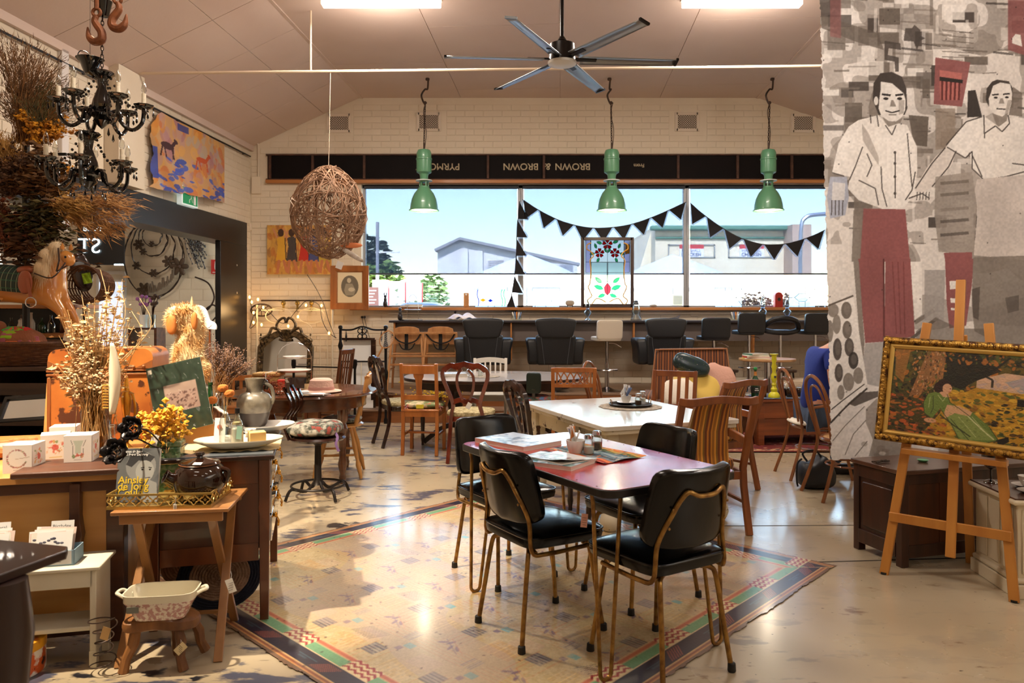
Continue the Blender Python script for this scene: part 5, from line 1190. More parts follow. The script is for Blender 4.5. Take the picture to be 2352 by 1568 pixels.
# ---- green lamps ----
LGRN=mat('lamp_green',(92,148,112),.35,coat=.3);LIN=mat('lamp_inside',(240,236,220),.5);BULB=mat('bulb',(255,230,180),.4,emit=(255,220,160),es=6)
IRON=mat('dark_iron',(48,40,36),.5,.5,col2=(80,58,44),scale=20)
def chain(m,a,b,link=.045,r=.005):
 a,b=Vector(a),Vector(b);d=b-a;n=max(1,int(d.length/(link*.74)));dn=d.normalized();s1=dn.orthogonal().normalized();s2=dn.cross(s1)
 for i in range(n):
  c=a+d*((i+.5)/n);s_=s1 if i%2 else s2
  m.tube([c+dn*(link/2*math.cos(t))+s_*(link*.24*math.sin(t))for t in[2*math.pi*k/8 for k in range(8)]],r,5,closed=True)
for px,hx,l in((974,982,'left green industrial pendant lamp hanging before the window'),(1405,1400,'middle green industrial pendant lamp hanging before the window'),(1765,1774,'right green industrial pendant lamp near the painted banner')):
 Y=10.35;x=W(px,0,Y).x;zr=W(0,484,Y).z;t=T('pendant_lamp',l,'lamp',(x,Y,zr),0,'green industrial pendant lamps')
 k=Y/F;z=lambda py:(484-py)*k
 m=MB();prof=[(33*k,0),(34.5*k,0),(34.5*k,.012),(32*k,.02),(31*k,z(470)),(28*k,z(457)),(22*k,z(444)),(15*k,z(435)),(12*k,z(431))]
 m.lathe(prof+[(11*k,z(433))]+[(a-.004,b-.004)for a,b in prof[-2:1:-1]],32,cap=0);sh=m.build('shade',LGRN,t)
 MB().lathe([(14*k,z(436)),(21*k,z(446)),(27*k,z(458)),(30*k,z(471)),(31.5*k,.016)],28,cap=0).build('shade_lining',LIN,sh)
 m=MB();m.lathe([(11.5*k,z(432)),(11.5*k,z(428)),(9*k,z(427))],20)
 for a in range(0,360,60):m.bc((10*k*math.cos(R(a)),10*k*math.sin(R(a)),z(423)),(.014,.014,12*k),rz=R(a))
 m.lathe([(10.5*k,z(419)),(11.5*k,z(417)),(11*k,z(414)),(0,z(414))],20);m.build('vented_neck',LGRN,t)
 MB().lathe([(0,z(416)),(19*k,z(416)),(19*k,z(414)),(0,z(414))],24).build('flange',mat('flange_white',(214,220,214),.4),t)
 MB().lathe([(9*k,z(414)),(9.5*k,z(404)),(11*k,z(400)),(17*k,z(396)),(17.5*k,z(392)),(17.5*k,z(368)),(18.5*k,z(367)),(18.5*k,z(364)),(17*k,z(363)),(17*k,z(352)),(14*k,z(345)),(8*k,z(343)),(0,z(343))],28).build('gear_housing',LGRN,t)
 m=MB();m.tube([(0,0,z(343)),(0,0,z(328))],.012,8);chain(m,(0,0,z(328)),((hx-px)*k*.3,0,z(240)));m.tube(spl([(.01,0,z(340)),(.03,.01,z(300)),(-.01,.01,z(260)),(.02,.01,z(235))],5),.005,6);m.build('chain',IRON,t)
 m=MB();X1=(hx-px)*k
 m.tube(spl([(X1*.3,0,z(240)),(X1*.3-.03,0,z(232)),(X1*.3-.05,0,z(218)),(X1*.3,0,z(205)),(X1,0,z(204)),(X1+.01,0,z(182))],6),[.013]*31,8);m.sup((X1,0,z(182)),(.03,.02,.02),.6,.6,10,6);m.sup((X1*.3,0,z(236)),(.024,.02,.024),1,1,10,6);m.build('hook',IRON,t)
 MB().sup((0,0,.085),(.035,.035,.055),1,1).build('lamp_bulb',BULB,t)
 light('pendant_glow','POINT',(x,Y,zr+.03),30,(1,.84,.6),shadow_soft_size=.04)
STRB=stripe_mat('brown_stripe',[(0,(74,36,16)),(.35,(120,66,28)),(.5,(58,28,14)),(.75,(136,78,34))],.062)
ls=T('loveseat','small brown striped velvet loveseat with cushions beyond the white table','sofa',(1.98,8.2,0),R(-14))
MB().sup((0,-.05,.30),(.46,.36,.14),.3,.25,32,12).build('seat',STRB,ls)
m=MB();m.add([(-.48,.22,.3),(.48,.22,.3),(.40,.44,1.02),(-.40,.44,1.0),(-.48,.42,.3),(.48,.42,.3),(.40,.56,1.02),(-.40,.56,1.0)],[(0,1,2,3),(4,5,6,7),(0,1,5,4),(1,2,6,5),(2,3,7,6),(3,0,4,7)]);m.build('backrest',STRB,ls,bevel=.04)
for sx in(-1,1):
 MB().sup((sx*.46,-.02,.40),(.07,.38,.14),.35,.3).build('armrest',STRB,ls)
 for sy in(-.3,.3):MB().box(sx*.38-.02,sx*.38+.02,sy-.02,sy+.02,0,.18).build('leg',DARKW,ls)
m=MB();m.tube([(-.46,.24,.36),(-.405,.43,.99),(.40,.43,1.01),(.47,.24,.36)],.012,6);m.build('piping',mat('piping_tan',(150,96,56),.7),ls)
cushion('yellow satin cushion on the loveseat',(1.98,7.98,.62),0,mat('yellow_satin',(232,196,92),.45,sheen=.3),(.26,.10,.21),(R(-28),R(18),R(-10)),'cushions on the loveseat')
cushion('dark blue green sequinned cushion lying on top of the yellow one',(1.93,7.97,.86),0,mat('sequin',(26,40,58),.3,col2=(30,56,44),scale=60,cut=((190,180,160),.68,70)),(.20,.09,.10),(R(-20),R(22),R(-10)),'cushions on the loveseat')
cushion('dusty pink textured cushion at the right of the loveseat',(2.20,8.0,.64),0,mat('pink_plush',(206,158,140),.95,bump=.5,bscale=40),(.20,.08,.24),(R(-20),R(28),R(-10)),'cushions on the loveseat')
cushion('white lace edged cushion low on the left of the loveseat',(1.78,7.86,.56),0,mat('white_lace_cushion',(232,222,206),.9,bump=.4,bscale=40),(.18,.08,.17),(R(-25),0,R(-10)),'cushions on the loveseat')
A=Art(0,0,240,190,150,(120,40,34));q=random.Random(4)
A.rect(6,6,234,184,(190,150,110));A.rect(14,14,226,176,(110,32,30));A.daubs(500,[(196,156,116),(60,36,44),(150,60,46),(90,70,60)],3,(15,15,225,175),8);A.daubs(260,[(120,50,40),(80,60,60)],2,(6,6,234,14),9);A.daubs(260,[(120,50,40),(80,60,60)],2,(6,176,234,184),9)
o=A.surface('persian_rug',lambda u,v:(2.12+2.6*u,9.45-1.92*v,.012+0*u),mat('pile',(255,255,255),.95,vc=True,bump=.4,bscale=90));tag(o,'red and cream persian rug under the wooden blanket chest','rug')
CHW=wood('chest_wood',(150,78,36),(104,50,22),.35,axis='x',coat=.2)
ch=T('blanket_chest','brown timber blanket chest with a patterned cloth and bottles on top','chest',(3.10,8.22,.012),R(7));w,d,h=1.02,.52,.49
MB().box(-w/2-.04,w/2+.04,-d/2-.04,d/2+.04,h-.03,h).build('lid',CHW,ch,bevel=.006)
for i in range(2):
 z0=.10+i*.18
 for y in(-1,1):MB().box(-w/2+.06,w/2-.06,y*d/2-.01,y*d/2+.01,z0+.002,z0+.178).build('board',CHW,ch,bevel=.002)
for sx in(-1,1):
 for i in range(2):
  y0=-d/2+i*d/2;m=MB();m.prism([(y0,.46),(y0,0 if i==0 else .09),(y0+.06,0 if i==0 else .09),(y0+.09,.09),(y0+d/2-.09,.09),(y0+d/2-.06,.09 if i==0 else 0),(y0+d/2,.09 if i==0 else 0),(y0+d/2,.46)],.022,Matrix.Translation((sx*w/2,0,0))@Matrix.Rotation(R(90),4,'Z'));m.build('end_board',CHW,ch,smooth=0)
  MB().box(sx*(w/2-.03)-.035,sx*(w/2-.03)+.035,(-1 if i==0 else 1)*d/2-.016,(-1 if i==0 else 1)*d/2+.016,0,.46).build('corner_post',CHW,ch,bevel=.003)
zt=.012+h
A=Art(0,0,100,60,90,(70,86,120));A.daubs(300,[(190,160,70),(50,66,104),(140,150,170),(110,120,80),(196,190,170)],3,None,6,.8)
def drape(u,v):
 x=-.50+1.15*u;y=.26-.56*v;over=np.maximum(0,x-.53);xx=np.minimum(x,.55+.0*x);front=np.maximum(0,-y-.30)*0
 return(xx+.02*(over>0),y,h+.005+.002*np.sin(x*40)*np.cos(y*37)-over*1.6*(1-.3*np.abs(v-.5)))
o=A.surface('tablecloth',drape,mat('tapestry',(255,255,255),.9,vc=True),loc=(3.10,8.22,.014),rz=R(7));tag(o,'blue and gold patterned cloth draped over the blanket chest','tablecloth')
m=MB();m.grid(lambda u,v:(-.02+.34*u,-.322-.03*math.sin(math.pi*v)-.004*math.sin(u*20),h-.02-.26*v*(1-abs(u-.5)*1.4)),14,8);
A2=Art(0,0,40,30,40,(70,86,120));A2.daubs(120,[(190,160,70),(50,66,104),(140,150,170),(110,120,80)],3,None,7,.8)
A2.surface('corner_fold',lambda u,v:(.12+.34*u,-.323-.02*np.sin(np.pi*v),h+.006-.25*v*(1-np.abs(u-.5)*1.5)),MATS['tapestry'],o)
def cp_(px,Y=8.2):return Vector((W(px,0,Y).x,Y,zt+.009))
def bottle(name,label,p,H_,r,body,parts,cat='bottle',neck=.4,group=None):
 t=T(name,label,cat,p,0,group);MB().lathe([(0,0),(r*.9,0),(r,.01),(r,H_*(1-neck-.12)),(r*.75,H_*(1-neck)),(r*.36,H_*(1-neck*.7)),(r*.3,H_*.93),(r*.36,H_*.94),(r*.36,H_),(0,H_)],18).build('body',body,t)
 for nm,z0,z1,rr,mt in parts:MB().lathe([(r*rr,H_*z0),(r*rr,H_*z1)],18).build(nm,mt,t)
 return t
BG=mat('bottle_green',(22,60,30),.12,coat=.3);FOIL=mat('foil_gold',(220,150,80),.35,.4);AMB=mat('amber_glass',(70,34,18),.12,coat=.3)
b=bottle('champagne_bottle','green champagne bottle with gold neck foil on the blanket chest',cp_(1735,8.05),.32,.045,BG,[('label',.14,.36,1.02,mat('label_dark',(24,30,26),.4))]);MB().lathe([(.029,.19),(.0165,.225),(.0155,.27),(.0175,.275)],14).build('foil',FOIL,b);MB().sup((0,0,.306),(.02,.02,.018),.8,.8,12,8).build('cap',mat('cap_green',(40,140,70),.4),b)
m=MB();m.box(-.022,.022,-.0465,-.0455,.07,.078);m.box(-.016,.016,-.0465,-.0455,.09,.096);m.build('label_print',PAPERW,b,smooth=0)
b=bottle('beer_bottle','short brown sauce bottle beside the champagne bottle',cp_(1754,8.05),.16,.03,AMB,[('label',.2,.5,1.02,mat('label_brown',(96,60,30),.6))])
cst=T('candlestick','tall turned yellow green candlestick on the blanket chest','candlestick',cp_(1778,8.0));YG=mat('candle_yellow',(206,196,30),.4,coat=.2);s=.47
MB().lathe([(0,0),(.06,0),(.062,.02),(.045,.05),(.03,.06),(.035,.09),(.02,.12),(.028,.14),(.018,.16),(.032,.20),(.032,.24),(.018,.27),(.022,.30),(.03,.33),(.018,.37),(.028,.40),(.024,.43),(.03,.455),(.044,.46),(.044,.47),(0,.47)],20).build('turned_stem',YG,cst)
m=MB();m.box(-.012,.012,-.034,-.032,.21,.235);m.build('sticker',mat('sticker',(60,60,60),.5),cst)
for i,px in enumerate((1797,1815,1836)):
 j=T('glass_jar',['dark jar with clip lid left of the three on the blanket chest','dark jar with clip lid in the middle of the three on the blanket chest','dark jar with clip lid at the right near the seated person'][i],'jar',cp_(px,8.1-.05*(i%2)),0,'clip lid jars on the chest')
 MB().lathe([(0,0),(.036,0),(.042,.01),(.042,.07),(.036,.085),(0,.085)],16).build('jar_body',mat('jar_dark',(44,26,22),.15,coat=.4),j);MB().lathe([(.038,.085),(.038,.1),(0,.105)],16).build('lid',GLASS,j)
 m=MB();m.tube(spl([(-.042,0,.08),(-.05,0,.1),(0,0,.125),(.05,0,.1),(.042,0,.08)],3),.0025,5);m.build('wire_clip',STEELM,j)
sachet_bowl('small plate with sachets behind the jars on the blanket chest',cp_(1800,8.38),'sugar bowls on the tables')
rt=T('pedestal_table','small round topped table on a chrome post with a pile of books','table',(W(1762,0,9.25).x,9.25,0));MB().lathe([(0,.825),(.33,.825),(.34,.835),(.34,.855),(0,.855)],36).build('tabletop',wood('butcher_block',(214,170,120),(180,132,84),.4,axis='x'),rt)
MB().lathe([(.2,0),(.2,.015),(.04,.04),(.035,.825)],20).build('post',STEELM,rt)
for i in range(4):
 A=Art(0,0,30,22,16,[(206,80,70),(230,220,120),(90,140,110),(226,220,210)][i]);magazine(['lowest of the four books on the small round table','second lowest of the four books on the small round table','third of the four books on the small round table','topmost of the four books on the small round table'][i],Vector((W(1736,0,9.2).x,9.2,.856+.0165*i)),.30-.02*i,.2,.016,.15*(i-1),A,[mat('cov_a',(230,220,110),.5),mat('cov_b',(190,60,50),.5),PAPERW,mat('cov_c',(90,140,120),.5)][i],group='books on the round table')
def low_stool(label,px,Y=10.12):
 t=T('low_stool',label,'stool',(W(px,0,Y-.3).x,Y,.345));MB().lathe([(0,.27),(.13,.27),(.135,.28),(.135,.30),(0,.305)],24).build('seat',mat('stool_seat',(70,48,40),.3,coat=.3),t)
 for a in(45,135,225,315):MB().tube([(.09*math.cos(R(a)),.09*math.sin(R(a)),.27),(.12*math.cos(R(a)),.12*math.sin(R(a)),0)],[.014,.010],8).build('leg',DKCH,t)
low_stool('low round wooden stool on the platform left of the round table',1688);low_stool('low wooden stool on the platform right of the round table',1826)
ts=T('tub_seat','pale round padded seat behind the blanket chest','stool',(W(1838,0,9.1).x,9.1,0));MB().lathe([(.0,0),(.25,0),(.27,.05),(.27,.5),(.28,.52),(.26,.60),(0,.62)],28).build('padded_drum',mat('beige_uphol',(186,166,140),.85),ts)
# ---- chairs and the seated person ----
bentwood('bentwood hoop chair the person in blue sits on',(2.66,6.46),R(-90),BENTW)
bentwood('empty bentwood armchair with cane seat and lace cushion beside the banner',(2.62,5.74),R(-88),BENTW,arms=True,cane=True)
def skin(name,V,E,rad,m,parent=None,sub=2,root=0):
 me=bpy.data.meshes.new(name);me.from_pydata(V,E,[]);o=bpy.data.objects.new(name,me);C.objects.link(o)
 s_=o.modifiers.new('skin','SKIN');me.skin_vertices or None
 if not me.skin_vertices:me.attributes
 bm=bmesh.new();bm.from_mesh(me);L_=bm.verts.layers.skin.verify();bm.verts.ensure_lookup_table()
 for i,r in enumerate(rad):bm.verts[i][L_].radius=(r if isinstance(r,tuple)else(r,r));bm.verts[i][L_].use_root=(i==root)
 bm.to_mesh(me);bm.free();sb=o.modifiers.new('sub','SUBSURF');sb.levels=sub;sb.render_levels=sub
 dg=bpy.context.evaluated_depsgraph_get();m2=bpy.data.meshes.new_from_object(o.evaluated_get(dg));bpy.data.objects.remove(o)
 m2.name=name;m2.materials.clear();m2.materials.append(m);m2.polygons.foreach_set('use_smooth',[True]*len(m2.polygons))
 o=bpy.data.objects.new(name,m2);C.objects.link(o);o.parent=parent;return o
SKIN=mat('skin',(206,148,120),.5,subs=.0);BLUE=mat('blue_cotton',(26,50,140),.85,bump=.2,bscale=20);JEANS=mat('denim',(70,86,112),.9,bump=.2,bscale=60);HAIRM=mat('hair_grey_brown',(96,80,66),.7)
pz=T('person','seated person in a blue t-shirt and jeans, half hidden behind the painted banner','person',(2.62,6.40,0),R(-90))
V=[(0,0,.56),(0,.0,.70),(0,.04,.86),(0,.07,1.0),(0,.10,1.08),(0,.17,1.13),(0,.23,1.19),(0,.27,1.25),(.10,.02,.54),(.14,.22,.545),(.15,.44,.53),(.15,.47,.30),(.15,.44,.09),(.15,.54,.04),(.15,.62,.03),(-.10,.02,.54),(-.14,.20,.545),(-.15,.42,.53),(-.15,.36,.30),(-.15,.22,.10),(-.15,.30,.04),(-.15,.38,.03),(.17,.07,1.07),(.23,.05,.95),(.25,.05,.80),(.23,.22,.78),(.17,.44,.82),(-.17,.07,1.07),(-.23,.05,.95),(-.25,.05,.80),(-.23,.22,.78),(-.17,.44,.82)]
E=[(0,1),(1,2),(2,3),(3,4),(4,5),(5,6),(6,7),(0,8),(8,9),(9,10),(10,11),(11,12),(12,13),(13,14),(0,15),(15,16),(16,17),(17,18),(18,19),(19,20),(20,21),(3,22),(22,23),(23,24),(24,25),(25,26),(3,27),(27,28),(28,29),(29,30),(30,31)]
rad=[(.15,.12),(.14,.11),(.145,.11),(.14,.105),(.09,.07),(.05,.05),(.06,.07),(.07,.08),.09,.078,.058,.05,.036,.036,.03,.09,.078,.058,.05,.036,.036,.03,.055,.045,.038,.032,.026,.055,.045,.038,.032,.026]
skin('body',V,E,rad,SKIN,pz)
h=MB();h.sup((0,.29,1.28),(.075,.095,.115),.95,.95,24,16,lambda p:Vector((p.x*(1-.15*(p.z<0)*-p.z/.11),p.y,p.z)));h.sup((0,.388,1.275),(.012,.016,.024),1,1,8,6);
for sx in(-1,1):h.sup((sx*.077,.285,1.275),(.008,.018,.03),1,1,8,6)
h.build('head',SKIN,pz)
for sx in(-1,1):MB().sup((sx*.03,.375,1.295),(.011,.006,.007),1,1,10,6).build('eye',BLACKP,pz)
MB().sup((0,.377,1.225),(.022,.006,.006),1,1,10,6).build('mouth',mat('lip',(170,90,84),.5),pz)
MB().sup((0,.265,1.315),(.085,.10,.10),.9,.9,24,14).build('hair',HAIRM,pz)
skin('t_shirt',[V[0],(0,.0,.70),(0,.04,.86),(0,.07,1.0),(0,.09,1.10),(.17,.07,1.07),(.235,.05,.93),(-.17,.07,1.07),(-.235,.05,.93)],[(0,1),(1,2),(2,3),(3,4),(3,5),(5,6),(3,7),(7,8)],[(.165,.135),(.158,.125),(.16,.125),(.155,.118),(.075,.075),.072,.064,.072,.064],BLUE,pz)
skin('jeans',[V[0],V[8],V[9],V[10],V[11],V[12],V[15],V[16],V[17],V[18],V[19]],[(0,1),(1,2),(2,3),(3,4),(4,5),(0,6),(6,7),(7,8),(8,9),(9,10)],[(.155,.12),.10,.09,.07,.062,.055,.10,.09,.07,.062,.055],JEANS,pz)
for k,(x,y)in enumerate(((.15,.53),(-.15,.30))):MB().sup((x,y+.02,.045),(.05,.14,.045),.6,.7,20,10).build('shoe',BLACKP,pz)
for sx in(-1,1):
 for f in range(4):MB().tube([(sx*.17+(f-1.5)*.018,.45,.82),(sx*.165+(f-1.5)*.02,.50,.815+.003*f),(sx*.165+(f-1.5)*.02,.53+.01*(f in(1,2)),.80)],[.010,.009,.007],6).build('finger',SKIN,pz)
 MB().tube([(sx*.15,.43,.82),(sx*.12,.46,.815),(sx*.115,.49,.81)],[.011,.010,.008],6).build('thumb',SKIN,pz)
tbx=T('side_table','small dark table in front of the seated person behind the banner','table',(3.35,6.45,0));MB().box(-.25,.25,-.35,.35,.70,.73).build('tabletop',DARKW,tbx,bevel=.004)
for sx in(-1,1):
 for sy in(-1,1):MB().box(sx*.21-.02,sx*.21+.02,sy*.31-.02,sy*.31+.02,0,.70).build('leg',DARKW,tbx)
cushion('white lace edged seat cushion on the bentwood chair under the person',(2.62,6.46,.475),0,MATS['white_lace_cushion'],(.19,.2,.025))
bgm=T('handbag','slouchy black bag with straps on the floor under the bentwood chairs','bag',(2.47,6.02,0));BB=mat('bag_black',(24,26,32),.5)
MB().sup((0,0,.12),(.15,.11,.12),.6,.6,24,14,lambda p:Vector((p.x*(1-.2*(p.z>0)*p.z/.12),p.y,p.z+(.03*math.sin(p.x*25)if p.z>0 else 0)))).build('bag_body',BB,bgm)
m=MB();m.ribbon(spl([(-.08,-.03,.22),(-.12,-.04,.29),(-.02,-.05,.31),(.05,-.03,.22)],5),.016,.004,up=(0,1,0));m.ribbon(spl([(-.12,-.02,.24),(-.16,-.03,.2),(-.17,-.04,.08),(-.16,-.04,.02)],4),.014,.004,up=(0,1,0));m.build('strap',BB,bgm)
# ---- dark cupboard under the banner ----
CUPW=wood('dark_oak',(70,38,24),(44,22,14),.35,coat=.2);ang=math.atan2(.265,.964)
cb=T('low_cupboard','low dark oak cupboard with panelled end under the painted banner','cupboard',(2.17,4.12,0),ang);w,d,h=.95,.38,.545
MB().box(-.02,w+.02,-.02,d,h-.025,h).build('top_board',mat('cup_top',(96,62,46),.3,col2=(70,44,32),scale=5,st=(.3,2,1),coat=.3),cb,bevel=.003)
MB().box(.01,w-.01,.01,d-.01,.07,h-.03).build('carcass',CUPW,cb,smooth=0)
for x0,x1 in((0,.05),(w-.05,w)):
 for y0,y1 in((0,.045),(d-.045,d)):MB().box(x0,x1,y0,y1,0,h-.025).build('corner_post',CUPW,cb,bevel=.003)
MB().box(.05,w-.05,0,.02,.05,.12).build('bottom_rail',CUPW,cb,bevel=.002);MB().box(.05,w-.05,0,.02,h-.085,h-.025).build('top_rail',CUPW,cb,bevel=.002)
for i in range(4):a=.05+i*(w-.1)/4;MB().box(a+.002,a+(w-.1)/4-.002,.006,.018,.12,h-.085).build('plank',wood('plank_oak',(92,50,26),(60,32,18),.35),cb,smooth=0)
MB().box(-.004,.012,.045,d-.045,.05,.13).build('side_rail',CUPW,cb,bevel=.002);MB().box(-.004,.012,.045,d-.045,h-.1,h-.03).build('side_rail',CUPW,cb,bevel=.002)
MB().box(-.002,.012,.075,d-.075,.155,h-.125).build('side_panel',CUPW,cb,bevel=.008)
pl=T('pliers','small pair of dark metal pliers lying on the low cupboard','tool',W(2018,1062,4.36).freeze()if False else Vector((2.17,4.32,.549)),.4);m=MB();m.tube([(-.06,0,.004),(0,.012,.006),(.05,.004,.005)],.005,6);m.tube([(-.06,.03,.004),(0,.016,.006),(.05,.026,.005)],.005,6);m.sup((0,.014,.007),(.012,.012,.006),1,1,10,6);m.build('jaws',IRON,pl)
gd=T('green_dish','tiny green glass dish on the low cupboard','dish',(2.42,4.36,.546));MB().lathe([(0,0),(.02,0),(.032,.012),(.03,.012),(0,.004)],16).build('dish',mat('jade',(110,190,140),.3),gd)
# ---- white cabinet at the right edge ----
wc=T('white_cabinet','cream painted low cabinet with dark top at the right edge of the room','cabinet',(2.52,3.69,0),R(-6));CRP=mat('cream_paint',(228,214,186),.4,col2=(212,196,168),scale=3)
MB().box(0,.62,0,.40,.09,.47).build('carcass',CRP,wc,bevel=.004);MB().box(-.02,.64,-.02,.42,0,.07).build('plinth',CRP,wc,bevel=.004);MB().box(-.015,.635,-.015,.415,.07,.10).build('plinth_moulding',CRP,wc,bevel=.012)
MB().box(-.03,.65,-.03,.43,.465,.492).build('cornice',CRP,wc,bevel=.010);MB().box(-.02,.64,-.02,.42,.492,.50).build('top_board',MATS['cup_top'],wc)
for y in(.08,.2,.32):MB().box(-.006,.0,y-.045,y+.045,.12,.44).build('side_panel',CRP,wc,bevel=.003)
for x in(.02,.22,.42):MB().box(x,x+.16,-.006,0,.12,.44).build('front_panel',CRP,wc,bevel=.003)
for i in range(2):
 t=T('cup_and_saucer',['white teacup on its saucer at the right edge on the cream cabinet','second white teacup behind the first on the cream cabinet'][i],'cup',(2.66+.06*i,3.78+.13*i,.501),0,'teacups on the cream cabinet');MB().lathe([(0,0),(.04,0),(.07,.015),(.04,.006),(0,.006)],22).build('saucer',CERW,t);MB().lathe([(0,.008),(.02,.008),(.035,.035),(.042,.06),(.039,.06),(.03,.035),(0,.014)],22).build('cup',CERW,t);MB().tube(arc((.046,0,.035),.018,-80,80,8),.004,6).build('handle',CERW,t)
t=T('goblet','smoky glass goblet at the left of the cream cabinet top','glass',(2.60,4.02,.501));MB().lathe([(0,0),(.035,0),(.03,.008),(.006,.02),(.006,.07),(.03,.09),(.045,.13),(.042,.17),(.04,.17)],20).build('body',clearglass('smoke_glass',(120,112,110),.03),t)
# ---- painted banner ----
def banner():
 A=Art(1876,-150,2500,1058,920,(226,219,214));q=random.Random(3)
 G1,G2,G3,K_,RD,SK,W_=(128,118,110),(96,86,78),(66,58,54),(40,34,32),(144,86,86),(226,217,211),(238,232,227)
 def g(P):return[(1850+x/2.6135,y/2.6135)for x,y in P]
 def h(P):return[(1900+x/3.135,600+y/3.135)for x,y in P]
 n=vnoise(A.w,A.h,92,5);n2=vnoise(A.w,A.h,35,6)
 A.put((n>.58)&(A.Y<600),G1,.5);A.put((n2>.62)&(A.Y<560),G1,.45);A.put((n>.5)&(A.Y>560)&(A.X>2080),G1,.5)
 for _ in range(130):
  x,y=q.uniform(1880,2490),q.uniform(-140,540);w_,h_=q.uniform(14,60),q.uniform(10,50);A.rect(x,y,x+w_,y+h_,q.choice([G1,G2,G3,W_,W_]),q.uniform(.5,.9))
 for _ in range(110):
  x,y=q.uniform(1880,2480),q.uniform(-140,560);A.line([(x,y),(x+q.uniform(20,70),y+q.uniform(-2,6))],q.uniform(2,5),q.choice([G2,G1,K_]),.6)
 for _ in range(36):
  x,y=q.uniform(1880,2480),q.uniform(-140,560);A.line([(x,y),(x+q.uniform(-2,2),y+q.uniform(20,80))],q.uniform(3,9),q.choice([G2,G1,W_]),.55)
 A.poly(g([(95,90),(440,200),(470,300),(300,250),(100,170)]),G2,.7);A.poly(g([(150,0),(215,0),(215,230),(150,220)]),RD,.6);A.poly(g([(600,170),(640,170),(655,150),(690,180),(690,215),(720,230),(690,245),(670,300),(650,250),(590,245)]),G3,.8)
 A.poly(g([(475,245),(570,260),(575,300),(500,290),(495,330),(560,345),(560,430),(540,430),(535,370),(475,360)]),G3,.8)
 for k in range(6):A.line(g([(820,180+k*32),(1010,200+k*30)]),2,G2,.7)
 A.poly(g([(780,345),(990,375),(940,640),(770,625)]),RD,.95);A.poly(g([(805,420),(940,440),(925,600),(810,600)]),(184,110,104))
 for k in range(5):A.poly(g([(815+k*26,480),(828+k*26,480),(826+k*25,600),(814+k*25,600)]),(100,46,46))
 A.poly(g([(805,460),(945,480),(943,500),(805,485)]),K_);A.poly(g([(1215,0),(1400,0),(1400,360),(1215,300)]),RD,.85);A.poly(g([(1240,230),(1260,205),(1290,210),(1300,280),(1240,260)]),W_)
 A.poly(g([(975,545),(1020,540),(1060,700),(970,705)]),K_,.9)
 A.poly(g([(620,690),(740,700),(730,880),(650,870)]),G2,.9);A.poly(g([(780,650),(900,650),(900,880),(780,900)]),(150,134,120),.7)
 A.poly(g([(380,640),(400,560),(445,500),(450,700),(385,700)]),G1,.8);A.poly(g([(404,600),(410,500),(450,440),(520,432),(580,460),(606,530),(612,650),(596,690),(440,690)]),G3)
 A.poly(g([(452,490),(520,500),(590,560),(602,600),(600,660),(582,700),(545,728),(500,724),(458,700),(440,650),(444,600),(452,540)]),W_);A.poly(g([(462,700),(500,726),(545,730),(585,705),(560,760),(500,780)]),G1,.8)
 A.ell(*g([(425,605)])[0],5,10,W_)
 A.line(g([(460,566),(512,572)]),4.5,K_);A.line(g([(540,572),(588,566)]),4.5,K_);A.ell(*g([(484,592)])[0],6,3.2,K_);A.ell(*g([(566,592)])[0],6,3.2,K_);A.poly(g([(560,600),(596,600),(590,680),(560,690)]),G1,.45)
 A.poly(g([(516,600),(528,600),(546,640),(508,640)]),G1,.8);A.line(g([(480,664),(520,676),(566,664)]),3,K_);A.line(g([(500,688),(546,688)]),2.4,G2)
 A.poly(g([(320,720),(440,690),(500,760),(560,740),(610,750),(670,880),(672,1020),(655,1150),(600,1240),(470,1255),(320,1200),(255,1130),(270,1060),(160,1040),(200,860),(260,760)]),W_)
 A.poly(g([(340,740),(380,800),(440,940),(440,990),(380,900),(345,840)]),(176,168,162),.8)
 for L_ in([(345,880),(300,1000),(265,1080)],[(370,920),(400,990),(370,1060)],[(160,1035),(230,1055),(255,1100)],[(455,1000),(460,1130),(490,1240)],[(540,920),(540,1190)],[(612,800),(625,960),(640,1120)],[(320,1080),(420,1130),(440,1230)],[(390,690),(395,740)],[(480,750),(520,810),(545,750)],[(430,690),(440,760)],[(600,1200),(640,1140),(660,1030)]):A.line(g(L_),2.6,G3,.9)
 for y in(915,980,1060,1160):A.ell(*g([(538,y)])[0],3,3.5,G3)
 A.poly(g([(150,1060),(250,1060),(262,1180),(240,1290),(150,1310),(130,1180)]),(176,180,196));A.poly(g([(165,1090),(240,1100),(235,1200),(160,1200)]),W_,.7)  # blue-grey patch paints the window's reflection into the cloth colour
 for k in range(4):A.line(g([(160+k*22,1200),(158+k*22,1290)]),2,G3)
 A.poly(g([(345,1250),(600,1255),(628,1568),(325,1568)]),RD);A.poly(g([(290,1260),(350,1250),(330,1568),(278,1568)]),G1,.9)
 A.poly(h([(225,-20),(408,-20),(410,575),(275,585),(240,200)]),RD);A.poly(h([(420,-20),(600,-20),(632,545),(415,550)]),RD);A.line(h([(408,-20),(410,560)]),4,(96,50,50));A.poly(h([(190,0),(230,0),(270,580),(250,900),(230,500)]),G1,.9)
 for k in range(3):A.line(h([(470+k*40,0),(500+k*30,520)]),3,(112,56,56),.6)
 A.poly(h([(275,590),(410,575),(380,900),(290,880),(262,700)]),(176,170,166));A.poly(h([(410,570),(620,540),(600,600),(400,800)]),(190,182,176))
 A.poly(g([(1082,600),(1088,530),(1120,490),(1150,478),(1220,488),(1244,530),(1240,600),(1100,640)]),G3);A.poly(g([(1245,520),(1300,560),(1300,700),(1220,690)]),G2,.7);A.poly(g([(1120,680),(1215,680),(1200,760),(1150,760)]),G1,.8)
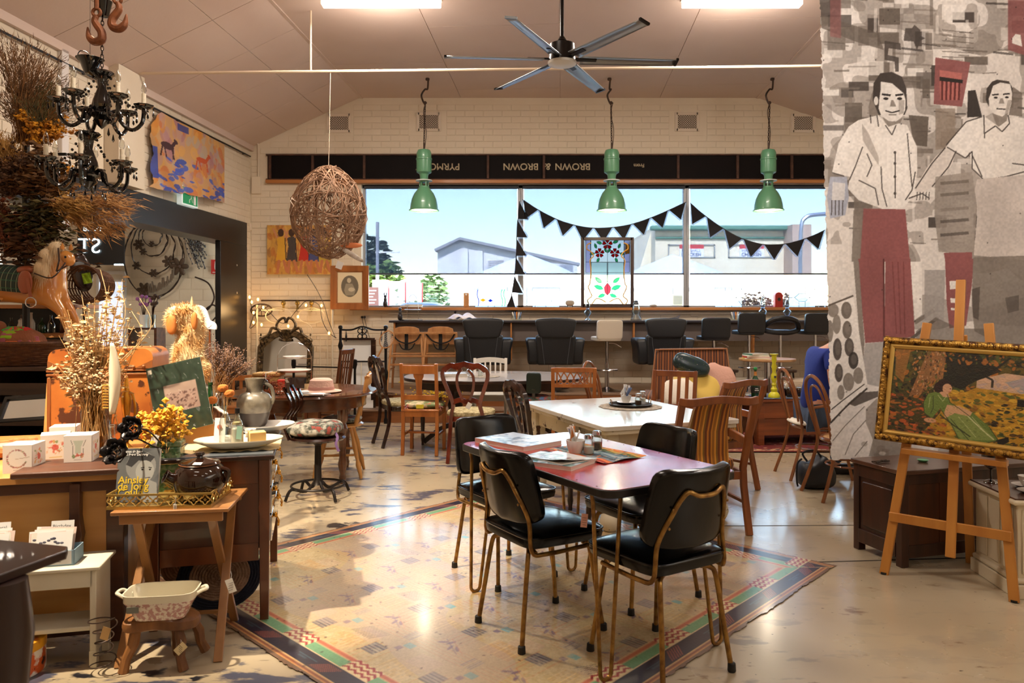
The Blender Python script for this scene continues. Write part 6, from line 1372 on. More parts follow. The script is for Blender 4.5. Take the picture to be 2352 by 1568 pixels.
 A.poly(g([(1112,560),(1125,515),(1170,495),(1228,505),(1240,560),(1236,620),(1220,672),(1180,700),(1130,682),(1102,640),(1100,590)]),W_)
 A.line(g([(1120,570),(1160,566)]),3.4,K_);A.line(g([(1185,566),(1226,562)]),3.4,K_);A.ell(*g([(1142,586)])[0],4.5,2.4,K_);A.ell(*g([(1208,584)])[0],4.5,2.4,K_);A.poly(g([(1170,590),(1184,590),(1194,622),(1160,622)]),G1,.7);A.line(g([(1146,652),(1200,656)]),2.6,K_);A.poly(g([(1215,600),(1240,600),(1215,680),(1195,690)]),G1,.5)
 A.poly(g([(965,720),(1070,695),(1160,760),(1240,700),(1400,720),(1400,1050),(1060,1080),(1000,1010),(985,910),(965,950),(845,880)]),W_)
 A.poly(g([(845,880),(905,905),(880,990),(760,1120),(700,1160),(655,1140),(720,1020),(780,940)]),SK)
 for L_ in([(845,870),(965,730),(1060,700)],[(850,882),(960,948),(1000,908),(1000,1010),(1070,1078),(1200,1060),(1312,1030)],[(905,905),(860,1000),(760,1120)],[(840,885),(760,980),(660,1130)],[(1075,800),(1140,755),(1180,790),(1225,740),(1215,690)],[(1000,930),(1060,1060)],[(1240,980),(1400,1000)],[(1070,690),(1075,830)],[(620,1190),(700,1160),(745,1190)]):A.line(g(L_),2.8,G3,.9)
 for k in range(5):A.line(g([(672+k*18,1150),(668+k*18,1200)]),1.8,G3)
 A.poly(g([(1030,1075),(1400,1040),(1400,1568),(1010,1530),(1030,1300),(1005,1180)]),(210,200,194));A.poly(g([(780,1060),(1000,1030),(1030,1240),(1010,1520),(800,1510),(775,1280)]),(156,146,138),.85)
 for y in(1100,1170,1260,1330,1410):A.line(g([(810,y),(980,y-14)]),7,q.choice([G2,G1,G3]),.6)
 A.poly(g([(830,1515),(1000,1512),(1000,1568),(840,1568)]),RD);A.poly(h([(848,-20),(1055,-20),(1040,180),(1000,460),(880,480),(860,300)]),RD);A.poly(h([(880,140),(990,135),(980,190),(885,200)]),W_);A.poly(h([(885,262),(960,268),(955,300),(890,295)]),W_);A.line(h([(890,340),(960,345)]),5,W_)
 A.poly(h([(1050,-30),(1900,-60),(1900,620),(1250,600),(1060,500),(1040,300)]),G1,.85);A.poly(h([(1040,200),(1100,180),(1090,420),(1050,400)]),G3,.6);A.poly(h([(1280,260),(1380,240),(1380,350),(1300,370)]),G3,.5)
 A.poly(h([(600,0),(680,0),(685,380),(630,420)]),W_);A.line(h([(630,440),(770,350)]),9,G1);A.line(h([(600,560),(800,400)]),7,G2);A.poly(h([(700,60),(850,60),(840,430),(700,420)]),(160,154,150),.8)
 A.poly(h([(640,500),(780,400),(950,480),(1150,480),(1150,600),(640,560)]),G2,.6)
 A.poly(h([(0,330),(190,250),(290,880),(30,1130)]),W_)
 for(x,y,rx,ry,c)in((20,500,26,80,G1),(70,450,30,70,G1),(140,350,38,62,G2),(145,490,34,64,G2),(75,630,32,80,G3),(160,615,34,66,G3),(190,710,36,62,K_),(85,800,30,66,G3),(155,865,40,66,G1),(225,820,36,60,G1),(100,940,26,54,G1),(45,350,40,50,G1)):
  p=h([(x,y)])[0];A.ell(p[0],p[1],rx/3.135,ry/3.135,c,.85);A.ell(p[0]+1,p[1]-2,rx/5.4,ry/5,(150,142,134),.35)
 A.line(h([(0,320),(190,245)]),4,G2);A.poly(h([(30,1060),(270,880),(280,920),(40,1150)]),W_);A.line(h([(30,1065),(110,1000),(270,880)]),2.4,G3);A.line(h([(25,1160),(140,1040),(290,910)]),4,G3);A.poly(h([(150,1020),(240,940),(370,930),(370,970),(200,1040)]),G3,.8)
 for L_ in([(40,1290),(130,1180),(270,1040)],[(130,1390),(190,1240),(280,1140)],[(200,1400),(290,1290)]):A.line(h(L_),2,G2,.8)
 A.poly(h([(280,1060),(360,980),(400,1140),(560,1320),(540,1400),(300,1400),(330,1280),(280,1160)]),G1,.7)
 for _ in range(40):a,b=q.uniform(1980,2480),q.uniform(980,1050);A.ell(a,b,q.uniform(3,12),q.uniform(3,8),q.choice([G1,G1,W_]),.5)
 for _ in range(60):a,b=q.uniform(1880,2490),q.uniform(-140,1050);A.ell(a,b,1.6,1.6,K_,.7)
 A.half();A.a=A.a*(1+.10*(vnoise(A.w,A.h,3,15)-.5)+.10*(vnoise(A.w,A.h,50,16)-.5))[...,None]
 edge=1881+(vnoise(8,A.h,5,4)[:,:1]*4)+np.clip((A.Y-0)/1050,0,1)*26
 bot=1053+vnoise(A.w,8,7,3)[:1,:]*5-np.clip((1960-A.X)/60,0,1)*3
 def fn(u,v):
  px=1876+624*u;py=-150+1208*v;Y=4.63+(px-1880)/600*.30+.025*np.sin(px/62.)*np.clip((py+150)/900,0,1)+.012*np.sin(px/23.+py/300.)
  return((px-CX)/F*Y,Y,H0-(py-HY)/F*Y)
 m=mat('painted_cloth',(255,255,255),.7,vc=True,sheen=.1,bump=.1,bscale=40)
 N=m.node_tree.nodes;L=m.node_tree.links;tr=N.new('ShaderNodeBsdfTranslucent');mx=N.new('ShaderNodeMixShader');mx.inputs[0].default_value=.3;L.new(N['Attribute'].outputs['Color'],tr.inputs[0])
 L.new(N['Principled BSDF'].outputs[0],mx.inputs[1]);L.new(tr.outputs[0],mx.inputs[2]);L.new(mx.outputs[0],N['Material Output'].inputs[0])
 o=T('painted_banner','large painted cloth banner of two men in white shirts and red trousers','banner',(2.4,4.8,0))
 s=A.surface('cloth',fn,m,o,cut=lambda X,Y_:(X>edge)&(Y_<bot));s.location=(-2.4,-4.8,0)
 MB().tube([W(1876,-150,4.63),W(2500,-150,4.94)],.02,10).build('hanging_rail',BLACKP,o,loc=(-2.4,-4.8,0))
banner()
# ---- easel and gilt framed picture ----
EZ=wood('easel_wood',(204,140,62),(182,116,46),.45,s=7,coat=.15)
ez=T('easel','honey coloured wooden easel holding the gilt framed picture','easel',(2.247,3.833,0),math.atan2(-.664,.747));LE=.25/1.365
def ep(x,z,dy=0):return(x,z*LE+dy,z)
def ebar(nm,a,b,w,t,m=EZ):mm=MB();mm.bar(a,b,w,t,up=(0,1,0));return mm.build(nm,m,ez,bevel=.003)
ebar('leg',ep(-.296,0),ep(-.14,1.365),.046,.024);ebar('leg',ep(.296,0),ep(.15,1.365),.046,.024)
ebar('mast',ep(.02,.16,-.03),ep(.02,1.60,-.03),.046,.022);ebar('crossbar',ep(-.28,.31,-.02),ep(.28,.31,-.02),.05,.018);ebar('crossbar',ep(-.20,1.22,.02),ep(.20,1.22,.02),.05,.018)
ebar('rear_leg',(.02,.30,1.30),(.02,.52,0),.046,.022);ebar('ledge',ep(-.22,.675,-.06),ep(.26,.665,-.06),.03,.07)
for z,x in((0,-.296),(0,.296)):m=MB();m.lathe([(.018,-.0),(.018,.012),(0,.012)],10,(x,0,0));m.build('rubber_foot',RUBBER,ez)
GILT=mat('gilt',(176,132,54),.32,.75,col2=(64,36,14),scale=34,contrast=2.2,bump=.3)
GILT2=mat('gilt_bright',(214,176,96),.3,.7)
pf=T('framed_picture','gilt framed tapestry picture of a woman in green resting under trees, on the easel','picture',(0,0,0));Mx=ez.matrix_basis.copy()if False else(Matrix.Translation(ez.location)@Matrix.Rotation(math.atan2(-.664,.747),4,'Z'))
tilt=math.atan(LE);pw,ph=.93,.575
Mp=Mx@Matrix.Translation((.118,.98*LE-.075,.985))@Matrix.Rotation(-tilt,4,'X')@Matrix.Rotation(R(2.3),4,'Y')
pf.matrix_world=Mp;pf.location=Mp.to_translation();pf.rotation_euler=Mp.to_euler()
def frame_bars(par,w,h,prof,m,nm='frame_bar',y0=0.0):
 """prof: list of (inset, depth) across the moulding; mitred bars"""
 for k in range(4):
  hor=k%2==0;s_=1 if k<2 else-1;b=MB();vs=[];n=len(prof)
  for e in(-1,1):
   for a,dd in prof:
    if hor:vs.append((e*(w/2-a),y0-dd,s_*(h/2-a)))
    else:vs.append((s_*(w/2-a),y0-dd,e*(h/2-a)))
  b.add(vs,[(i,(i+1)%n,(i+1)%n+n,i+n)for i in range(n)]+[tuple(range(n)),tuple(range(n,2*n))]);b.build(nm,m,par,smooth=20)
frame_bars(pf,pw,ph,[(0,0),(0,.02),(.006,.030),(.022,.034),(.036,.026),(.040,.018),(.040,0)],GILT)
frame_bars(pf,pw-.080,ph-.080,[(0,.0),(0,.020),(.008,.023),(.016,.020),(.022,.014),(.022,0)],GILT2)
for hor in(0,1):
 L_=pw if hor else ph;n=int(L_/.026)
 for s_ in(-1,1):
  m=MB()
  for i in range(n):
   a=-L_/2+(i+.5)*L_/n;c=(a,-.033,s_*(ph/2-.021))if hor else(s_*(pw/2-.021),-.033,a);m.sup(c,(.0085,.005,.0085),.8,.8,8,5)
   c2=(a+L_/n/2,-.030,s_*(ph/2-.021))if hor else(s_*(pw/2-.021),-.030,a+L_/n/2);m.sup(c2,(.003,.004,.010)if hor else(.010,.004,.003),.8,.8,6,4)
  tag(m.build('carved_beading',GILT2 if False else mat('gilt_mid',(196,150,70),.3,.75),pf),kind='stuff')
A=Art(0,0,965,600,760,(70,60,24));q=random.Random(8)
OCH,GRN_,DK,ORG,SKY=(204,152,44),(72,84,34),(28,24,14),(176,104,40),(150,150,150)
A.daubs(500,[DK,(48,52,22),(96,80,30),ORG,GRN_],22,(0,0,965,330),1,.85)
A.poly([(480,190),(620,130),(900,150),(965,200),(965,290),(700,260),(480,240)],(196,160,130));A.poly([(620,190),(965,60),(965,260),(700,250)],(150,148,152),.8);A.daubs(50,[(214,170,140),(170,150,150)],20,(500,150,900,240),2,.6,0)
A.poly([(330,330),(480,240),(965,270),(965,600),(200,600),(300,430)],(176,128,30));A.daubs(620,[OCH,OCH,(214,166,50),(160,124,36),GRN_,(130,84,24)],17,(330,250,965,600),4,.8,0);A.daubs(160,[DK,(50,60,26),(60,40,18)],13,(420,330,965,600),5,.8,0)
A.poly([(20,0),(110,0),(80,250),(30,200)],(170,110,50),.7);A.poly([(210,0),(310,0),(300,200),(250,220),(180,330),(120,340),(170,150)],(150,100,60),.85);A.daubs(200,[(196,150,110),(60,40,20),(100,90,40),(190,120,60)],9,(130,0,300,320),6,.8,90)
A.poly([(300,0),(450,0),(600,120),(470,200),(400,260),(330,230)],DK,.85)
for L_ in([(330,260),(430,160),(560,120),(640,30)],[(470,190),(540,100),(520,20)],[(940,300),(900,180),(860,120)],[(905,190),(950,120)],[(920,380),(910,260)],[(560,230),(560,180),(520,160)]):A.line(L_,12,DK,.85)
A.daubs(140,[(40,44,22),(90,90,40),ORG],14,(300,0,965,90),9,.8);A.daubs(60,[DK,(44,50,24)],26,(880,260,965,480),10,.8)
A.daubs(220,[ORG,(196,90,40),DK,(110,60,30)],15,(0,330,330,600),11,.8,0)
DR,DRL=(104,124,54),(146,158,88)
A.poly([(225,310),(270,290),(330,300),(350,350),(400,380),(470,400),(560,480),(610,560),(540,590),(420,610),(370,500),(330,440),(300,400),(260,470),(215,440),(205,370)],DR)
A.poly([(330,430),(430,420),(540,500),(600,560),(430,590),(370,520)],DRL,.6);A.line([(300,440),(380,500),(470,560)],8,(60,66,34));A.line([(440,420),(520,500),(590,560)],6,(200,200,150))
A.ell(310,245,42,42,(48,26,18));A.ell(328,262,26,32,(206,156,120));A.poly([(285,290),(330,280),(345,320),(310,320)],(206,156,120));A.ell(280,260,24,36,(48,26,18));A.ell(345,262,4,3,DK);A.line([(338,284),(350,284)],3,(170,70,60))
A.poly([(335,370),(400,370),(470,400),(460,430),(380,420),(330,460),(320,430)],(206,160,120));A.ell(250,485,34,16,(206,150,112));A.poly([(600,560),(660,530),(665,560),(620,600)],DK)
A.poly([(760,300),(850,240),(930,290),(920,340),(850,350),(800,340)],DR);A.ell(800,240,26,14,DK);A.ell(790,256,16,14,(196,140,110));A.poly([(760,350),(840,340),(820,400),(740,390)],(190,180,170));A.rect(690,290,740,335,DK)
for L_ in([(225,310),(205,370),(215,440),(250,470)],[(345,350),(400,385),(460,430)],[(300,400),(370,500),(420,605)],[(360,460),(470,590)],[(560,480),(612,560),(540,592),(420,612)],[(330,300),(350,350)],[(255,320),(262,400),(250,440)]):A.line(L_,4,(50,56,26),.9)
for L_ in([(240,330),(236,400)],[(400,440),(500,560)],[(470,430),(560,540)],[(280,310),(310,350),(330,310)]):A.line(L_,4,(196,200,140),.7)
A.daubs(140,[(90,108,44),(126,140,70),(80,92,40)],7,(230,330,540,580),21,.35,40);A.half()
A.surface('tapestry',lambda u,v:(-.415+.83*u,-.0105+0*u,.237-.474*v),mat('needlework',(255,255,255),.7,vc=True,bump=.35,bscale=140),pf)
MB().box(-.42,.42,-.008,0,-.24,.24).build('backing_board',PINE,pf,smooth=0)
# ================= SHOP COUNTER, LEFT FOREGROUND =================
A15=R(15);KM=Matrix.Translation((-1.65,3.2,0))@Matrix.Rotation(A15,4,'Z')
def K3(x,y,z=0):return KM@Vector((x,y,z))
HONEY=wood('honey_pine',(220,164,96),(196,134,70),.4,s=5,axis='x',coat=.2);OLDW=wood('old_brown',(92,52,30),(58,30,18),.5,axis='x')
ct=T('shop_counter','long pine shop counter with dark trim carrying the trunk and gift boxes','counter',(-1.65,3.2,0),A15);ZC_=.74
for i in range(4):
 y0=-.03+i*.30;MB().box(-1.7,0,y0+.001,y0+.299,ZC_-.03,ZC_).build('top_board',HONEY,ct,bevel=.002)
MB().box(-1.7,-.02,0,.03,ZC_-.08,ZC_-.03).build('apron',OLDW,ct,bevel=.002)
for i in range(3):MB().box(-1.7+i*.54,-1.16+i*.54-.002,.03,.045,.10,ZC_-.08).build('front_panel',HONEY,ct,bevel=.002)
MB().box(-1.7,-.06,.025,.05,.04,.11).build('bottom_rail',OLDW,ct,bevel=.003)
for y0,y1 in((.02,.10),(1.08,1.15)):MB().box(-.10,-.03,y0,y1,.0,ZC_-.03).build('post',OLDW,ct,bevel=.004)
MB().box(-.075,-.05,.10,1.08,.12,ZC_-.03).build('side_panel',HONEY,ct,smooth=0);MB().box(-.08,-.02,.10,1.08,.08,.13).build('side_rail',HONEY,ct,bevel=.003)
m=MB();m.prism([(-.02,.70),(.02,.70),(.02,.56),(.03,.48),(.015,.40),(-.015,.40),(-.03,.47),(-.02,.56)],.05,Matrix.Translation((-.21,-.0,0)));m.build('corbel',OLDW,ct,bevel=.004)
m=MB();m.prism([(-.43,.0),(.02,.0),(.02,.025),(-.43,.025)],.30);sb=m.build('slab_board',OLDW,loc=K3(0,.07,ZC_+.001),rz=A15,bevel=.006);tag(sb,'thick dark old board lying on the front of the pine counter','board')
TRK=mat('trunk_tin',(196,122,54),.42,col2=(160,88,36),scale=4,contrast=1.4,cut=((80,44,26),.55,11),bump=.15)
TRS=mat('trunk_side',(120,84,72),.4,col2=(96,64,56),scale=9,st=(4,4,.3));TRT=mat('trunk_trim',(150,92,50),.45,.3,bump=.1)
p=W(238,0,4.02);tk=T('tin_trunk','tall orange brown tin trunk with domed lid on the counter','trunk',(p.x,4.10,ZC_),R(12));w,d=.255,.17
MB().box(-w,w,-d,d,0,.36).build('body',TRK,tk,bevel=.012)
rr=[(w-.05+.05*math.cos(R(a)),.44+.05*math.sin(R(a)))for a in range(0,91,15)];m=MB();m.prism([(w,.37)]+rr+[(-a,b)for a,b in rr[::-1]]+[(-w,.37)],2*d+.01);m.build('lid',TRK,tk,smooth=50)
m=MB();m.box(w,w+.004,-d+.01,d-.01,.01,.36);m.build('side_sheet',TRS,tk)
for z in(.355,.375):m=MB();m.box(-w-.008,w+.008,-d-.009,d+.009,z-.006,z+.006);m.build('band',TRT,tk,bevel=.003)
for sx in(-1,1):
 for sy in(-1,1):m=MB();m.bc((sx*(w-.004),sy*(d-.004),.17),(.02,.02,.35));m.build('corner_strip',TRT,tk,bevel=.006)
 for k in range(2):MB().sup((sx*(.16+.05*k),-d-.012,.395),(.009,.006,.009),1,1,10,6).build('rivet',TRT,tk)
 m=MB();m.prism([(sx*w,.385),(sx*w,.43),(sx*(w-.04),.41),(sx*(w-.09),.385)],.006,Matrix.Translation((0,-d-.008,0)));m.build('corner_plate',TRT,tk)
m=MB();m.tube(spl([(-.03,-d-.01,.11),(-.035,-d-.03,.09),(0,-d-.035,.08),(.035,-d-.03,.09),(.03,-d-.01,.11)],4),.005,6);m.build('front_handle',STEELM,tk)
def bunch(name,label,base,tips,n,spread,ms,mh,head='dot',hs=.008,hl=.5,cat='dried flowers',seed=1,r=.0014,root=.03,per=10,parent=None,group=None):
 q=random.Random(seed);t=parent or T(name,label,cat,base,0,group);tips=[Vector(x)for x in tips];st=MB();hd=MB()
 for i in range(n):
  tip=q.choice(tips)+Vector((q.gauss(0,spread),q.gauss(0,spread),q.gauss(0,spread*.8)));b=Vector((q.gauss(0,root),q.gauss(0,root),0));side=Vector((tip.x*.3+q.gauss(0,.02),q.gauss(0,.02),0))
  P=spl([b,b.lerp(tip,.5)-side*.5+Vector((0,0,.03)),tip],4);st.tube(P,[r*(1.3-.9*k/(len(P)-1))for k in range(len(P))],3,caps=False)
  for k in range(per*(2 if head=='spike' else 1)):
   u=1-hl*q.random();c=P[min(len(P)-1,int(u*(len(P)-1)))].lerp(P[min(len(P)-1,int(u*(len(P)-1))+1)],(u*(len(P)-1))%1)+Vector((q.gauss(0,hs*1.3),q.gauss(0,hs*1.3),q.gauss(0,hs)))
   s_=hs*q.uniform(.6,1.4);dr=(P[-1]-P[-2]).normalized()
   if head=='dot':hd.X=Matrix.Translation(c)@Matrix.Rotation(q.uniform(0,3),4,'Z')@Matrix.Rotation(q.uniform(0,3),4,'X');hd.add([(s_,0,0),(0,s_,0),(-s_,0,0),(0,-s_,0),(0,0,s_*.6),(0,0,-s_*.6)],[(0,1,4),(1,2,4),(2,3,4),(3,0,4),(1,0,5),(2,1,5),(3,2,5),(0,3,5)])
   elif head=='leaf':hd.X=Matrix.Translation(c)@Matrix.Rotation(q.uniform(0,6),4,'Z')@Matrix.Rotation(q.uniform(-1.5,1.5),4,'X');hd.add([(-s_,0,0),(0,-s_*.45,s_*.2),(s_,0,0),(0,s_*.45,s_*.2)],[(0,1,2,3)])
   else:
    e=c+(dr+Vector((q.gauss(0,.35),q.gauss(0,.35),q.gauss(0,.35)))).normalized()*s_*3;sd=dr.orthogonal()*s_*.13;hd.X=Matrix.Identity(4);hd.add([c-sd,c+sd,e],[(0,1,2)])
 tag(st.build('stems',ms,t,smooth=0),kind='stuff');tag(hd.build('heads',mh,t,smooth=0),kind='stuff');return t
STRAW=mat('straw',(214,172,110),.8);DRYB=mat('dry_brown',(120,78,40),.85,col2=(160,112,62),scale=20);DRYP=mat('dry_pale',(236,208,160),.8,col2=(206,164,110),scale=20)
def dmat(n,a,b):return mat(n,a,.85,col2=b,scale=14,contrast=2)
gj=T('glass_jar','tall patterned glass jar holding the tall bouquet of pale dried twigs','jar',(-2.0,3.56,ZC_+.001));MB().lathe([(0,0),(.06,0),(.068,.01),(.07,.09),(.066,.16),(.07,.2),(.058,.25),(.058,.29),(.062,.295),(.056,.295),(.052,.25),(.06,.2),(.06,.02),(0,.012)],24).build('jar_body',clearglass('warm_glass',(236,222,196),.08),gj)
bunch('dried_bouquet','tall sunlit bouquet of pale dried twigs and leaves in the patterned glass jar',(-2.0,3.56,ZC_+.03),[(.02,0,.72),(-.1,0,.62),(.12,0,.60),(0,0,.5),(.05,.02,.42),(-.08,0,.42)],95,.06,STRAW,DRYP,'leaf',.016,.62,seed=3,per=15,r=.0024)
m=MB();q=random.Random(5)
for tx,tz in((.02,.86),(.1,.80),(-.07,.74),(.21,.72),(.17,.66),(-.12,.62)):m.tube(spl([(0,0,.2),(tx*.3,0,tz*.5),(tx*1.1+.03,0,tz*.8),(tx,0,tz)],5),[.004-.0025*i/15 for i in range(16)],5)
m.build('long_twigs',DRYP,bpy.data.objects['dried_bouquet'])
bunch('brown_seed_heads','fluffy cluster of brown and cream seed heads low in front of the orange trunk',(-1.98,3.52,ZC_+.10),[(-.02,-.02,.34),(-.09,0,.28),(.07,0,.30),(-.05,0,.40)],80,.035,STRAW,dmat('seed_brown',(170,110,60),(240,214,170)),'dot',.008,.35,seed=4,per=14)
PODW=mat('pod_white',(250,236,206),.6);t=T('dried_pod','long pale split seed pod standing upright against the bouquet','dried flowers',W(258,950,3.45))
m=MB();m.grid(lambda u,v:((u-.5)*.055*math.sin(math.pi*min(1,v*.9+.08))**.7+.012*math.sin(v*3),-.02*math.cos((u-.5)*3),v*.33),8,20);m.build('pod',PODW,t,solid=.003)
m=MB()
for i in range(9):m.tube(spl([(-.04,-.012,.02+i*.013),(-.03,-.02,.03+i*.013),(-.012,-.012,.028+i*.013)],3),.004,5)
m.build('wheat_ear',mat('wheat_gold',(226,170,70),.7),t)
t=bottle('white_bottle','small round frosted bottle with a thin neck beside the pod',W(257,0,3.38).xyz*1,.17,.04,clearglass('frost_glass',(246,236,220),.3),[],neck=.5);t.location.z=ZC_+.001
MB().lathe([(0,.005),(.034,.008),(.036,.07),(0,.075)],16).build('contents',mat('white_salts',(250,240,220),.8),t)
t=T('brass_bird','slim golden brass long necked ornament against the trunk','ornament',W(290,0,3.75));t.location.z=ZC_+.001
MB().lathe([(0,0),(.03,0),(.012,.02),(.01,.12),(.022,.2),(.026,.25),(.014,.29),(.008,.36),(.0,.37)],16).build('body',mat('brass',(220,160,60),.25,.8),t);MB().tube(spl([(.0,0,.28),(.03,0,.27),(.045,0,.2),(.04,0,.12)],4),.006,6).build('arm',MATS['brass'],t)
GBX=mat('card_white',(246,240,232),.5)
def gift(label,px,Y,z,rz,kind,w=.115,h=.118):
 p=W(px,0,Y);t=T('gift_box',label,'box',(p.x,Y,z),rz,'small white floral gift boxes');MB().box(-w/2,w/2,-w/2,w/2,0,h).build('carton',GBX,t,bevel=.0015);MB().box(-w/2-.001,w/2+.001,-w/2-.001,w/2+.001,h-.004,h+.0015).build('lid',GBX,t)
 for s_ in(0,1):
  A=Art(0,0,100,100,44,(246,240,232));q=random.Random(px+s_)
  if kind=='wreath' and s_==0:
   for k in range(70):a=q.uniform(.3,6.0);A.ell(48+32*math.cos(a),46+32*math.sin(a),q.uniform(2,5),q.uniform(1.5,3),q.choice([(150,96,100),(196,140,140),(120,130,100),(206,170,150)]),.8,q.uniform(0,180))
   A.line([(40,48),(90,40)],2,(170,140,120),.7);A.line([(36,88),(60,88)],2,(190,180,170))
  elif kind=='torso' and s_==0:
   A.poly([(34,16),(42,40),(42,66),(62,66),(62,40),(70,16)],(206,214,196));A.line([(26,14),(34,40),(32,70)],2,(120,110,96));A.line([(78,14),(68,40),(70,70)],2,(120,110,96));A.daubs(14,[(214,100,84),(120,140,90),(226,160,130)],6,(34,66,68,80),3);A.line([(36,90),(66,90)],2,(190,180,170))
  else:
   A.daubs(26,[(220,110,90),(226,170,90),(140,160,100),(236,190,150)],6,(20,20,80,70),px);A.ell(50,46,12,12,(210,84,74),.8);A.line([(30,84),(72,84)],4,(214,190,110),.6)
  f=(lambda u,v:(-w/2+w*u,-w/2-.0012+0*u,h*.965*(1-v)))if s_==0 else(lambda u,v:(w/2+.0012+0*u,-w/2+w*u,h*.965*(1-v)))
  A.surface('printed_face',f,PRINT,t)
gift('gift box with a flower wreath print at the front left of the counter',56,3.20,ZC_,R(8),'wreath');gift('gift box with a green dress print on the dark board',188,3.30,ZC_+.027,R(14),'torso',.11,.115)
gift('gift box with bright red flower print between the other gift boxes',128,3.46,ZC_,R(30),'flower');gift('gift box with plain top behind the other three',150,3.70,ZC_,R(20),'flower')
bk=T('bark_tray','shallow pink wooden tray with rough bark edge at the far left of the counter','tray',(-2.52,3.50,ZC_),R(40));MB().box(-.24,.24,-.12,.12,.02,.04).build('pink_board',mat('pink_board',(214,160,150),.5,col2=(190,130,124),scale=8),bk,bevel=.004)
for s_ in(-1,1):m=MB();m.tube([(-.25+i*.05,s_*.13+.006*math.sin(i*2),.03+.006*math.cos(i*3))for i in range(11)],[.026+.005*math.sin(i*2.3)for i in range(11)],8);m.build('bark_edge',mat('bark',(206,140,80),.9,col2=(150,90,50),scale=26,bump=.6),bk)
t=T('small_wood_block','small honey wood block behind the black rose','box',K3(-.05,.30,ZC_),A15);MB().box(-.04,.04,-.02,.02,0,.045).build('block',HONEY,t,bevel=.003)
t=T('leaning_pine_panel','narrow pale pine plank leaning at the left of the orange trunk','board',(W(114,0,4.2).x,4.2,ZC_));MB().bc((0,0,.14),(.04,.02,.28),rx=R(-6)).build('plank',HONEY,t);MB().bc((.02,.01,.14),(.012,.022,.275),rx=R(-6)).build('groove_strip',PINE,t)
# ---- writing desk with mirrored drawers ----
DSK=wood('desk_wood',(122,66,32),(76,38,20),.28,s=4,coat=.4);DSKD=wood('desk_dark',(96,48,22),(46,20,10),.3,s=3,coat=.4);MIRR=mat('mirror',(214,218,224),.04,1.0)
dk=T('writing_desk','old wooden desk with mirrored drawer fronts and brass drop handles','desk',(-1.65,3.2,0),A15);x0,x1,y0,y1,zt=.05,.57,.075,.95,.775
for x in(x0,x1-.05):
 for y in(y0,y1-.05):m=MB();m.add([(x+a*.05+(.5-a)*.012*(1-c),y+b*.05+(.5-b)*.012*(1-c),c*(zt-.03))for c in(0,1)for a in(0,1)for b in(0,1)],[(0,1,3,2),(4,5,7,6),(0,1,5,4),(2,3,7,6),(0,2,6,4),(1,3,7,5)]);m.build('leg',DSK,dk,bevel=.003)
MB().box(x0-.02,x1+.02,y0-.02,y1+.02,zt-.028,zt-.008).build('top_board',DARKW,dk,bevel=.004);MB().box(x0-.015,x1+.015,y0-.015,y1+.015,zt-.008,zt).build('glass_top',mat('desk_mirror_top',(150,160,170),.08,.6),dk)
MB().box(x0+.05,x1-.05,y0+.008,y0+.024,zt-.14,zt-.03).build('upper_rail',DSK,dk,bevel=.002);MB().box(x0+.05,x1-.05,y0+.012,y0+.024,.36,zt-.14).build('end_panel',DSKD,dk,smooth=0);MB().box(x0+.05,x1-.05,y0+.008,y0+.026,.28,.36).build('lower_rail',DSK,dk,bevel=.002)
MB().box(x0+.01,x1-.03,y0+.03,y1-.02,.33,zt-.03).build('carcass',DSKD,dk,smooth=0)
for i,(za,zb_)in enumerate(((.35,.47),(.48,.60),(.61,.73))):
 for j,(ya,yb)in enumerate(((y0+.06,(y0+y1)/2-.005),((y0+y1)/2+.005,y1-.06))):
  d=MB().box(x1-.02,x1+.006,ya,yb,za,zb_).build('drawer',MIRR,dk,bevel=.004)
  for yy in((ya+yb)/2,):
   m=MB();m.sup((x1+.014,yy,(za+zb_)/2+.015),(.010,.012,.014),1,1,10,6);m.tube(spl([(x1+.018,yy,(za+zb_)/2+.01),(x1+.03,yy-.006,(za+zb_)/2-.012),(x1+.028,yy,(za+zb_)/2-.03),(x1+.022,yy+.006,(za+zb_)/2-.012)],3),.003,6);m.sup((x1+.026,yy,(za+zb_)/2-.034),(.006,.006,.009),1,1,8,6);m.build('drop_handle',MATS['brass'],d)
ZD=zt+.001
def dp(px,Y,z=ZD):p=W(px,0,Y);return Vector((p.x,Y,z))
DOILY=MATS['doily']
m=MB();m.grid(lambda u,v:((u-.5)*.44,(v-.5)*.3,.002+.003*math.sin(u*40)*(v<.1)),40,8);o=m.build('lace_cloth',mat('lace_cream',(226,200,150),.9,bump=.5,bscale=80),loc=dp(535,3.58),rz=A15);tag(o,'cream lace cloth hanging over the desk edge under the front platter','cloth')
def platter(label,p,w,d,m_,rz=0):
 t=T('platter',label,'plate',p,rz);b=MB();b.lathe([(0,.006),(.35,.004),(.55,.008),(.8,.025),(1,.04),(1,.045),(.98,.045),(.78,.032),(.55,.014),(0,.011)],48,sx=w/2,sy=d/2)
 b.v=[(math.copysign(abs(x/(w/2))**.8,x)*w/2,math.copysign(abs(y/(d/2))**.8,y)*d/2,z)for x,y,z in b.v];b.build('dish',m_,t);return t
PLT=mat('platter_cream',(240,226,200),.2,coat=.3);PLB=mat('platter_white',(226,220,212),.15,coat=.4,cut=((190,120,130),.68,16))
platter('large cream oval platter at the front corner of the desk',dp(549,3.52,ZD+.005),.40,.23,PLT,A15);platter('white oval platter with faint flowers behind the jug',dp(598,4.02),.36,.26,PLB,A15)
zp=ZD+.02
b=bottle('milk_bottle','tall clear ribbed bottle with dried orange flowers on the front platter',dp(517,3.50,zp),.19,.026,GLASS,[('label',.05,.06,1.02,PAPERW)],neck=.3)
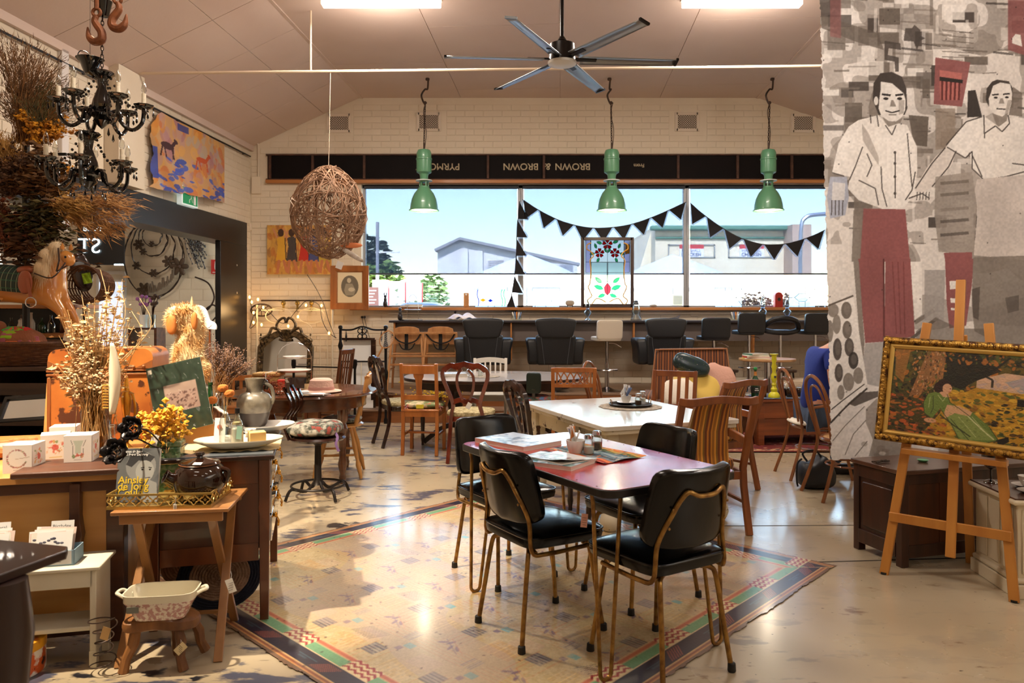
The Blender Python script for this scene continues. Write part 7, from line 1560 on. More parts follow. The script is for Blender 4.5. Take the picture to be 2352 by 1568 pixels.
for k,(x,z)in enumerate(((-.01,.27),(.02,.245))):
 m=MB();m.tube([(0,0,.1),(x*.5,0,.2),(x,0,z)],.0015,4);f=m.build('stem',STRAW,b);MB().sup((x,0,z),(.024,.02,.018),.8,.8,12,8).build('dried_head',mat('head_orange',(206,120,50),.9,bump=.8,bscale=90),f)
b=bottle('tagged_bottle','stoppered white filled bottle with string and green tag on the front platter',dp(545,3.46,zp),.17,.028,GLASS,[('contents',.02,.5,.93,mat('white_salts',(250,240,220),.8)),('string_wrap',.62,.68,.75,mat('twine',(206,180,130),.9)),('cap',.92,1.06,.4,BLACKP)],neck=.3)
MB().bc((.02,-.03,.07),(.024,.002,.06),ry=.1).build('green_tag',mat('tag_green',(150,190,170),.6),b)
t=T('candle_block','square beeswax coloured soap block on the front platter','soap',dp(590,3.50,zp),R(28));MB().box(-.038,.038,-.03,.03,0,.066).build('block',mat('beeswax',(232,196,124),.5,subs=.1),t,bevel=.004)
t=T('greeting_card','folded card with a flower drawing standing on the front platter','card',dp(505,3.56,zp),R(-4));MB().bc((0,0,.06),(.055,.002,.12),rx=R(-8)).build('card_sheet',PAPERW,t,smooth=0);m=MB();m.bc((0,-.004,.05),(.004,.001,.05));m.sup((0,-.004,.078),(.012,.002,.012),1,1,8,5);m.build('drawing',mat('ink_red',(200,110,90),.7),t)
t=T('string_tied_cup','little cup tied with white string behind the soap block','cup',dp(575,3.64,zp));MB().lathe([(0,0),(.02,0),(.028,.055),(.025,.055),(0,.01)],16).build('cup',CERW,t);MB().tube(spl([(-.005,-.028,.04),(.02,-.034,.06),(.03,-.03,.045),(.0,-.03,.04),(-.03,-.03,.05),(-.02,-.034,.065)],4),.002,5).build('string_bow',PAPERW,t)
jg=T('stoneware_jug','big mottled grey stoneware jug on the desk','jug',dp(585,4.12,ZD+.02));JM=mat('stoneware',(134,126,110),.35,col2=(74,68,58),scale=11,contrast=1.6,coat=.3,bump=.1);JD=mat('stoneware_dark',(44,34,28),.35,coat=.3)
MB().lathe([(.0,0),(.062,0),(.075,.04),(.083,.075)],28).build('dark_base',JD,jg);MB().lathe([(.083,.075),(.096,.11),(.095,.145),(.078,.172),(.048,.188),(.044,.2),(.048,.24),(.054,.262),(.048,.262),(.04,.24),(.036,.2),(.036,.19)],32).build('body',JM,jg)
MB().tube(spl([(.048,0,.235),(.09,0,.215),(.105,0,.16),(.095,0,.12)],5),.010,8).build('handle',JM,jg);MB().tube(spl([(.05,0,.25),(.062,.01,.235),(.06,.01,.2)],4),.012,8).build('spout_lip',JD,jg)
LAV=dmat('lavender',(140,112,96),(104,82,76));t=bottle('white_vase','white cylinder vase with a bunch of dried lavender at the back of the desk',dp(505,4.22),.20,.035,CERW,[],neck=.05)
bunch('lavender_bunch','bushy bunch of dried lavender in the white vase',dp(508,4.22,ZD+.12),[(.0,0,.33),(.08,0,.30),(-.06,0,.34),(.12,0,.24)],110,.035,DRYB,LAV,'dot',.005,.45,seed=9,per=14)
bottle('black_bottle','dark wine bottle beside the lavender vase',dp(483,4.12),.26,.038,BG,[],neck=.4)
b=bottle('bud_vase','small clear bud vase with a round orange seed head by the green mounted photo',dp(488,3.78),.14,.018,GLASS,[],neck=.4);m=MB();m.tube([(0,0,.05),(0,0,.2)],.0015,4);f=m.build('stem',STRAW,b);MB().sup((0,0,.2),(.024,.024,.02),.9,.9,12,8).build('seed_head',MATS['head_orange'],f)
t=T('old_book','small worn brown book leaning on the desk','book',dp(500,3.92),R(-30));MB().bc((0,0,.07),(.10,.03,.13),ry=R(20)).build('cover',OLDW,t,bevel=.003);MB().bc((.002,0,.072),(.095,.024,.132),ry=R(20)).build('pages',PAPER,t)
t=T('table_easel','small pale wooden display easel on the desk','easel',dp(440,3.72),R(12));m=MB()
for a,b_ in(((-.09,-.03,0),(-.02,.07,.34)),((.09,-.03,0),(.02,.07,.34)),((0,.16,0),(0,.08,.34))):MB().bar(a,b_,.014,.01,(0,1,0)).build('leg',HONEY,t)
MB().bar((-.12,-.075,.055),(.12,-.075,.055),.012,.10).build('ledge',HONEY,t)
t=T('mounted_photograph','old group photograph in a dark green mount wrapped in clear film on the easel','picture',dp(428,3.62,ZD+.07),0);t.rotation_euler=(R(-14),R(-13),R(14));A=Art(0,0,26,35,60,(58,74,60));A.a*=(1+.2*(vnoise(A.w,A.h,4,2)-.5))[...,None];A.rect(6.5,11,21.5,24.5,(196,164,150));A.daubs(120,[(150,112,104),(110,80,76),(210,180,166),(90,66,60)],.55,(7,15,21,24),3);A.rect(6.5,11,21.5,15,(204,176,160));A.rect(1,1.5,2.6,3.5,(230,220,200))
A.surface('photo_print',lambda u,v:(-.128+.256*u,-.004+0*u,.345*(1-v)),PRINTG,t);MB().box(-.128,.128,-.002,.004,0,.345).build('mount_board',mat('mount_edge',(226,214,190),.7),t)
m=MB();m.grid(lambda u,v:(-.13+.26*u,-.007-.004*abs(math.sin(u*17+v*5)*math.sin(v*13+u*3)),.348*v),40,50);m.build('clear_film',clearglass('film',(252,252,252),.06),t)
t=T('cheval_mirror','dark framed mirror with a curved white crest behind the sheepskin','mirror',dp(462,4.36),R(8));MB().box(-.055,-.045,-.01,.01,0,.55).build('frame_post',DSK,t);MB().box(.045,.055,-.01,.01,0,.55).build('frame_post',DSK,t);MB().box(-.046,.046,-.002,.004,.02,.55).build('mirror_glass',MIRR,t);MB().box(-.06,.06,-.012,.012,0,.02).build('base_rail',DSK,t)
MB().ribbon(spl([(-.07,-.01,.60),(-.03,-.01,.665),(.01,-.01,.655),(.035,-.01,.59),(.065,-.01,.57),(.066,-.01,.55)],6),.045,.02,up=(0,1,0)).build('crest',mat('crest_white',(236,232,236),.4),t)
def fur(name,label,p,blobs,m_,n=6500,L=.026,cat='sheepskin',seed=1,parent=None,droop=.6):
 t=parent or T(name,label,cat,p);b=MB()
 for c,r_ in blobs:b.sup(c,r_,.9,.9,18,12)
 b.build('hide',m_,t);q=random.Random(seed);f=MB()
 for _ in range(n):
  c,r_=q.choice(blobs);d=Vector((q.gauss(0,1),q.gauss(0,1),q.gauss(0,1))).normalized();s_=Vector(c)+Vector((d.x*r_[0],d.y*r_[1],d.z*r_[2]));e=s_+d*L*q.uniform(.4,1)+Vector((q.gauss(0,.004),0,-L*droop*q.random()));w_=d.orthogonal()*.0011;f.add([s_-w_,s_+w_,e],[(0,1,2)])
 tag(f.build('wool',m_,t,smooth=0),kind='stuff');return t
FURM=dmat('fur_cream',(240,216,170),(214,160,96));fs=fur('sheepskin','shaggy cream sheepskin scrap draped over the green mounted photo',dp(432,3.86,1.09),[((-.06,0,.30),(.05,.03,.07)),((-.01,0,.33),(.06,.03,.05)),((.03,0,.25),(.055,.03,.12)),((.0,0,.12),(.075,.03,.12)),((-.045,-.01,.06),(.03,.02,.12)),((.07,0,.03),(.035,.025,.06))],FURM)
MB().sup((-.07,-.035,.27),(.026,.014,.05),.9,.9).build('hide_patch',mat('hide_orange',(214,130,60),.7),fs);MB().sup((.05,-.04,.29),(.016,.012,.045),.9,.9).build('hide_patch',MATS['hide_orange'],fs);MB().lathe([(.012,.34),(.008,.39),(.0,.42)],8,(.02,0,0)).build('tuft',FURM,fs)
t=T('green_glass_vase','square crackled green glass vase of yellow everlastings behind the brown pot','vase',(W(382,0,3.33).x,3.345,.621),R(12));m=MB()
for z0,z1,w_ in((0,.20,.062),(.20,.225,.066)):m.box(-w_,w_,-.05,.05,z0,z1)
m.build('vase_body',mat('green_glass',(70,110,64),.15,col2=(130,150,110),scale=40,contrast=3,coat=.4,bump=.6,bscale=60),t,bevel=.006)
bunch('everlasting_bunch','bright yellow everlasting daisies bunched in the green glass vase',(W(372,0,3.33).x,3.34,.80),[(-.03,0,.14),(.03,0,.17),(-.08,0,.12),(.06,0,.10),(0,-.03,.08)],80,.032,STRAW,mat('daisy_yellow',(246,190,50),.7,col2=(226,150,30),scale=30),'dot',.013,.10,seed=12,per=4)
m=MB();m.bc((0,-.08,.06),(.03,.002,.05),ry=.3);m.build('price_sticker',PAPERW,bpy.data.objects['everlasting_bunch'])
RB=mat('rose_black',(26,20,20),.3,.4)
for px,py,s_,l,rx in((305,983,1.0,'upper black metal rose in front of the yellow everlastings',82),(268,1038,1.08,'lower black metal rose at the corner of the counter',70)):
 p=W(px,py,3.06);t=T('metal_rose',l,'ornament',p,0,'black metal roses');m=MB()
 for ring,(rr_,n_,tilt_)in enumerate(((.016,3,1.25),(.028,5,.95),(.042,6,.55))):
  for k in range(n_):
   a=2*math.pi*k/n_+ring*.5;X=Matrix.Rotation(R(rx),4,'X')@Matrix.Rotation(a,4,'Z')@Matrix.Translation((rr_*.45*s_,0,.004*(2-ring)))@Matrix.Rotation(-tilt_,4,'Y');m.X=X
   m.grid(lambda u,v:(rr_*s_*u*1.0,rr_*s_*1.15*(v-.5)*math.sin(math.pi*min(1,.25+u*.62)),.010*math.cos((v-.5)*3)*u),5,6)
  m.X=Matrix.Identity(4)
  m.build('petals',RB,t,solid=.0015)if ring==2 else None
 e=W(385,1030,3.3)-p;MB().tube(spl([(0,.01,0),(.04,.05,-.02 if py<1000 else .05),tuple(e*.75+Vector((0,0,.01))),tuple(e)],5),.0035,6).build('stem',RB,t)
FT=wood('folding_wood',(180,128,78),(150,100,56),.35,s=6,axis='x',coat=.25);ft=T('folding_table','small folding wooden tray table with crossed legs in front of the counter','table',(-1.415,3.195,0),R(8))
MB().box(-.228,.228,-.195,.195,.605,.62).build('tabletop',FT,ft,bevel=.003);
for y in(-.17,.17):MB().box(-.20,.20,y-.01,y+.01,.565,.605).build('apron',FT,ft,bevel=.002)
FTZ=wood('folding_leg',(166,118,70),(138,92,50),.4,s=6)
for sx in(-1,1):
 MB().bar((sx*.165,.17,.60),(sx*.19,-.21,0),.018,.034,(1,0,0)).build('leg',FTZ,ft,bevel=.002);MB().bar((sx*.145,-.15,.60),(sx*.165,.20,0),.018,.034,(1,0,0)).build('leg',FTZ,ft,bevel=.002)
MB().bar((-.165,.17,.06),(.165,.17,.06),.02,.012).build('stretcher',FTZ,ft)
price_tag('white price label on string hanging from the right legs of the folding table',W(530,1312,3.0),(236,230,220),.032,.056,tilt=-.35,string=.03)
TRG=mat('tray_gold',(190,156,84),.35,.7);ty=T('gold_tray','gilt metal tray with pierced lattice sides on the folding table','tray',(-1.455,3.165,.621),R(5));a,b_,hh=.205,.14,.062
MB().box(-a,a,-b_,b_,0,.004).build('tray_floor',TRG,ty)
def lattice_side(L_,X):
 m=MB();m.X=X;m.box(-L_,L_,-.002,.002,0,.012);m.box(-L_,L_,-.003,.003,hh-.008,hh);n=int(2*L_/.042)
 for i in range(n):
  c=-L_+(i+.5)*2*L_/n;m.tube([(c+.017*math.cos(t_)*(1+.25*math.cos(4*t_)),0,.033+.017*math.sin(t_)*(1+.25*math.cos(4*t_)))for t_ in[2*math.pi*k/16 for k in range(16)]],.0025,4,closed=True)
  for s_ in(-1,1):m.bc((c+.021,0,.033),(.034,.003,.004),ry=s_*R(45));
  m.bc((c,0,.033),(.012,.003,.004));m.bc((c,0,.033),(.004,.003,.012))
 m.build('lattice_side',TRG,ty,smooth=0)
lattice_side(a,Matrix.Translation((0,-b_,0)));lattice_side(a,Matrix.Translation((0,b_,0)))
for sx in(-1,1):lattice_side(b_,Matrix.Translation((sx*a,0,0))@Matrix.Rotation(R(90),4,'Z'))
price_tag('tiny white price tag hanging over the front of the gold tray',W(402,1140,3.02),(240,234,222),.014,.024,string=.03)
A=Art(0,0,100,130,120,(96,98,100));A.a*=(1+.5*(vnoise(A.w,A.h,26,3)-.5))[...,None];A.poly([(0,20),(60,12),(100,0),(100,60),(70,100),(40,130),(0,130)],(120,122,122),.6);A.ell(56,44,36,36,(150,150,148));A.poly([(20,40),(30,16),(60,8),(88,22),(78,34),(50,30),(34,46)],(70,70,72));A.ell(66,56,22,26,(176,176,172));A.line([(56,48),(64,47)],2.4,(50,50,50));A.line([(74,47),(82,48)],2.4,(50,50,50));A.ell(60,52,3,2,(30,30,30));A.ell(78,52,2.6,2,(30,30,30));A.line([(68,72),(80,71)],2.2,(90,80,80));A.poly([(76,76),(96,84),(100,130),(60,130),(64,100)],(166,166,162));A.poly([(40,92),(70,84),(60,110),(36,130),(20,130)],(110,110,110),.8)
bo=T('book','black and white paperback with a child portrait and yellow title in the gold tray','book',(-1.575,3.10,.629),R(6));bo.rotation_euler=(R(-10),0,R(4));MB().box(-.083,.083,0,.018,0,.218).build('pages',PAPER,bo);MB().box(-.086,-.083,-.001,.020,0,.222).build('spine',mat('cover_grey',(70,72,74),.3),bo)
A.surface('front_cover',lambda u,v:(-.085+.17*u,-.0012+0*u,.222*(1-v)),PRINTG,bo);YT=mat('title_yellow',(236,200,60),.4)
for i,s_ in enumerate(('Ainsley','de Jong','Could')):text('lettering',s_,.042,YT,bo,(-.078,-.0022,.090-i*.0265),ext=.0002,align='LEFT',bold=.0006)
for i,s_ in enumerate(('Aaron de Jong','and Peter Doherty')):text('lettering',s_,.0135,PAPERW,bo,(-.066,-.0022,.208-i*.0125),ext=.0002,align='LEFT',bold=.0004)
pt=T('bean_pot','glossy dark brown lidded bean pot with stub spout in the gold tray','pot',(-1.335,3.165,.626),0);PG=mat('treacle_glaze',(18,10,8),.10,col2=(50,26,14),scale=5,coat=.6,bump=.05);POT=wood('biscuit_rim',(150,90,48),(110,60,30),.3)
MB().lathe([(0,.002),(.07,.0),(.088,.02),(.106,.06),(.108,.10),(.096,.135),(.078,.15),(.072,.15)],36).build('pot_body',PG,pt);MB().lathe([(.080,.149),(.083,.156),(.078,.162),(.03,.172),(.014,.176),(.012,.184),(.02,.19),(.018,.2),(0,.203)],32).build('lid',PG,pt);MB().lathe([(.078,.149),(.084,.153),(.080,.157)],32).build('rim',POT,pt)
MB().lathe([(.028,0),(.024,.03),(.03,.045),(.022,.045),(.018,.02)],18).build('spout',PG,pt,loc=(-.085,-.045,.09),rot=(R(62),0,R(-56)));MB().tube(spl([(.09,0,.13),(.122,0,.12),(.115,0,.08),(.1,0,.075)],5),.010,8).build('handle',PG,pt);MB().bc((.02,-.07,.165),(.035,.02,.001),rx=.3).build('price_sticker',PAPERW,pt)
for px,py,r_,Y_,l,c in((505,1350,.17,3.60,'round braided mat with navy rim leaning under the desk',0),(436,1345,.13,3.86,'second rolled braided mat behind the first under the desk',1)):
 t=T('braided_mat',l,'rug',(W(px,0,Y_).x,Y_,.002),R(14));X=Matrix.Translation((0,0,r_*.78+.01))@Matrix.Rotation(R(50),4,'X')@Matrix.Scale(1.15,4,(1,0,0));MT=mat('jute',(170,136,110),.95,col2=(140,108,86),scale=40,bump=.6)
 n=int(r_/.012)
 for k in range(n):
  m=MB();m.X=X;rk=.008+k*.012;m.tube([(rk*math.cos(a),rk*math.sin(a),.002*math.sin(a*14+k))for a in[2*math.pi*i/40 for i in range(40)]],.007,5,closed=True);m.build('braid',mat('navy_braid',(28,30,44),.95,bump=.5,bscale=60)if k>n-5 and not c else MT,t)
BR=mat('branch_wood',(150,98,50),.5,col2=(92,54,26),scale=10,st=(1,1,.3),contrast=1.5,bump=.4,coat=.2);st_=T('twig_stool','little rustic stool of a split log on three branch legs','stool',(-1.41,2.985,0),R(5))
MB().sup((0,0,.185),(.145,.075,.028),.5,.6,28,10,lambda p:Vector((p.x,p.y*(1+.15*math.sin(p.x*30)),p.z+.008*math.sin(p.x*24+1)))).build('log_seat',BR,st_)
for a,b_ in(((-.085,-.03,.17),(-.13,-.05,0)),((.07,-.03,.17),(.10,-.05,0)),((.02,.05,.17),(.03,.10,0)),((.11,.03,.17),(.15,.06,.03))):a,b_=Vector(a),Vector(b_);m=MB();m.tube([a,a.lerp(b_,.35)+Vector((.006,0,0)),a.lerp(b_,.7)-Vector((.005,0,0)),b_],[.017,.021,.018,.021],9);m.build('leg',BR,st_)
tu=T('tureen','rectangular pink transferware dish with looped handles on the twig stool','dish',(-1.40,2.965,.212),R(8));TR=mat('transferware',(236,222,208),.18,col2=(190,140,136),scale=70,contrast=4,coat=.4)
m=MB();prof=[(.70,0),(.74,.012),(.80,.03),(.95,.065),(1.0,.075),(1.0,.095),(1.03,.105),(.99,.105),(.93,.09),(.86,.05),(.70,.03),(.0,.028)];nn=36;vs=[]
for r_,z in prof:
 for j in range(nn):a=2*math.pi*j/nn;f=lambda v:math.copysign(abs(v)**.45,v);vs.append((r_*.135*f(math.cos(a)),r_*.082*f(math.sin(a)),z))
m.add(vs,[(i*nn+j,i*nn+(j+1)%nn,(i+1)*nn+(j+1)%nn,(i+1)*nn+j)for i in range(len(prof)-1)for j in range(nn)]+[tuple(range(nn))[::-1]]);m.mi=[0 if i//nn<4 else 1 for i in range(len(m.f))];m.build('dish_body',[TR,mat('dish_cream',(236,228,204),.15,coat=.4)],tu)
for sx in(-1,1):MB().tube(spl([(sx*.125,-.03,.082),(sx*.158,-.025,.10),(sx*.17,0,.098),(sx*.158,.025,.10),(sx*.125,.03,.082)],5),.007,8).build('handle',MATS['dish_cream'],tu)
MB().bc((-.085,-.082,.055),(.045,.002,.024)).build('cartouche',mat('cart',(120,120,110),.5),tu)
price_tag('small curled paper tag tied to a leg of the twig stool',Vector((-1.31,2.925,.13)),(226,206,160),.03,.05,tilt=.8,string=.01)
WB=mat('bench_white',(222,214,194),.45,col2=(200,190,166),scale=4);be=T('white_bench','small cream painted bench with shelf in front of the counter','bench',(-1.99,2.985,0),R(13));MB().box(-.33,.33,-.11,.11,.395,.41).build('bench_top',WB,be,bevel=.004);MB().box(-.30,.30,-.095,-.075,.325,.395).build('apron',WB,be,bevel=.003);MB().box(-.29,.29,-.09,.09,.15,.168).build('shelf',WB,be,bevel=.003)
for sx in(-1,1):
 MB().box(sx*.30-.012,sx*.30+.012,-.095,.095,.06,.395).build('side_panel',WB,be,bevel=.003)
 for y in(-.085,.075):MB().box(sx*.30-.014,sx*.30+.014,y-.012,y+.022,0,.07).build('foot',WB,be,bevel=.003)
def card_box(label,loc,rz,head,hw=.095):
 t=T('card_box',label,'box',loc,rz);BL=mat('box_blue',(150,178,196),.6)
 for x0,x1,y0,y1 in((-hw,hw,-.055,-.052),(-hw,hw,.052,.055),(-hw,-hw+.003,-.055,.055),(hw-.003,hw,-.055,.055)):MB().box(x0,x1,y0,y1,0,.06).build('box_side',BL,t)
 MB().box(-hw,hw,-.055,.055,0,.002).build('box_base',BL,t);MB().box(-hw+.004,hw-.01,-.0565,-.0555,.006,.058).build('paper_notice',PAPERW,t);q=random.Random(int(loc[0]*50))
 m=MB()
 for i in range(4):m.box(-hw*.6,hw*(.7-.2*(i%2)),-.0572,-.0566,.046-i*.010,.0475-i*.010)
 m.build('notice_print',MATS['ink'],t)
 for i in range(9):MB().bc((q.uniform(-.02,.02),-.04+i*.009,.065+q.uniform(0,.012)),(.13,.0015,.12),rx=R(-14),ry=q.uniform(-.05,.05)).build('greeting_card',[PAPERW,PAPER,mat('card_pinkish',(230,206,196),.5),PAPERW][i%4],t)
 m=MB();q2=random.Random(3)
 for i in range(16):m.sup((q2.uniform(-.05,.05),-.053,.07+q2.uniform(0,.045)),(.007,.0015,.005),1,1,6,4)
 m.build('card_drawing',mat('ink_grey',(110,110,130),.7),t);MB().bc((.02,.042,.105),(.085,.0015,.10),rx=R(-10)).build('divider_card',PAPERW,t);text('lettering',head,.02,MATS['ink'],t,(.02,.037,.135),(R(100),0,0),.0002)
card_box('blue card box with a Birthday divider on the white bench',(-1.86,3.0,.411),R(13),'Birthday');card_box('card box with a blue circle card at the far left of the white bench',(-2.10,2.97,.411),R(16),'General');
MB().bc((0,-.06,.105),(.11,.001,.10),rx=R(-16)).build('cellophane_card',mat('card_blue_circle',(214,214,204),.3,col2=(70,76,100),scale=10,contrast=8),bpy.data.objects['card_box.001'])
hb=T('floral_tin','round tin with red and orange autumn leaf print under the bench shelf','box',(-1.99,2.93,0));MB().lathe([(0,.002),(.122,.0),(.125,.004),(.125,.125),(.12,.13),(0,.13)],40).build('tin',mat('leaf_print',(236,226,212),.35,col2=(206,86,26),scale=15,contrast=6,cut=((60,20,26),.6,19),coat=.3),hb);MB().lathe([(.127,.095),(.128,.13),(.12,.134),(0,.134)],40).build('lid',mat('leaf_print_lid',(226,160,40),.35,col2=(150,40,24),scale=10,contrast=4),hb)
bs=T('bed_spring','rusty coiled bed spring with a paper tag beside the bench leg','spring',(-1.615,2.93,.002));m=MB();m.tube([((.062-.03*math.sin(math.pi*u))*math.cos(u*31),(.062-.03*math.sin(math.pi*u))*math.sin(u*31),.003+.22*u)for u in[i/150 for i in range(151)]],.0026,5);m.build('coil',IRON,bs);MB().bc((.03,-.045,.17),(.032,.001,.05),ry=.3).build('paper_tag',mat('tag_kraft',(190,150,96),.7),bs)
fg=T('dark_table','out of focus dark table corner in the near left foreground','table',(-1.60,1.90,0));DT=mat('near_dark',(44,24,18),.35,coat=.2)
slab([(.36,.16),(.34,.20),(-.2,.34),(-.6,.3),(-.6,-.5),(.20,-.5),(.26,-.2)],.735,.76).build('tabletop',DT,fg,bevel=.004);MB().box(.10,.16,-.2,.12,.30,.735).build('apron',DT,fg,bevel=.02);MB().lathe([(.03,0),(.05,.08),(.07,.3),(.05,.45),(.065,.6),(.05,.735)],16,(.30,.0,0)).build('leg',DT,fg);MB().lathe([(.03,0),(.05,.08),(.07,.3),(.05,.45),(.065,.6),(.05,.735)],16,(-.4,-.3,0)).build('leg',DT,fg)
# ================= MIDDLE LEFT: ROUND TABLE AND BEDSTEADS =================
rt=T('round_table','dark round wooden table with turned legs covered in bric a brac','table',(-1.80,6.45,0),R(10));TT=wood('table_brown',(110,62,32),(72,38,20),.2,axis='x',coat=.5)
MB().lathe([(0,.725),(.60,.725),(.615,.735),(.61,.75),(0,.75)],48).build('tabletop',TT,rt);MB().lathe([(.50,.62),(.52,.62),(.52,.725),(.50,.725)],40).build('apron',TT,rt)
for a in(45,135,225,315):MB().lathe([(.022,0),(.03,.05),(.022,.08),(.04,.16),(.028,.22),(.032,.42),(.045,.46),(.03,.5),(.045,.53),(.045,.72)],14,(.47*math.cos(R(a)),.47*math.sin(R(a)),0)).build('leg',TT,rt)
def tp(px,Y,z=.751):return Vector((W(px,0,Y).x,Y,z))
t=T('straw_hat','pale pink ribbed straw hat on the round table','hat',tp(738,6.3));MB().lathe([(0,.115),(.07,.115),(.095,.10),(.105,.04),(.108,.012),(.16,.004),(.17,.008),(.165,.012),(.11,.018),(.10,.06),(.088,.1),(0,.108)],36,wob=.01,wn=5).build('crown_and_brim',mat('straw_pink',(216,176,160),.85,bump=.6,bscale=70),t);MB().lathe([(.108,.02),(.110,.03),(.106,.045)],36).build('hat_band',mat('band_pink',(190,140,130),.8),t)
t=T('red_box','small bright red box with a white price sticker on the round table','box',tp(664,6.35),R(4));MB().box(-.09,.09,-.05,.05,0,.10).build('carton',mat('red_card',(214,40,30),.45),t,bevel=.003);MB().bc((.01,-.052,.055),(.045,.002,.045),ry=R(40)).build('price_sticker',PAPERW,t)
t=T('wicker_hamper','small yellow wicker hamper tied with string on the round table','basket',tp(618,6.5,.751));WK=mat('wicker_yellow',(222,180,110),.7,col2=(180,130,70),scale=60,bump=.7);MB().box(-.11,.11,-.08,.08,0,.12).build('basket_body',WK,t,bevel=.008);MB().box(-.12,.12,-.09,.09,.12,.15).build('lid',WK,t,bevel=.01);MB().box(-.004,.004,-.093,.093,0,.154).build('string',PAPERW,t)
MB().tube(spl([(-.11,0,.10),(-.15,0,.12),(-.14,0,.05),(-.11,0,.03)],4),.006,6).build('handle',WK,t)
t=T('tiered_stand','tall wire arch stand with two white plates on the round table','cake stand',tp(676,6.55));
for z,r_ in((.15,.15),(.27,.10)):MB().lathe([(0,z),(r_*.7,z),(r_,z+.018),(r_*.97,z+.02),(r_*.7,z+.005),(0,z+.005)],28).build('plate',CERW,t)
MB().tube([(-.15,0,.0),(-.15,0,.26)]+arc((0,0,.26),.15,180,0,14)+[(.15,0,.26),(.15,0,0)],.0035,6).build('wire_arch',STEELM,t)
for z in(.148,.268):MB().bar((-.15,0,z),(.15,0,z),.005,.005).build('wire_rail',STEELM,t)
t=T('silver_tray','oval silver tray at the front edge of the round table','tray',tp(714,5.98));MB().lathe([(0,.004),(.8,.004),(1,.014),(.98,.016),(.8,.007),(0,.007)],40,sx=.16,sy=.09).build('dish',STEELM,t)
bunch('dried_branch','reddish brown dried sprays lying on the round table beside the jug',tp(606,6.15),[(.1,0,.07),(.16,-.03,.02),(.04,0,.13),(.2,-.05,.0)],60,.04,DRYB,dmat('rusty_bloom',(140,70,44),(176,96,56)),'dot',.007,.6,seed=15,per=12)
for i,px in enumerate((648,690)):t=T('folded_paper',['pale crumpled paper under the red box on the round table','pale folded paper between the red box and the hat'][i],'paper',tp(px,6.15),.3);MB().sup((0,0,.012),(.07,.04,.012),.4,.4).build('sheet',PAPERW,t)
t=T('swivel_chair','dark wooden swivel chair on a round iron base with a floral cushion','chair',(-1.50,5.72,0),R(-92));IR2=mat('iron_base',(40,34,30),.4,.6)
MB().lathe([(0,.44),(.2,.445),(.215,.46),(.20,.475),(0,.47)],36).build('seat',DKCH,t);MB().lathe([(.05,.10),(.028,.14),(.024,.40),(.06,.44)],16).build('column',IR2,t)
for a in(45,135,225,315):MB().tube(spl([(.03*math.cos(R(a)),.03*math.sin(R(a)),.12),(.1*math.cos(R(a)),.1*math.sin(R(a)),.06),(.22*math.cos(R(a)),.22*math.sin(R(a)),.09),(.27*math.cos(R(a)),.27*math.sin(R(a)),.01)],5),.012,8).build('foot',IR2,t)
MB().tube([(.2*math.cos(2*math.pi*i/30),.2*math.sin(2*math.pi*i/30),.095)for i in range(30)],.009,6,closed=True).build('foot_ring',IR2,t)
for x in(-.13,-.045,.045,.13):MB().ribbon(spl([(x,-.18,.46),(x*1.05,-.22,.6),(x*1.1,-.16,.72),(x*1.1,-.22,.86)],5),.03,.014,up=(0,1,0)).build('back_slat',DKCH,t)
MB().ribbon(spl([(-.18,-.17,.86),(0,-.24,.88),(.18,-.17,.86)],6),.08,.02,up=(0,1,0)).build('crest_rail',DKCH,t)
cushion('faded floral cushion with a mushroom frill on the dark swivel chair',(-1.52,5.72,.535),0,FLORAL2,(.20,.19,.06))
PALEW=wood('pale_turned',(206,152,84),(178,120,60),.3,coat=.3);t=T('windsor_chair','pale turned wooden windsor chair at the right of the round table','chair',(-1.52,6.52,0),R(98))
MB().lathe([(0,.43),(.2,.435),(.21,.45),(.19,.465),(0,.46)],30).build('seat',PALEW,t)
TL=[(.012,0),(.016,.05),(.024,.12),(.014,.16),(.022,.28),(.014,.36),(.018,.44)]
for sx in(-1,1):
 for sy in(-1,1):m=MB();m.lathe(TL,12);o=m.build('leg',PALEW,t,loc=(sx*.2,sy*.2,0));o.rotation_euler=(sy*R(12),-sx*R(12),0)
 m=MB();m.lathe([(.014,0),(.022,.06),(.014,.12),(.024,.22),(.014,.30),(.02,.40),(.012,.42),(.018,.44),(.0,.46)],12);o=m.build('back_post',PALEW,t,loc=(sx*.17,-.15,.45));o.rotation_euler=(R(14),0,0)
 MB().bar((sx*.17,-.14,.2),(sx*.17,.15,.2),.018,.018).build('stretcher',PALEW,t)
for x in(-.09,0,.09):MB().bar((x,-.16,.46),(x,-.235,.8),.018,.012,(0,1,0)).build('spindle',PALEW,t)
MB().ribbon(spl([(-.17,-.235,.83),(0,-.27,.845),(.17,-.235,.83)],5),.09,.02,up=(0,1,0)).build('crest_rail',PALEW,t,bevel=.004)
cushion('pale cushion with purple ribbon ties on the windsor chair',(-1.50,6.52,.49),0,FLORAL2,(.17,.17,.025));m=MB();m.ribbon(spl([(.16,-.1,0),(.2,-.12,-.05),(.19,-.13,-.1),(.21,-.12,-.16)],4),.02,.003,up=(0,1,0));m.build('ribbon',mat('ribbon_purple',(120,90,140),.6),bpy.data.objects['cushion.007']if 'cushion.007' in bpy.data.objects else None)
GL_=mat('old_gilt',(128,104,70),.35,.6,col2=(60,46,30),scale=26,contrast=2,bump=.4);om=T('ornate_mirror','tall arched mirror with carved antique gilt frame and shell crest','mirror',(W(648,0,9.6).x,9.6,0));k=9.6/F
def mz(py):return H0-(py-HY)*k
om.rotation_euler=(R(-9),0,0);w=58*k
out=[(-w,.25),(-w,mz(795)),(-w*.8,mz(785)),(-w*.45,mz(768)),(0,mz(762)),(w*.45,mz(768)),(w*.8,mz(785)),(w,mz(795)),(w,.25)]
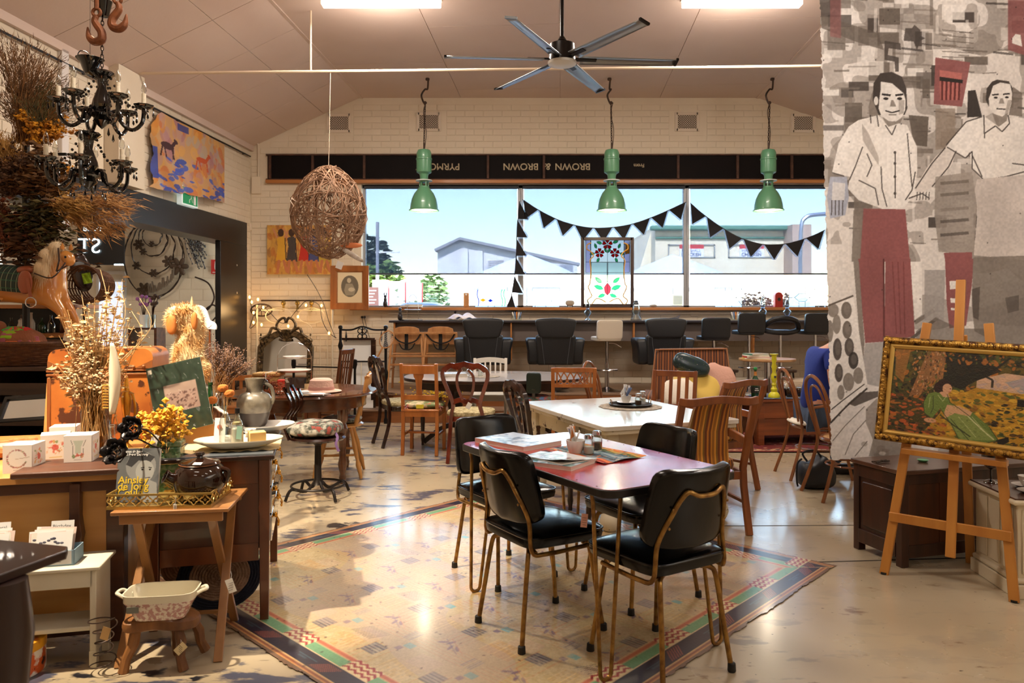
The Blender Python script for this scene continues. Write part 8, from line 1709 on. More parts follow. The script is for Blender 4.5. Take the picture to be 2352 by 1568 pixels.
m=MB();P=[(a,0,b)for a,b in out];m.sweep(P[:1]+spl(P[1:8],4)+P[8:],[(-.03,-.02),(.03,-.02),(.045,.0),(.03,.03),(-.03,.025),(-.045,0)],up=(0,1,0));m.build('frame',GL_,om);MB().bar((-w,0,.27),(w,0,.27),.05,.07).build('frame_base',GL_,om);[MB().lathe([(.02,0.004),(.04,.1),(.03,.26)],12,(s_*w*.9,-.02,0)).build('foot',GL_,om)for s_ in(-1,1)]
m=MB();m.prism(out,.006);m.build('mirror_glass',MIRR,om,smooth=0)
q=random.Random(6);m=MB()
for i in range(9):a=R(180*i/8);m.tube([(0,-.02,mz(782)),(.10*math.cos(a)*.8,-.05,mz(782)+.13*math.sin(a)+.02)],[.008,.02],6)
for s_ in(-1,1):
 m.tube(spl([(s_*.02,-.02,mz(770)),(s_*.12,-.03,mz(750)),(s_*.10,-.03,mz(735)),(s_*.03,-.03,mz(728)),(s_*.0,-.03,mz(740))],5),.018,6)
 m.tube(spl([(s_*.08,-.02,mz(758)),(s_*.18,-.03,mz(752)),(s_*.22,-.03,mz(766)),(s_*.30,-.03,mz(776)),(s_*.34,-.03,mz(782))],5),.02,6)
 for j in range(9):m.sup((s_*(w-.03+q.uniform(-.05,.05)),-.03,mz(782)+q.uniform(-.06,.05)),(.02,.014,.024),.9,.9,8,6)
 for j in range(16):m.sup((s_*(w+.0),-.03,.32+j*.055),(.012,.01,.02),.9,.9,8,5)
tag(m.build('carving',GL_,om),kind='stuff')
CRI=mat('cream_iron',(226,214,190),.4);wbh=T('cream_bedhead','old cream iron bedhead against the back wall behind the ornate mirror','bed frame',(0,11.12,0));k2=11.12/F
def bx_(px):return(px-CX)*k2
def bz(py):return H0-(py-HY)*k2
m=MB();
for y,a,b in((712,600,755),(770,585,768),(860,585,768)):m.tube([(bx_(a),0,bz(y)),(bx_(b),0,bz(y))],.009,6)
for c,r_ in(((640,725),30),((715,725),30),((678,760),40)):m.tube([(bx_(c[0])+r_*k2*math.cos(a),0,bz(c[1])+r_*k2*.6*math.sin(a))for a in[2*math.pi*i/24 for i in range(24)]],.007,5,closed=True)
m.build('scroll_rails',CRI,wbh)
for px in(590,763):MB().tube([(bx_(px),0,0),(bx_(px),0,bz(700))],.016,8).build('post',CRI,wbh)
for px in(620,645,670,695,715,735,752):MB().tube([(bx_(px),0,bz(860)),(bx_(px),0,bz(770))],.007,6).build('spindle',CRI,wbh)
bb=T('black_bedstead','black iron bedhead with scroll centre standing before the steps','bed frame',(0,9.52,0));k3=9.52/F
def cx_(px):return(px-CX)*k3
def cz(py):return H0-(py-HY)*k3
BI=mat('black_iron',(16,15,17),.3,.3)
for px,t_ in((782,748),(886,748)):MB().lathe([(.022,0),(.03,.04),(.016,.08),(.018,.55),(.03,.60),(.032,.66),(.018,.70),(.018,.95),(.034,1.0),(.018,1.06),(.018,cz(t_)-.04),(.03,cz(t_)-.03),(.026,cz(t_)),(0,cz(t_)+.01)],14,(cx_(px),0,0)).build('post',BI,bb)
MB().tube(spl([(cx_(782),0,cz(757)),(cx_(808),0,cz(757)),(cx_(832),0,cz(750)),(cx_(858),0,cz(757)),(cx_(886),0,cz(757))],5),.012,8).build('top_rail',BI,bb)
for y in(830,895):MB().tube([(cx_(782),0,cz(y)),(cx_(886),0,cz(y))],.011,8).build('rail',BI,bb)
m=MB()
for sx in(-1,1):
 for sz in(-1,1):m.tube([(cx_(832)+sx*.03+.028*math.cos(a),0,cz(766)+sz*.035+.03*math.sin(a))for a in[R(x)for x in range(0,360,24)]],.007,5,closed=True)
m.tube([(cx_(832),0,cz(752)),(cx_(832),0,cz(780))],.008,5);m.build('scroll_centre',BI,bb)
for px in(830,847,862,875):MB().tube([(cx_(px),0,cz(895)),(cx_(px),0,cz(830))],.007,6).build('spindle',CRI if px<870 else BI,bb)
for px in(795,876):MB().lathe([(.006,0),(.014,.06),(.008,.1),(0,.16)],8,(cx_(px),0,cz(784))).build('finial',BI,bb)
fb=T('iron_footboard','low black iron footboard in front of the tall black bedhead','bed frame',(W(815,0,9.2).x,9.2,0));MB().lathe([(.022,0),(.03,.05),(.016,.1),(.016,.72),(.03,.78),(.028,.84),(0,.85)],12).build('post',BI,fb);MB().tube([(0,0,.74),(-.76,0,.76)],.010,6).build('rail',BI,fb);MB().lathe([(.022,0),(.03,.05),(.016,.1),(.016,.72),(.03,.78),(.028,.84),(0,.85)],12,(-.76,0,0)).build('post',BI,fb)
pb=T('white_board','white painted board with dark frame leaning inside the black bedhead','board',(W(822,0,9.75).x,9.78,0));MB().bc((0,0,.56),(.40,.02,1.02),rx=R(-2)).build('board',PAPERW,pb);MB().bc((0,-.02,1.08),(.44,.03,.03)).build('top_edge',DKCH,pb);MB().bc((.2,.0,.56),(.06,.04,1.02)).build('side_edge',DKCH,pb)
rk=T('tennis_racket','old wooden tennis racket leaning on the white board','racket',(W(853,0,9.44).x,9.44,cz(845)));X=Matrix.Rotation(R(28),4,'Y');m=MB();m.X=X;m.tube([(.085*math.cos(a),0,.42+.115*math.sin(a))for a in[2*math.pi*i/24 for i in range(24)]],.007,6,closed=True);m.tube([(0,0,.305),(0,0,.0)],.011,8);m.build('racket_frame',HC,rk)
m=MB();m.X=X
for i in range(-4,5):s_=.017*i;h_=.115*math.sqrt(max(0,1-(s_/.085)**2));m.tube([(s_,0,.42-h_),(s_,0,.42+h_)],.0009,3);h2=.085*math.sqrt(max(0,1-(s_*1.3/.115)**2));m.tube([(-h2,0,.42+s_*1.3),(h2,0,.42+s_*1.3)],.0009,3)
m.build('strings',PAPERW,rk)
wood_chair('wooden_chair','dark low wooden chair seen edge on between the mirror and black bedhead',(W(752,0,8.7).x,8.7),R(80),DSK,'slats',.4,.4,ht=1.0);wood_chair('wooden_chair','orange wooden chair back showing behind the lavender bunch',(W(545,0,7.9).x,7.9),R(20),OAK,'slats',.42,.4,ht=.78)
gl=T('hook_rail','dark iron rail with round brass rosettes and a small wheel on the back wall','rail',(0,11.22,0));k4=11.22/F
def gx(px,py,y=0):return((px-CX)*k4,y,H0-(py-HY)*k4)
MB().tube([gx(600,690),gx(770,690)],.012,8).build('iron_rail',IRON,gl)
for px in(652,684,716):m=MB();m.sup(gx(px,696,-.02),(.035,.02,.035),.9,.9,14,8);m.sup(gx(px,711,-.02),(.025,.015,.025),.9,.9,12,8);m.bar(gx(px,690,-.02),gx(px,711,-.02),.03,.008,(0,1,0));m.build('rosette',mat('old_brass',(150,124,66),.35,.7),gl)
m=MB();c=gx(602,712,-.03);m.tube([(c[0]+.16*math.cos(a),c[1],c[2]+.09*math.sin(a))for a in[2*math.pi*i/24 for i in range(24)]],.012,6,closed=True)
for a in range(0,360,45):m.tube([c,(c[0]+.16*math.cos(R(a)),c[1],c[2]+.09*math.sin(R(a)))],.006,5)
m.build('wheel',IRON,gl)
fl=T('string_lights','warm string lights on a dark cable draped over the rail and mirror','lights',(0,11.1,0));WB2=mat('warm_bulb',(255,190,90),.4,emit=(255,176,80),es=14)
PB=[(584,684),(590,712),(600,738),(584,752),(606,700),(628,716),(660,742),(694,708),(712,692),(740,700),(748,735),(762,762),(780,775),(676,747)]
m=MB();m.tube(spl([gx(*p)for p in PB[:13]],4),.005,5);m.tube(spl([gx(714,632),gx(735,665),gx(752,700),gx(762,735),gx(778,775)],4),.005,5);m.build('cable',BLACKP,fl,loc=(0,-.08,0))
for i,(a,b)in enumerate(((585,683),(590,694),(604,688),(594,718),(616,706),(712,701),(747,702),(694,727),(672,748),(764,764),(594,740),(612,745))):
 p=gx(a,b);MB().sup((p[0],-.10,p[2]),(.016,.016,.024),1,1,10,8).build('bulb',WB2,fl)
light('string_glow','POINT',(W(600,0,10.9).x,10.9,W(0,712,10.9).z),6,(1,.6,.25),shadow_soft_size=.1);light('string_glow','POINT',(W(720,0,10.9).x,10.9,W(0,712,10.9).z),4,(1,.6,.25),shadow_soft_size=.1)
A=Art(0,0,148,113,150,(204,150,70));A.daubs(220,[(214,160,70),(190,110,50),(226,176,90),(160,110,60)],9,None,3,.6,90)
for x,c in((32,(226,170,50)),(56,(60,56,60)),(84,(196,40,30)),(106,(60,70,130)),(130,(190,160,60))):
 A.ell(x,18,7,9,(70,44,30));A.poly([(x-10,28),(x+10,26),(x+9,60),(x+14,84),(x-12,82),(x-7,50)],c,.9);A.line([(x-4,80),(x-8,110)],6,(196,120,80));A.line([(x+6,80),(x+14,108)],6,(196,120,80));A.line([(x-8,30),(x-18,8)],4,(206,140,100));A.line([(x+8,30),(x+18,12)],4,(206,140,100));A.line([(x+9,30),(x+12,80)],2,(40,30,40))
p0,p1=W(614,517,11.3),W(762,630,11.3);t=T('canvas_painting','unframed expressive painting of dancing figures on the back wall','painting',(p0.x,11.31,p1.z));w,h=p1.x-p0.x,p0.z-p1.z;MB().box(0,w,-.02,.02,0,h).build('canvas_edge',PAPER,t);A.surface('painted_canvas',lambda u,v:(w*u,-.0215+0*u,h*(1-v)),PRINT,t)
fp=T('framed_portrait','brown wooden frame with an oval sepia portrait at the left end of the window','picture',(W(803,0,11.1).x,11.12,W(0,660,11.1).z));k5=11.1/F;frame_bars(fp,88*k5,100*k5,[(0,0),(0,.03),(.08,.022),(.095,.012),(.095,0)],wood('frame_brown',(176,108,56),(140,82,40),.35));w,h=56*k5,70*k5
A=Art(0,0,60,74,80,(232,212,176));r2=((A.X-30)/21)**2+((A.Y-34)/26)**2;A.put(r2<1,(96,88,78),.85);A.ell(28,20,5,6,(200,186,160));A.poly([(20,28),(36,28),(44,44),(40,56),(20,56),(16,44)],(160,148,128));A.ell(34,42,8,5,(206,192,166))
A.surface('portrait_print',lambda u,v:(-w/2+w*u,-.004+0*u,h/2-h*v),PRINTG,fp);MB().box(-w/2-.01,w/2+.01,-.002,.004,-h/2-.01,h/2+.01).build('backing_board',PINE,fp)
# ---- twig ball on the tie rod ----
tr_=T('tie_rod','thin cream steel tie rod across the room with a vertical hanger','rod',(0,8.08,0));TRM=mat('rod_cream',(226,204,178),.4);MB().tube([(-4.25,0,4.035),(4.6,0,4.13)],.016,8).build('rod',TRM,tr_);MB().tube([(W(714,0,8.08).x,0,4.07),(W(714,0,8.08).x,0,4.72)],.010,8).build('hanger',TRM,tr_)
tb2=T('twig_ball','big ball woven from vine twigs hanging from the tie rod on a string','ornament',(W(755,0,8.0).x,8.0,W(0,487,8.0).z));VT=mat('vine',(176,138,108),.8,col2=(126,94,72),scale=12);q=random.Random(11)
for g_ in range(3):
 m=MB()
 for i in range(34):
  n_=Vector((q.gauss(0,1),q.gauss(0,1),q.gauss(0,.9))).normalized();u_=n_.orthogonal().normalized();v_=n_.cross(u_);a0,a1,off=q.uniform(0,6.3),q.uniform(2.5,6),q.uniform(-.35,.35);P=[]
  for j in range(19):
   a=a0+a1*j/18;rr_=q.uniform(.93,1.04)if j%3==0 else 1.0;p=(u_*math.cos(a)+v_*math.sin(a))*math.sqrt(1-off*off)+n_*off;top=1-.22*max(0,p.z)**2;P.append(Vector((p.x*.40*rr_*top,p.y*.40*rr_*top,p.z*.50*rr_)))
  m.tube(P,q.uniform(.004,.008),4)
 tag(m.build('woven_vines',VT,tb2),kind='stuff')
MB().tube([(0,0,.49),(0,.08,4.06-tb2.location.z)],.003,5).build('string',TRM,tb2)
MB().sup((.27,-.12,-.37),(.12,.008,.03),1,1,14,6).build('orange_feather',mat('feather_orange',(220,130,80),.7),tb2);o=MB().sup((0,0,0),(.15,.006,.028),1,1,14,6).build('white_feather',mat('feather_white',(232,224,216),.7,col2=(150,130,110),scale=12),tb2,loc=(.28,-.12,-.47));o.rotation_euler=(0,R(32),0)
MB().bc((.14,-.1,-.58),(.07,.002,.08),ry=R(20)).build('white_tag',PAPERW,tb2)
# ---- ceiling fan ----
fx,fy,fz=W(1291,0,6.4).x,6.4,3.61;fn_=T('ceiling_fan','large black six bladed ceiling fan on a long rod','fan',(fx,fy,fz));BM=mat('fan_black',(24,21,20),.3,.4);BLD=mat('blade_metal',(150,156,160),.28,.7)
MB().tube([(0,0,.1),(0,0,4.715-fz)],.016,10).build('rod',BM,fn_);MB().lathe([(.04,.16),(.05,.15),(.11,.13),(.115,.02),(.12,.0),(.12,-.02),(.09,-.03)],28).build('motor',BM,fn_);MB().lathe([(.02,.20),(.045,.16),(0,.15)],14).build('collar',BM,fn_)
MB().lathe([(.125,-.02),(.12,-.04),(.07,-.055),(0,-.06)],28).build('light_cover',mat('opal',(226,226,222),.4),fn_);MB().lathe([(.06,0),(.07,-.03),(0,-.03)],20,(0,0,4.715-fz)).build('canopy',BM,fn_)
for i in range(6):
 a=R(4+60*i);m=MB();m.X=Matrix.Rotation(a,4,'Z')@Matrix.Rotation(R(-13),4,'X');m.grid(lambda u,v:(.16+.84*u,(v-.5)*(.125-.03*u),.012*math.cos((v-.5)*3)-.004),12,6);b=m.build('blade',BLD,fn_,solid=.006)
 m=MB();m.X=Matrix.Rotation(a,4,'Z')@Matrix.Rotation(R(-13),4,'X');m.box(.995,1.015,-.05,.05,-.006,.012);m.build('tip',BM,b);m=MB();m.X=Matrix.Rotation(a,4,'Z')@Matrix.Rotation(R(-13),4,'X');m.box(.09,.30,-.02,.02,-.002,.012);m.build('blade_arm',BM,b)
for px,l in((876,'left bright fluorescent ceiling tube fitting at the top edge'),(1704,'right bright fluorescent ceiling tube fitting at the top edge')):
 t=T('ceiling_light',l,'light',(W(px,0,7.75).x,7.75,4.70),0,'fluorescent ceiling lights');MB().box(-.63,.63,-.07,.07,0,.02).build('batten',GR,t);MB().box(-.62,.62,-.06,.06,-.07,0).build('diffuser',mat('ceiling_glow',(255,244,230),.4,emit=(255,240,220),es=7),t,bevel=.01)
A=Art(0,0,170,130,170,(206,160,110));A.daubs(160,[(214,140,60),(226,170,90),(190,150,150),(170,120,130),(206,110,60),(180,170,160)],12,None,4,.6,90);A.daubs(60,[(40,70,180),(60,90,200),(210,150,90)],8,(0,70,170,130),5,.75,0);A.rect(4,60,18,110,(40,66,170),.8);A.rect(62,4,84,16,(50,60,140),.8)
for x,y,c,s_ in((38,52,(70,44,50),1),(108,56,(200,90,50),.9)):A.ell(x,y,14*s_,6*s_,c);A.line([(x+10,y-2),(x+18,y-12)],6,c);A.ell(x+19,y-13,5,3,c,1,30);[A.line([(x+d,y+3),(x+d+e,y+20)],2.6,c)for d,e in((-11,-4),(-7,3),(9,4),(12,-2))]
ed=vnoise(A.w,A.h,9,3)
t=T('hide_painting','unstretched orange and blue painting of two horses hung from the picture rail','painting',(-4.01,11.35,0),RZR)
def hp(u,v):s_=-2.95+1.98*u;return(s_,-.05-.10*np.sin(np.pi*u)*v**2-.015*np.sin(u*12)+0*v,3.79-(.96-.12*u)*v)
A.surface('canvas',hp,PRINT,t,cut=lambda X,Y:(X>4+ed*8+np.clip(30-Y,0,30)*.6)&(Y<126+ed*4)&(Y>1))
ex=T('exit_sign','green and white running man exit sign fixed under the black beam front','sign',LP(2.05,.055,2.88),RZL);MB().box(-.20,.20,-.02,.05,-.12,.12).build('light_box',mat('sign_case',(226,230,228),.4,emit=(200,220,215),es=.5),ex,bevel=.006);m=MB().box(-.18,.18,.051,.054,-.10,.10);m.build('green_face',mat('exit_green',(20,130,80),.4,emit=(20,120,70),es=.5),ex)
m=MB();m.sup((-.02,.056,.055),(.018,.004,.018),1,1,10,6)
for a,b in(((-.02,.03),(-.01,-.02)),((-.01,-.02),(.03,-.04)),((.03,-.04),(.035,-.08)),((-.01,-.02),(-.05,-.07)),((-.02,.025),(.03,.01)),((-.02,.025),(-.06,0))):m.bar((a[0],.056,a[1]),(b[0],.056,b[1]),.004,.014,(0,1,0))
m.build('running_man',PAPERW,ex);MB().box(-.13,-.08,.054,.057,-.09,.07).build('door_symbol',PAPERW,ex)
# ================= SIDE ROOM =================
k6=12.4/F
def sx(px,py,y=0):return((px-CX)*k6,y,H0-(py-HY)*k6)
def wreath(label,c,rx,ry,th=.01,seed=1,cat='wreath'):
 q=random.Random(seed);t=T('vine_wreath',label,cat,(0,12.42,0),0,None);m=MB()
 for j in range(4):ph=q.uniform(0,6);m.tube([(sx(c[0],0)[0]+(rx*k6+.012*math.sin(a*9+ph))*math.cos(a),.015*math.sin(a*7+ph),sx(0,c[1])[2]+(ry*k6+.012*math.cos(a*8+ph))*math.sin(a))for a in[2*math.pi*i/56 for i in range(56)]],th*.7,5,closed=True)
 m.build('vine_ring',DARKW,t);return t
w1=wreath('largest vine wreath with metal flowers on the side room wall',(352,592),68,90,seed=1);w2=wreath('second largest vine wreath nested inside the largest',(350,570),50,60,seed=2);w3=wreath('third vine wreath nested inside the others',(350,548),33,40,.008,seed=3);w4=wreath('smallest innermost vine wreath with a bird shape',(348,540),22,25,.007,seed=4)
def metal_flower(par,px,py,r_,n=6):
 c=Vector(sx(px,py,-.04));m=MB()
 for i in range(n):a=2*math.pi*i/n;m.X=Matrix.Translation(c)@Matrix.Rotation(a,4,'Y');m.sup((r_*.6,0,0),(r_*.5,.02,r_*.28),.9,.9,8,6)
 m.X=Matrix.Identity(4);m.sup(c,(r_*.25,.04,r_*.25),1,1,8,6);m.build('metal_flower',mat('flower_iron',(84,66,52),.6,.3),par)
for a in((w1,413,612,.15),(w1,388,600,.10),(w1,332,665,.12),(w2,315,610,.07),(w2,354,627,.07),(w3,320,562,.09),(w3,330,578,.06),(w4,350,560,.05)):metal_flower(*a)
m=MB();q=random.Random(3)
for i in range(16):u_=i/15;c=sx(345+55*u_,672-32*u_**2,-.05);m.tube([c,(c[0]+q.uniform(-.03,.03),-.06,c[2]+q.uniform(.08,.2))],[.02,.012],5)
m.build('bark_sticks',mat('grey_bark',(120,104,88),.8),w1)
t=T('hanging_vines','dark drooping seed vine high on the side room wall near the beam','dried flowers',sx(440,548));t.location.y=12.42;m=MB()
for i in range(26):x=q.uniform(-.15,.12);L_=q.uniform(.1,.5);m.tube(spl([(x,0,0),(x+.05,-.02,-L_*.5),(x+.14,-.01,-L_)],3),.005,4);[m.sup((x+.14*(j/5),-.02,-L_*j/5),(.014,.01,.014),1,1,5,4)for j in range(6)]
tag(m.build('vines',DARKW,t),kind='stuff')
t=T('curved_branch','long looping dark vine branch on the side room wall near the black post','ornament',(0,12.4,0));MB().tube(spl([sx(448,636),sx(478,650),sx(492,682),sx(480,708),sx(470,712),sx(490,700),sx(502,718),sx(480,745)],6),.014,6).build('branch',DARKW,t)
t=T('fire_sign','red fire extinguisher sign on the side room wall beside the black post','sign',sx(494,612));t.location.y=12.455;MB().box(-.085,.085,-.012,.01,-.12,.12).build('sign_plate',mat('fire_red',(196,30,30),.4),t);m=MB();m.sup((0,-.014,.01),(.026,.003,.062),.5,.5,12,8);m.bc((0,-.014,.08),(.05,.003,.012));m.build('extinguisher_symbol',PAPERW,t);m=MB();m.box(-.06,.06,-.014,-.011,-.098,-.088);m.build('print_line',PAPERW,t)
nb=T('neon_sign','black panel with white neon letters seen mirrored from behind','sign',(0,11.6,0));k7=11.6/F
def nx(px,py):return((px-CX)*k7,0,H0-(py-HY)*k7)
a,b=nx(176,608),nx(283,512);MB().box(a[0],b[0],.02,.05,a[2],b[2]).build('panel',BLACKP,nb);NEO=mat('neon',(236,250,250),.4,emit=(220,245,250),es=5)
text('lettering','ST',.34,NEO,nb,(nx(205,0)[0],.0,nx(0,566)[2]),mirror=True,bold=-.004,ext=.006);text('lettering','rose',.16,NEO,nb,(nx(212,0)[0],.0,nx(0,523)[2]),mirror=True,ext=.006)
MB().box(nx(262,0)[0],nx(282,0)[0],0,.03,nx(0,609)[2],nx(0,606)[2]).build('lit_edge',NEO,nb);m=MB();m.box(a[0]-.0,a[0]+.03,.03,.06,b[2],3.3);m.box(b[0]-.03,b[0],.03,.06,b[2],3.3);m.build('hanging_straps',BLACKP,nb)
wn=struct(MB().box((200-CX)*k6,(283-CX)*k6,-.05,.0,H0+90*k6,H0+97*k6).build('window_5',mat('white_trim',(232,226,222),.4),loc=(0,12.5,0)));MB().box((222-CX)*k6,(279-CX)*k6,-.03,-.01,H0-90*k6,H0+72*k6).build('pane',mat('day_pane',(210,222,240),.3,emit=(214,226,246),es=1.0),wn)
for x in(220,281):MB().box((x-CX)*k6-.02,(x-CX)*k6+.02,-.05,0,H0-90*k6,H0+90*k6).build('window_frame',MATS['white_trim'],wn)
cr_=T('wooden_crate_shelf','dark wooden crate shelf with vases against the side room wall','shelf',(W(338,0,11.6).x,11.6,0));z0=W(0,752,11.6).z;MB().box(-.22,.22,-.15,.15,z0-.03,z0).build('top_board',OLDW,cr_);[MB().box(s_*.2-.02,s_*.2+.02,-.15,.15,0,z0-.03).build('side_board',OLDW,cr_)for s_ in(-1,1)];MB().box(-.18,.18,-.14,.14,z0-.42,z0-.39).build('shelf_board',OLDW,cr_)
for px,l,c in((330,'white pot with a purple orchid on the crate shelf',(150,90,150)),(350,'clear vase with dark stalks on the crate shelf',(60,40,30))):
 t=T('potted_stems',l,'vase',(W(px,0,11.55).x,11.55,z0+.001));MB().lathe([(0,0),(.06,0),(.05,.05),(.06,.2),(.055,.2),(0,.02)],14).build('pot',CERW if px==330 else GLASS,t);m=MB();m2=MB();q=random.Random(px)
 for i in range(5):x=q.uniform(-.1,.12);P=spl([(0,0,.05),(x*.3,0,.3),(x,0,q.uniform(.36,.5))],3);m.tube(P,.006,4);m2.sup(P[-1],(.03,.02,.03),.9,.9,7,5);m2.sup(P[-3],(.025,.02,.025),.9,.9,7,5)
 m.build('stems',DARKW,t);tag(m2.build('blooms',mat('bloom_%d'%px,c,.7),t),kind='stuff')
sh=T('dark_shelving','tall dark wooden shelving at the far left behind the counter','shelf',(0,0,0));SHW=wood('shelf_dark',(74,50,36),(46,30,22),.5,axis='x')
def shelf(nm,x0,x1,y0,y1,z0,z1,m_=SHW):MB().box(x0,x1,y0,y1,z0,z1).build(nm,m_,sh,bevel=.003)
XR=W(124,0,4.9).x
for z in(1.04,.80,.50,.2):shelf('shelf_board',-4.2,XR,4.85,5.35,z,z+.025)
for x in(XR-.03,-3.45,-4.2):shelf('upright',x,x+.03,4.87,5.33,0,1.04)
for i in range(3):shelf('slat',-3.42,XR-.03,4.86,4.875,.88-i*.2,.96-i*.2)
shelf('back_board',-4.2,XR,5.33,5.35,0,1.04,BLACKP)
for z,x0,x1 in((1.455,-4.3,W(186,0,5.7).x),(1.235,-4.3,W(192,0,5.7).x)):shelf('upper_shelf_board',x0,x1,5.62,5.95,z,z+.03,PINE)
shelf('upright',W(150,0,5.75).x,W(150,0,5.75).x+.03,5.8,5.84,0,1.455);shelf('upright',-4.3,-4.27,5.7,5.9,0,1.455);shelf('back_board',-4.3,W(150,0,5.9).x,5.93,5.95,.9,1.455,BLACKP)
for i,px in enumerate((20,44,66,90,112,140,165)):
 b=bottle('small_bottle',['leftmost','second','third','fourth','fifth','sixth','rightmost'][i]+' of the small bottles on the shelf behind the horse',Vector((W(px,0,5.75).x,5.78,1.2655)),.12+.02*(i%3),.028,[GLASS,AMB,CERW,BG][i%4],[],group='bottles on the upper shelf')
for i,(px,l)in enumerate(((48,'small white figurine on the upper shelf below the horse'),)):
 t=T('white_figurine',l,'figurine',Vector((W(px,0,5.7).x,5.70,1.2655)));MB().lathe([(0,0),(.025,0),(.03,.04),(.018,.08),(.02,.1),(0,.12)],12).build('body',CERW,t)
t=T('enamel_basin','white enamel basin on the shelf left of the trunk','bowl',(W(62,0,4.95).x,5.02,.826));MB().lathe([(0,.0),(.09,0),(.13,.05),(.145,.055),(.13,.06),(.085,.012),(0,.01)],30).build('basin',CERW,t)
t=T('leaning_mirror','dark framed mirror lying tilted on the shelf behind the bark tray','mirror',(W(40,0,4.5).x,4.58,.76));t.rotation_euler=(R(-35),R(-4),0);MB().box(-.17,.17,0,.008,0,.16).build('mirror_glass',MIRR,t);frame_bars(t,.36,.18,[(0,-.002),(0,.014),(.02,.014),(.02,-.002)],BLACKP);[setattr(c,'location',(0,0,.08))for c in t.children if c.name.startswith('frame_bar')]
WIK=mat('wicker_dark',(110,70,40),.7,col2=(74,44,24),scale=30,bump=.5);bk=T('wicker_basket','wide dark wicker basket on the shelf holding the crochet bundle','basket',(W(20,0,4.98).x,5.08,1.067))
for i in range(12):z=.008+i*.013;r_=.24+.006*i;MB().tube([((r_+.006*math.cos(a*15+i*math.pi))*math.cos(a)*1.15,(r_+.006*math.cos(a*15+i*math.pi))*math.sin(a)*.72,z)for a in[2*math.pi*j/60 for j in range(60)]],.0075 if i<11 else .014,5,closed=True).build('wicker_strand',WIK,bk)
MB().lathe([(0,0),(.23,0),(.24,.01),(0,.012)],30,sx=1.1,sy=.7).build('basket_base',WIK,bk)
cb=T('crochet_bundle','bundled crochet blanket with lime, red and pink patches in the basket','blanket',(W(18,0,4.98).x,5.06,1.10));LMS=[mat('wool_%d'%i,c,.95,bump=.7,bscale=90)for i,c in enumerate(((150,190,40),(210,50,50),(60,190,80),(176,96,110),(150,90,60),(220,110,60),(170,90,100)))]
MB().sup((0,0,.09),(.19,.14,.13),.8,.8,28,16).build('blanket_fold',LMS[4],cb)
q=random.Random(5)
for i in range(22):
 a,e=q.uniform(3.3,6.1),q.uniform(-.1,1.3);c=Vector((.19*math.cos(e)*math.cos(a),.14*math.cos(e)*math.sin(a),.09+.13*math.sin(e)));nrm=Vector((c.x/.036,c.y/.02,(c.z-.09)/.017)).normalized();m=MB();m.X=Matrix.Translation(c)@nrm.to_track_quat('Z','Y').to_matrix().to_4x4();m.bc((0,0,0),(.075,.07,.02));m.build('knitted_square',LMS[i%7],cb,bevel=.008)
MB().sup((-.1,-.05,.22),(.06,.05,.05),.8,.8).build('curly_brown_wool',LMS[4],cb)
HW=wood('horse_wood',(214,146,70),(186,116,48),.25,s=4,axis='x',coat=.5);Yh=5.15;hz=W(0,655,Yh).z;rh=T('rocking_horse','honey coloured wooden rocking horse with cream mane, tartan rug and saddle','rocking horse',(W(20,0,Yh).x,Yh,hz));kk=Yh/F
def hq(px,py,y=0):return((px-20)*kk,y,(655-py)*kk)
V=[hq(-80,650),hq(-20,645),hq(40,660),hq(105,650),hq(125,610),hq(140,588),hq(165,588,-.03),hq(172,612,-.05),hq(128,690,-.05),hq(155,715,-.07),hq(178,765,-.09),hq(188,782,-.10),hq(128,690,.06),hq(150,720,.08),hq(165,770,.10),hq(-10,685,-.06),hq(-6,710,-.08),hq(-24,760,-.09),hq(-75,690,.06),hq(-100,760,.08)]
skin('body',V,[(0,1),(1,2),(2,3),(3,4),(4,5),(5,6),(6,7),(3,8),(8,9),(9,10),(10,11),(3,12),(12,13),(13,14),(1,15),(15,16),(16,17),(0,18),(18,19)],[.10,.125,.105,.12,.085,.06,.05,.035,.06,.034,.022,.02,.06,.034,.022,.075,.04,.024,.06,.03],HW,rh)
for y in(-.035,.03):MB().lathe([(.012,0),(.014,.02),(0,.05)],8).build('ear',HW,rh,loc=hq(160+y*100,575,-.03+y))
for y in(-.08,.02):MB().sup(hq(166,592,y),(.008,.006,.009),1,1,8,6).build('eye',BLACKP,rh)
fur('mane','',None,[(hq(135,572,-.02),(.05,.06,.05)),(hq(118,592,-.03),(.055,.07,.07)),(hq(112,622,-.05),(.055,.07,.08))],mat('mane_cream',(232,208,170),.8),n=3800,L=.035,parent=rh,droop=3.2,seed=4)
TA=Art(0,0,40,30,60,(22,40,36));[TA.line([(x,0),(x,30)],.5,(190,190,150),.7)for x in range(3,40,6)];[TA.line([(0,y),(40,y)],.5,(60,120,80),.7)for y in range(3,30,6)];[TA.line([(x,0),(x,30)],1.6,(30,60,50),.6)for x in range(6,40,6)]
TA.surface('tartan_rug',lambda u,v:((5-20+75*u)*kk,-.138*np.sin(v*1.9+.0)-.002,(655-652)*kk+.138*np.cos(v*1.9)-.02*u),PRINT,rh)
LT=mat('saddle_leather',(150,76,44),.4,coat=.3);MB().sup(hq(78,622,-.01),(.075,.11,.035),.8,.7).build('saddle',LT,rh);MB().sup(hq(88,650,-.14),(.05,.012,.08),.9,.9).build('saddle_flap',LT,rh);MB().bar(hq(96,640,-.155),hq(104,686,-.155),.004,.022,(1,0,0)).build('stirrup_strap',LT,rh);MB().tube([(hq(104,695)[0]+.036*math.cos(a),-.155,hq(104,695)[2]+.034*math.sin(a))for a in[2*math.pi*i/16 for i in range(16)]],.0045,6,closed=True).build('stirrup',STEELM,rh)
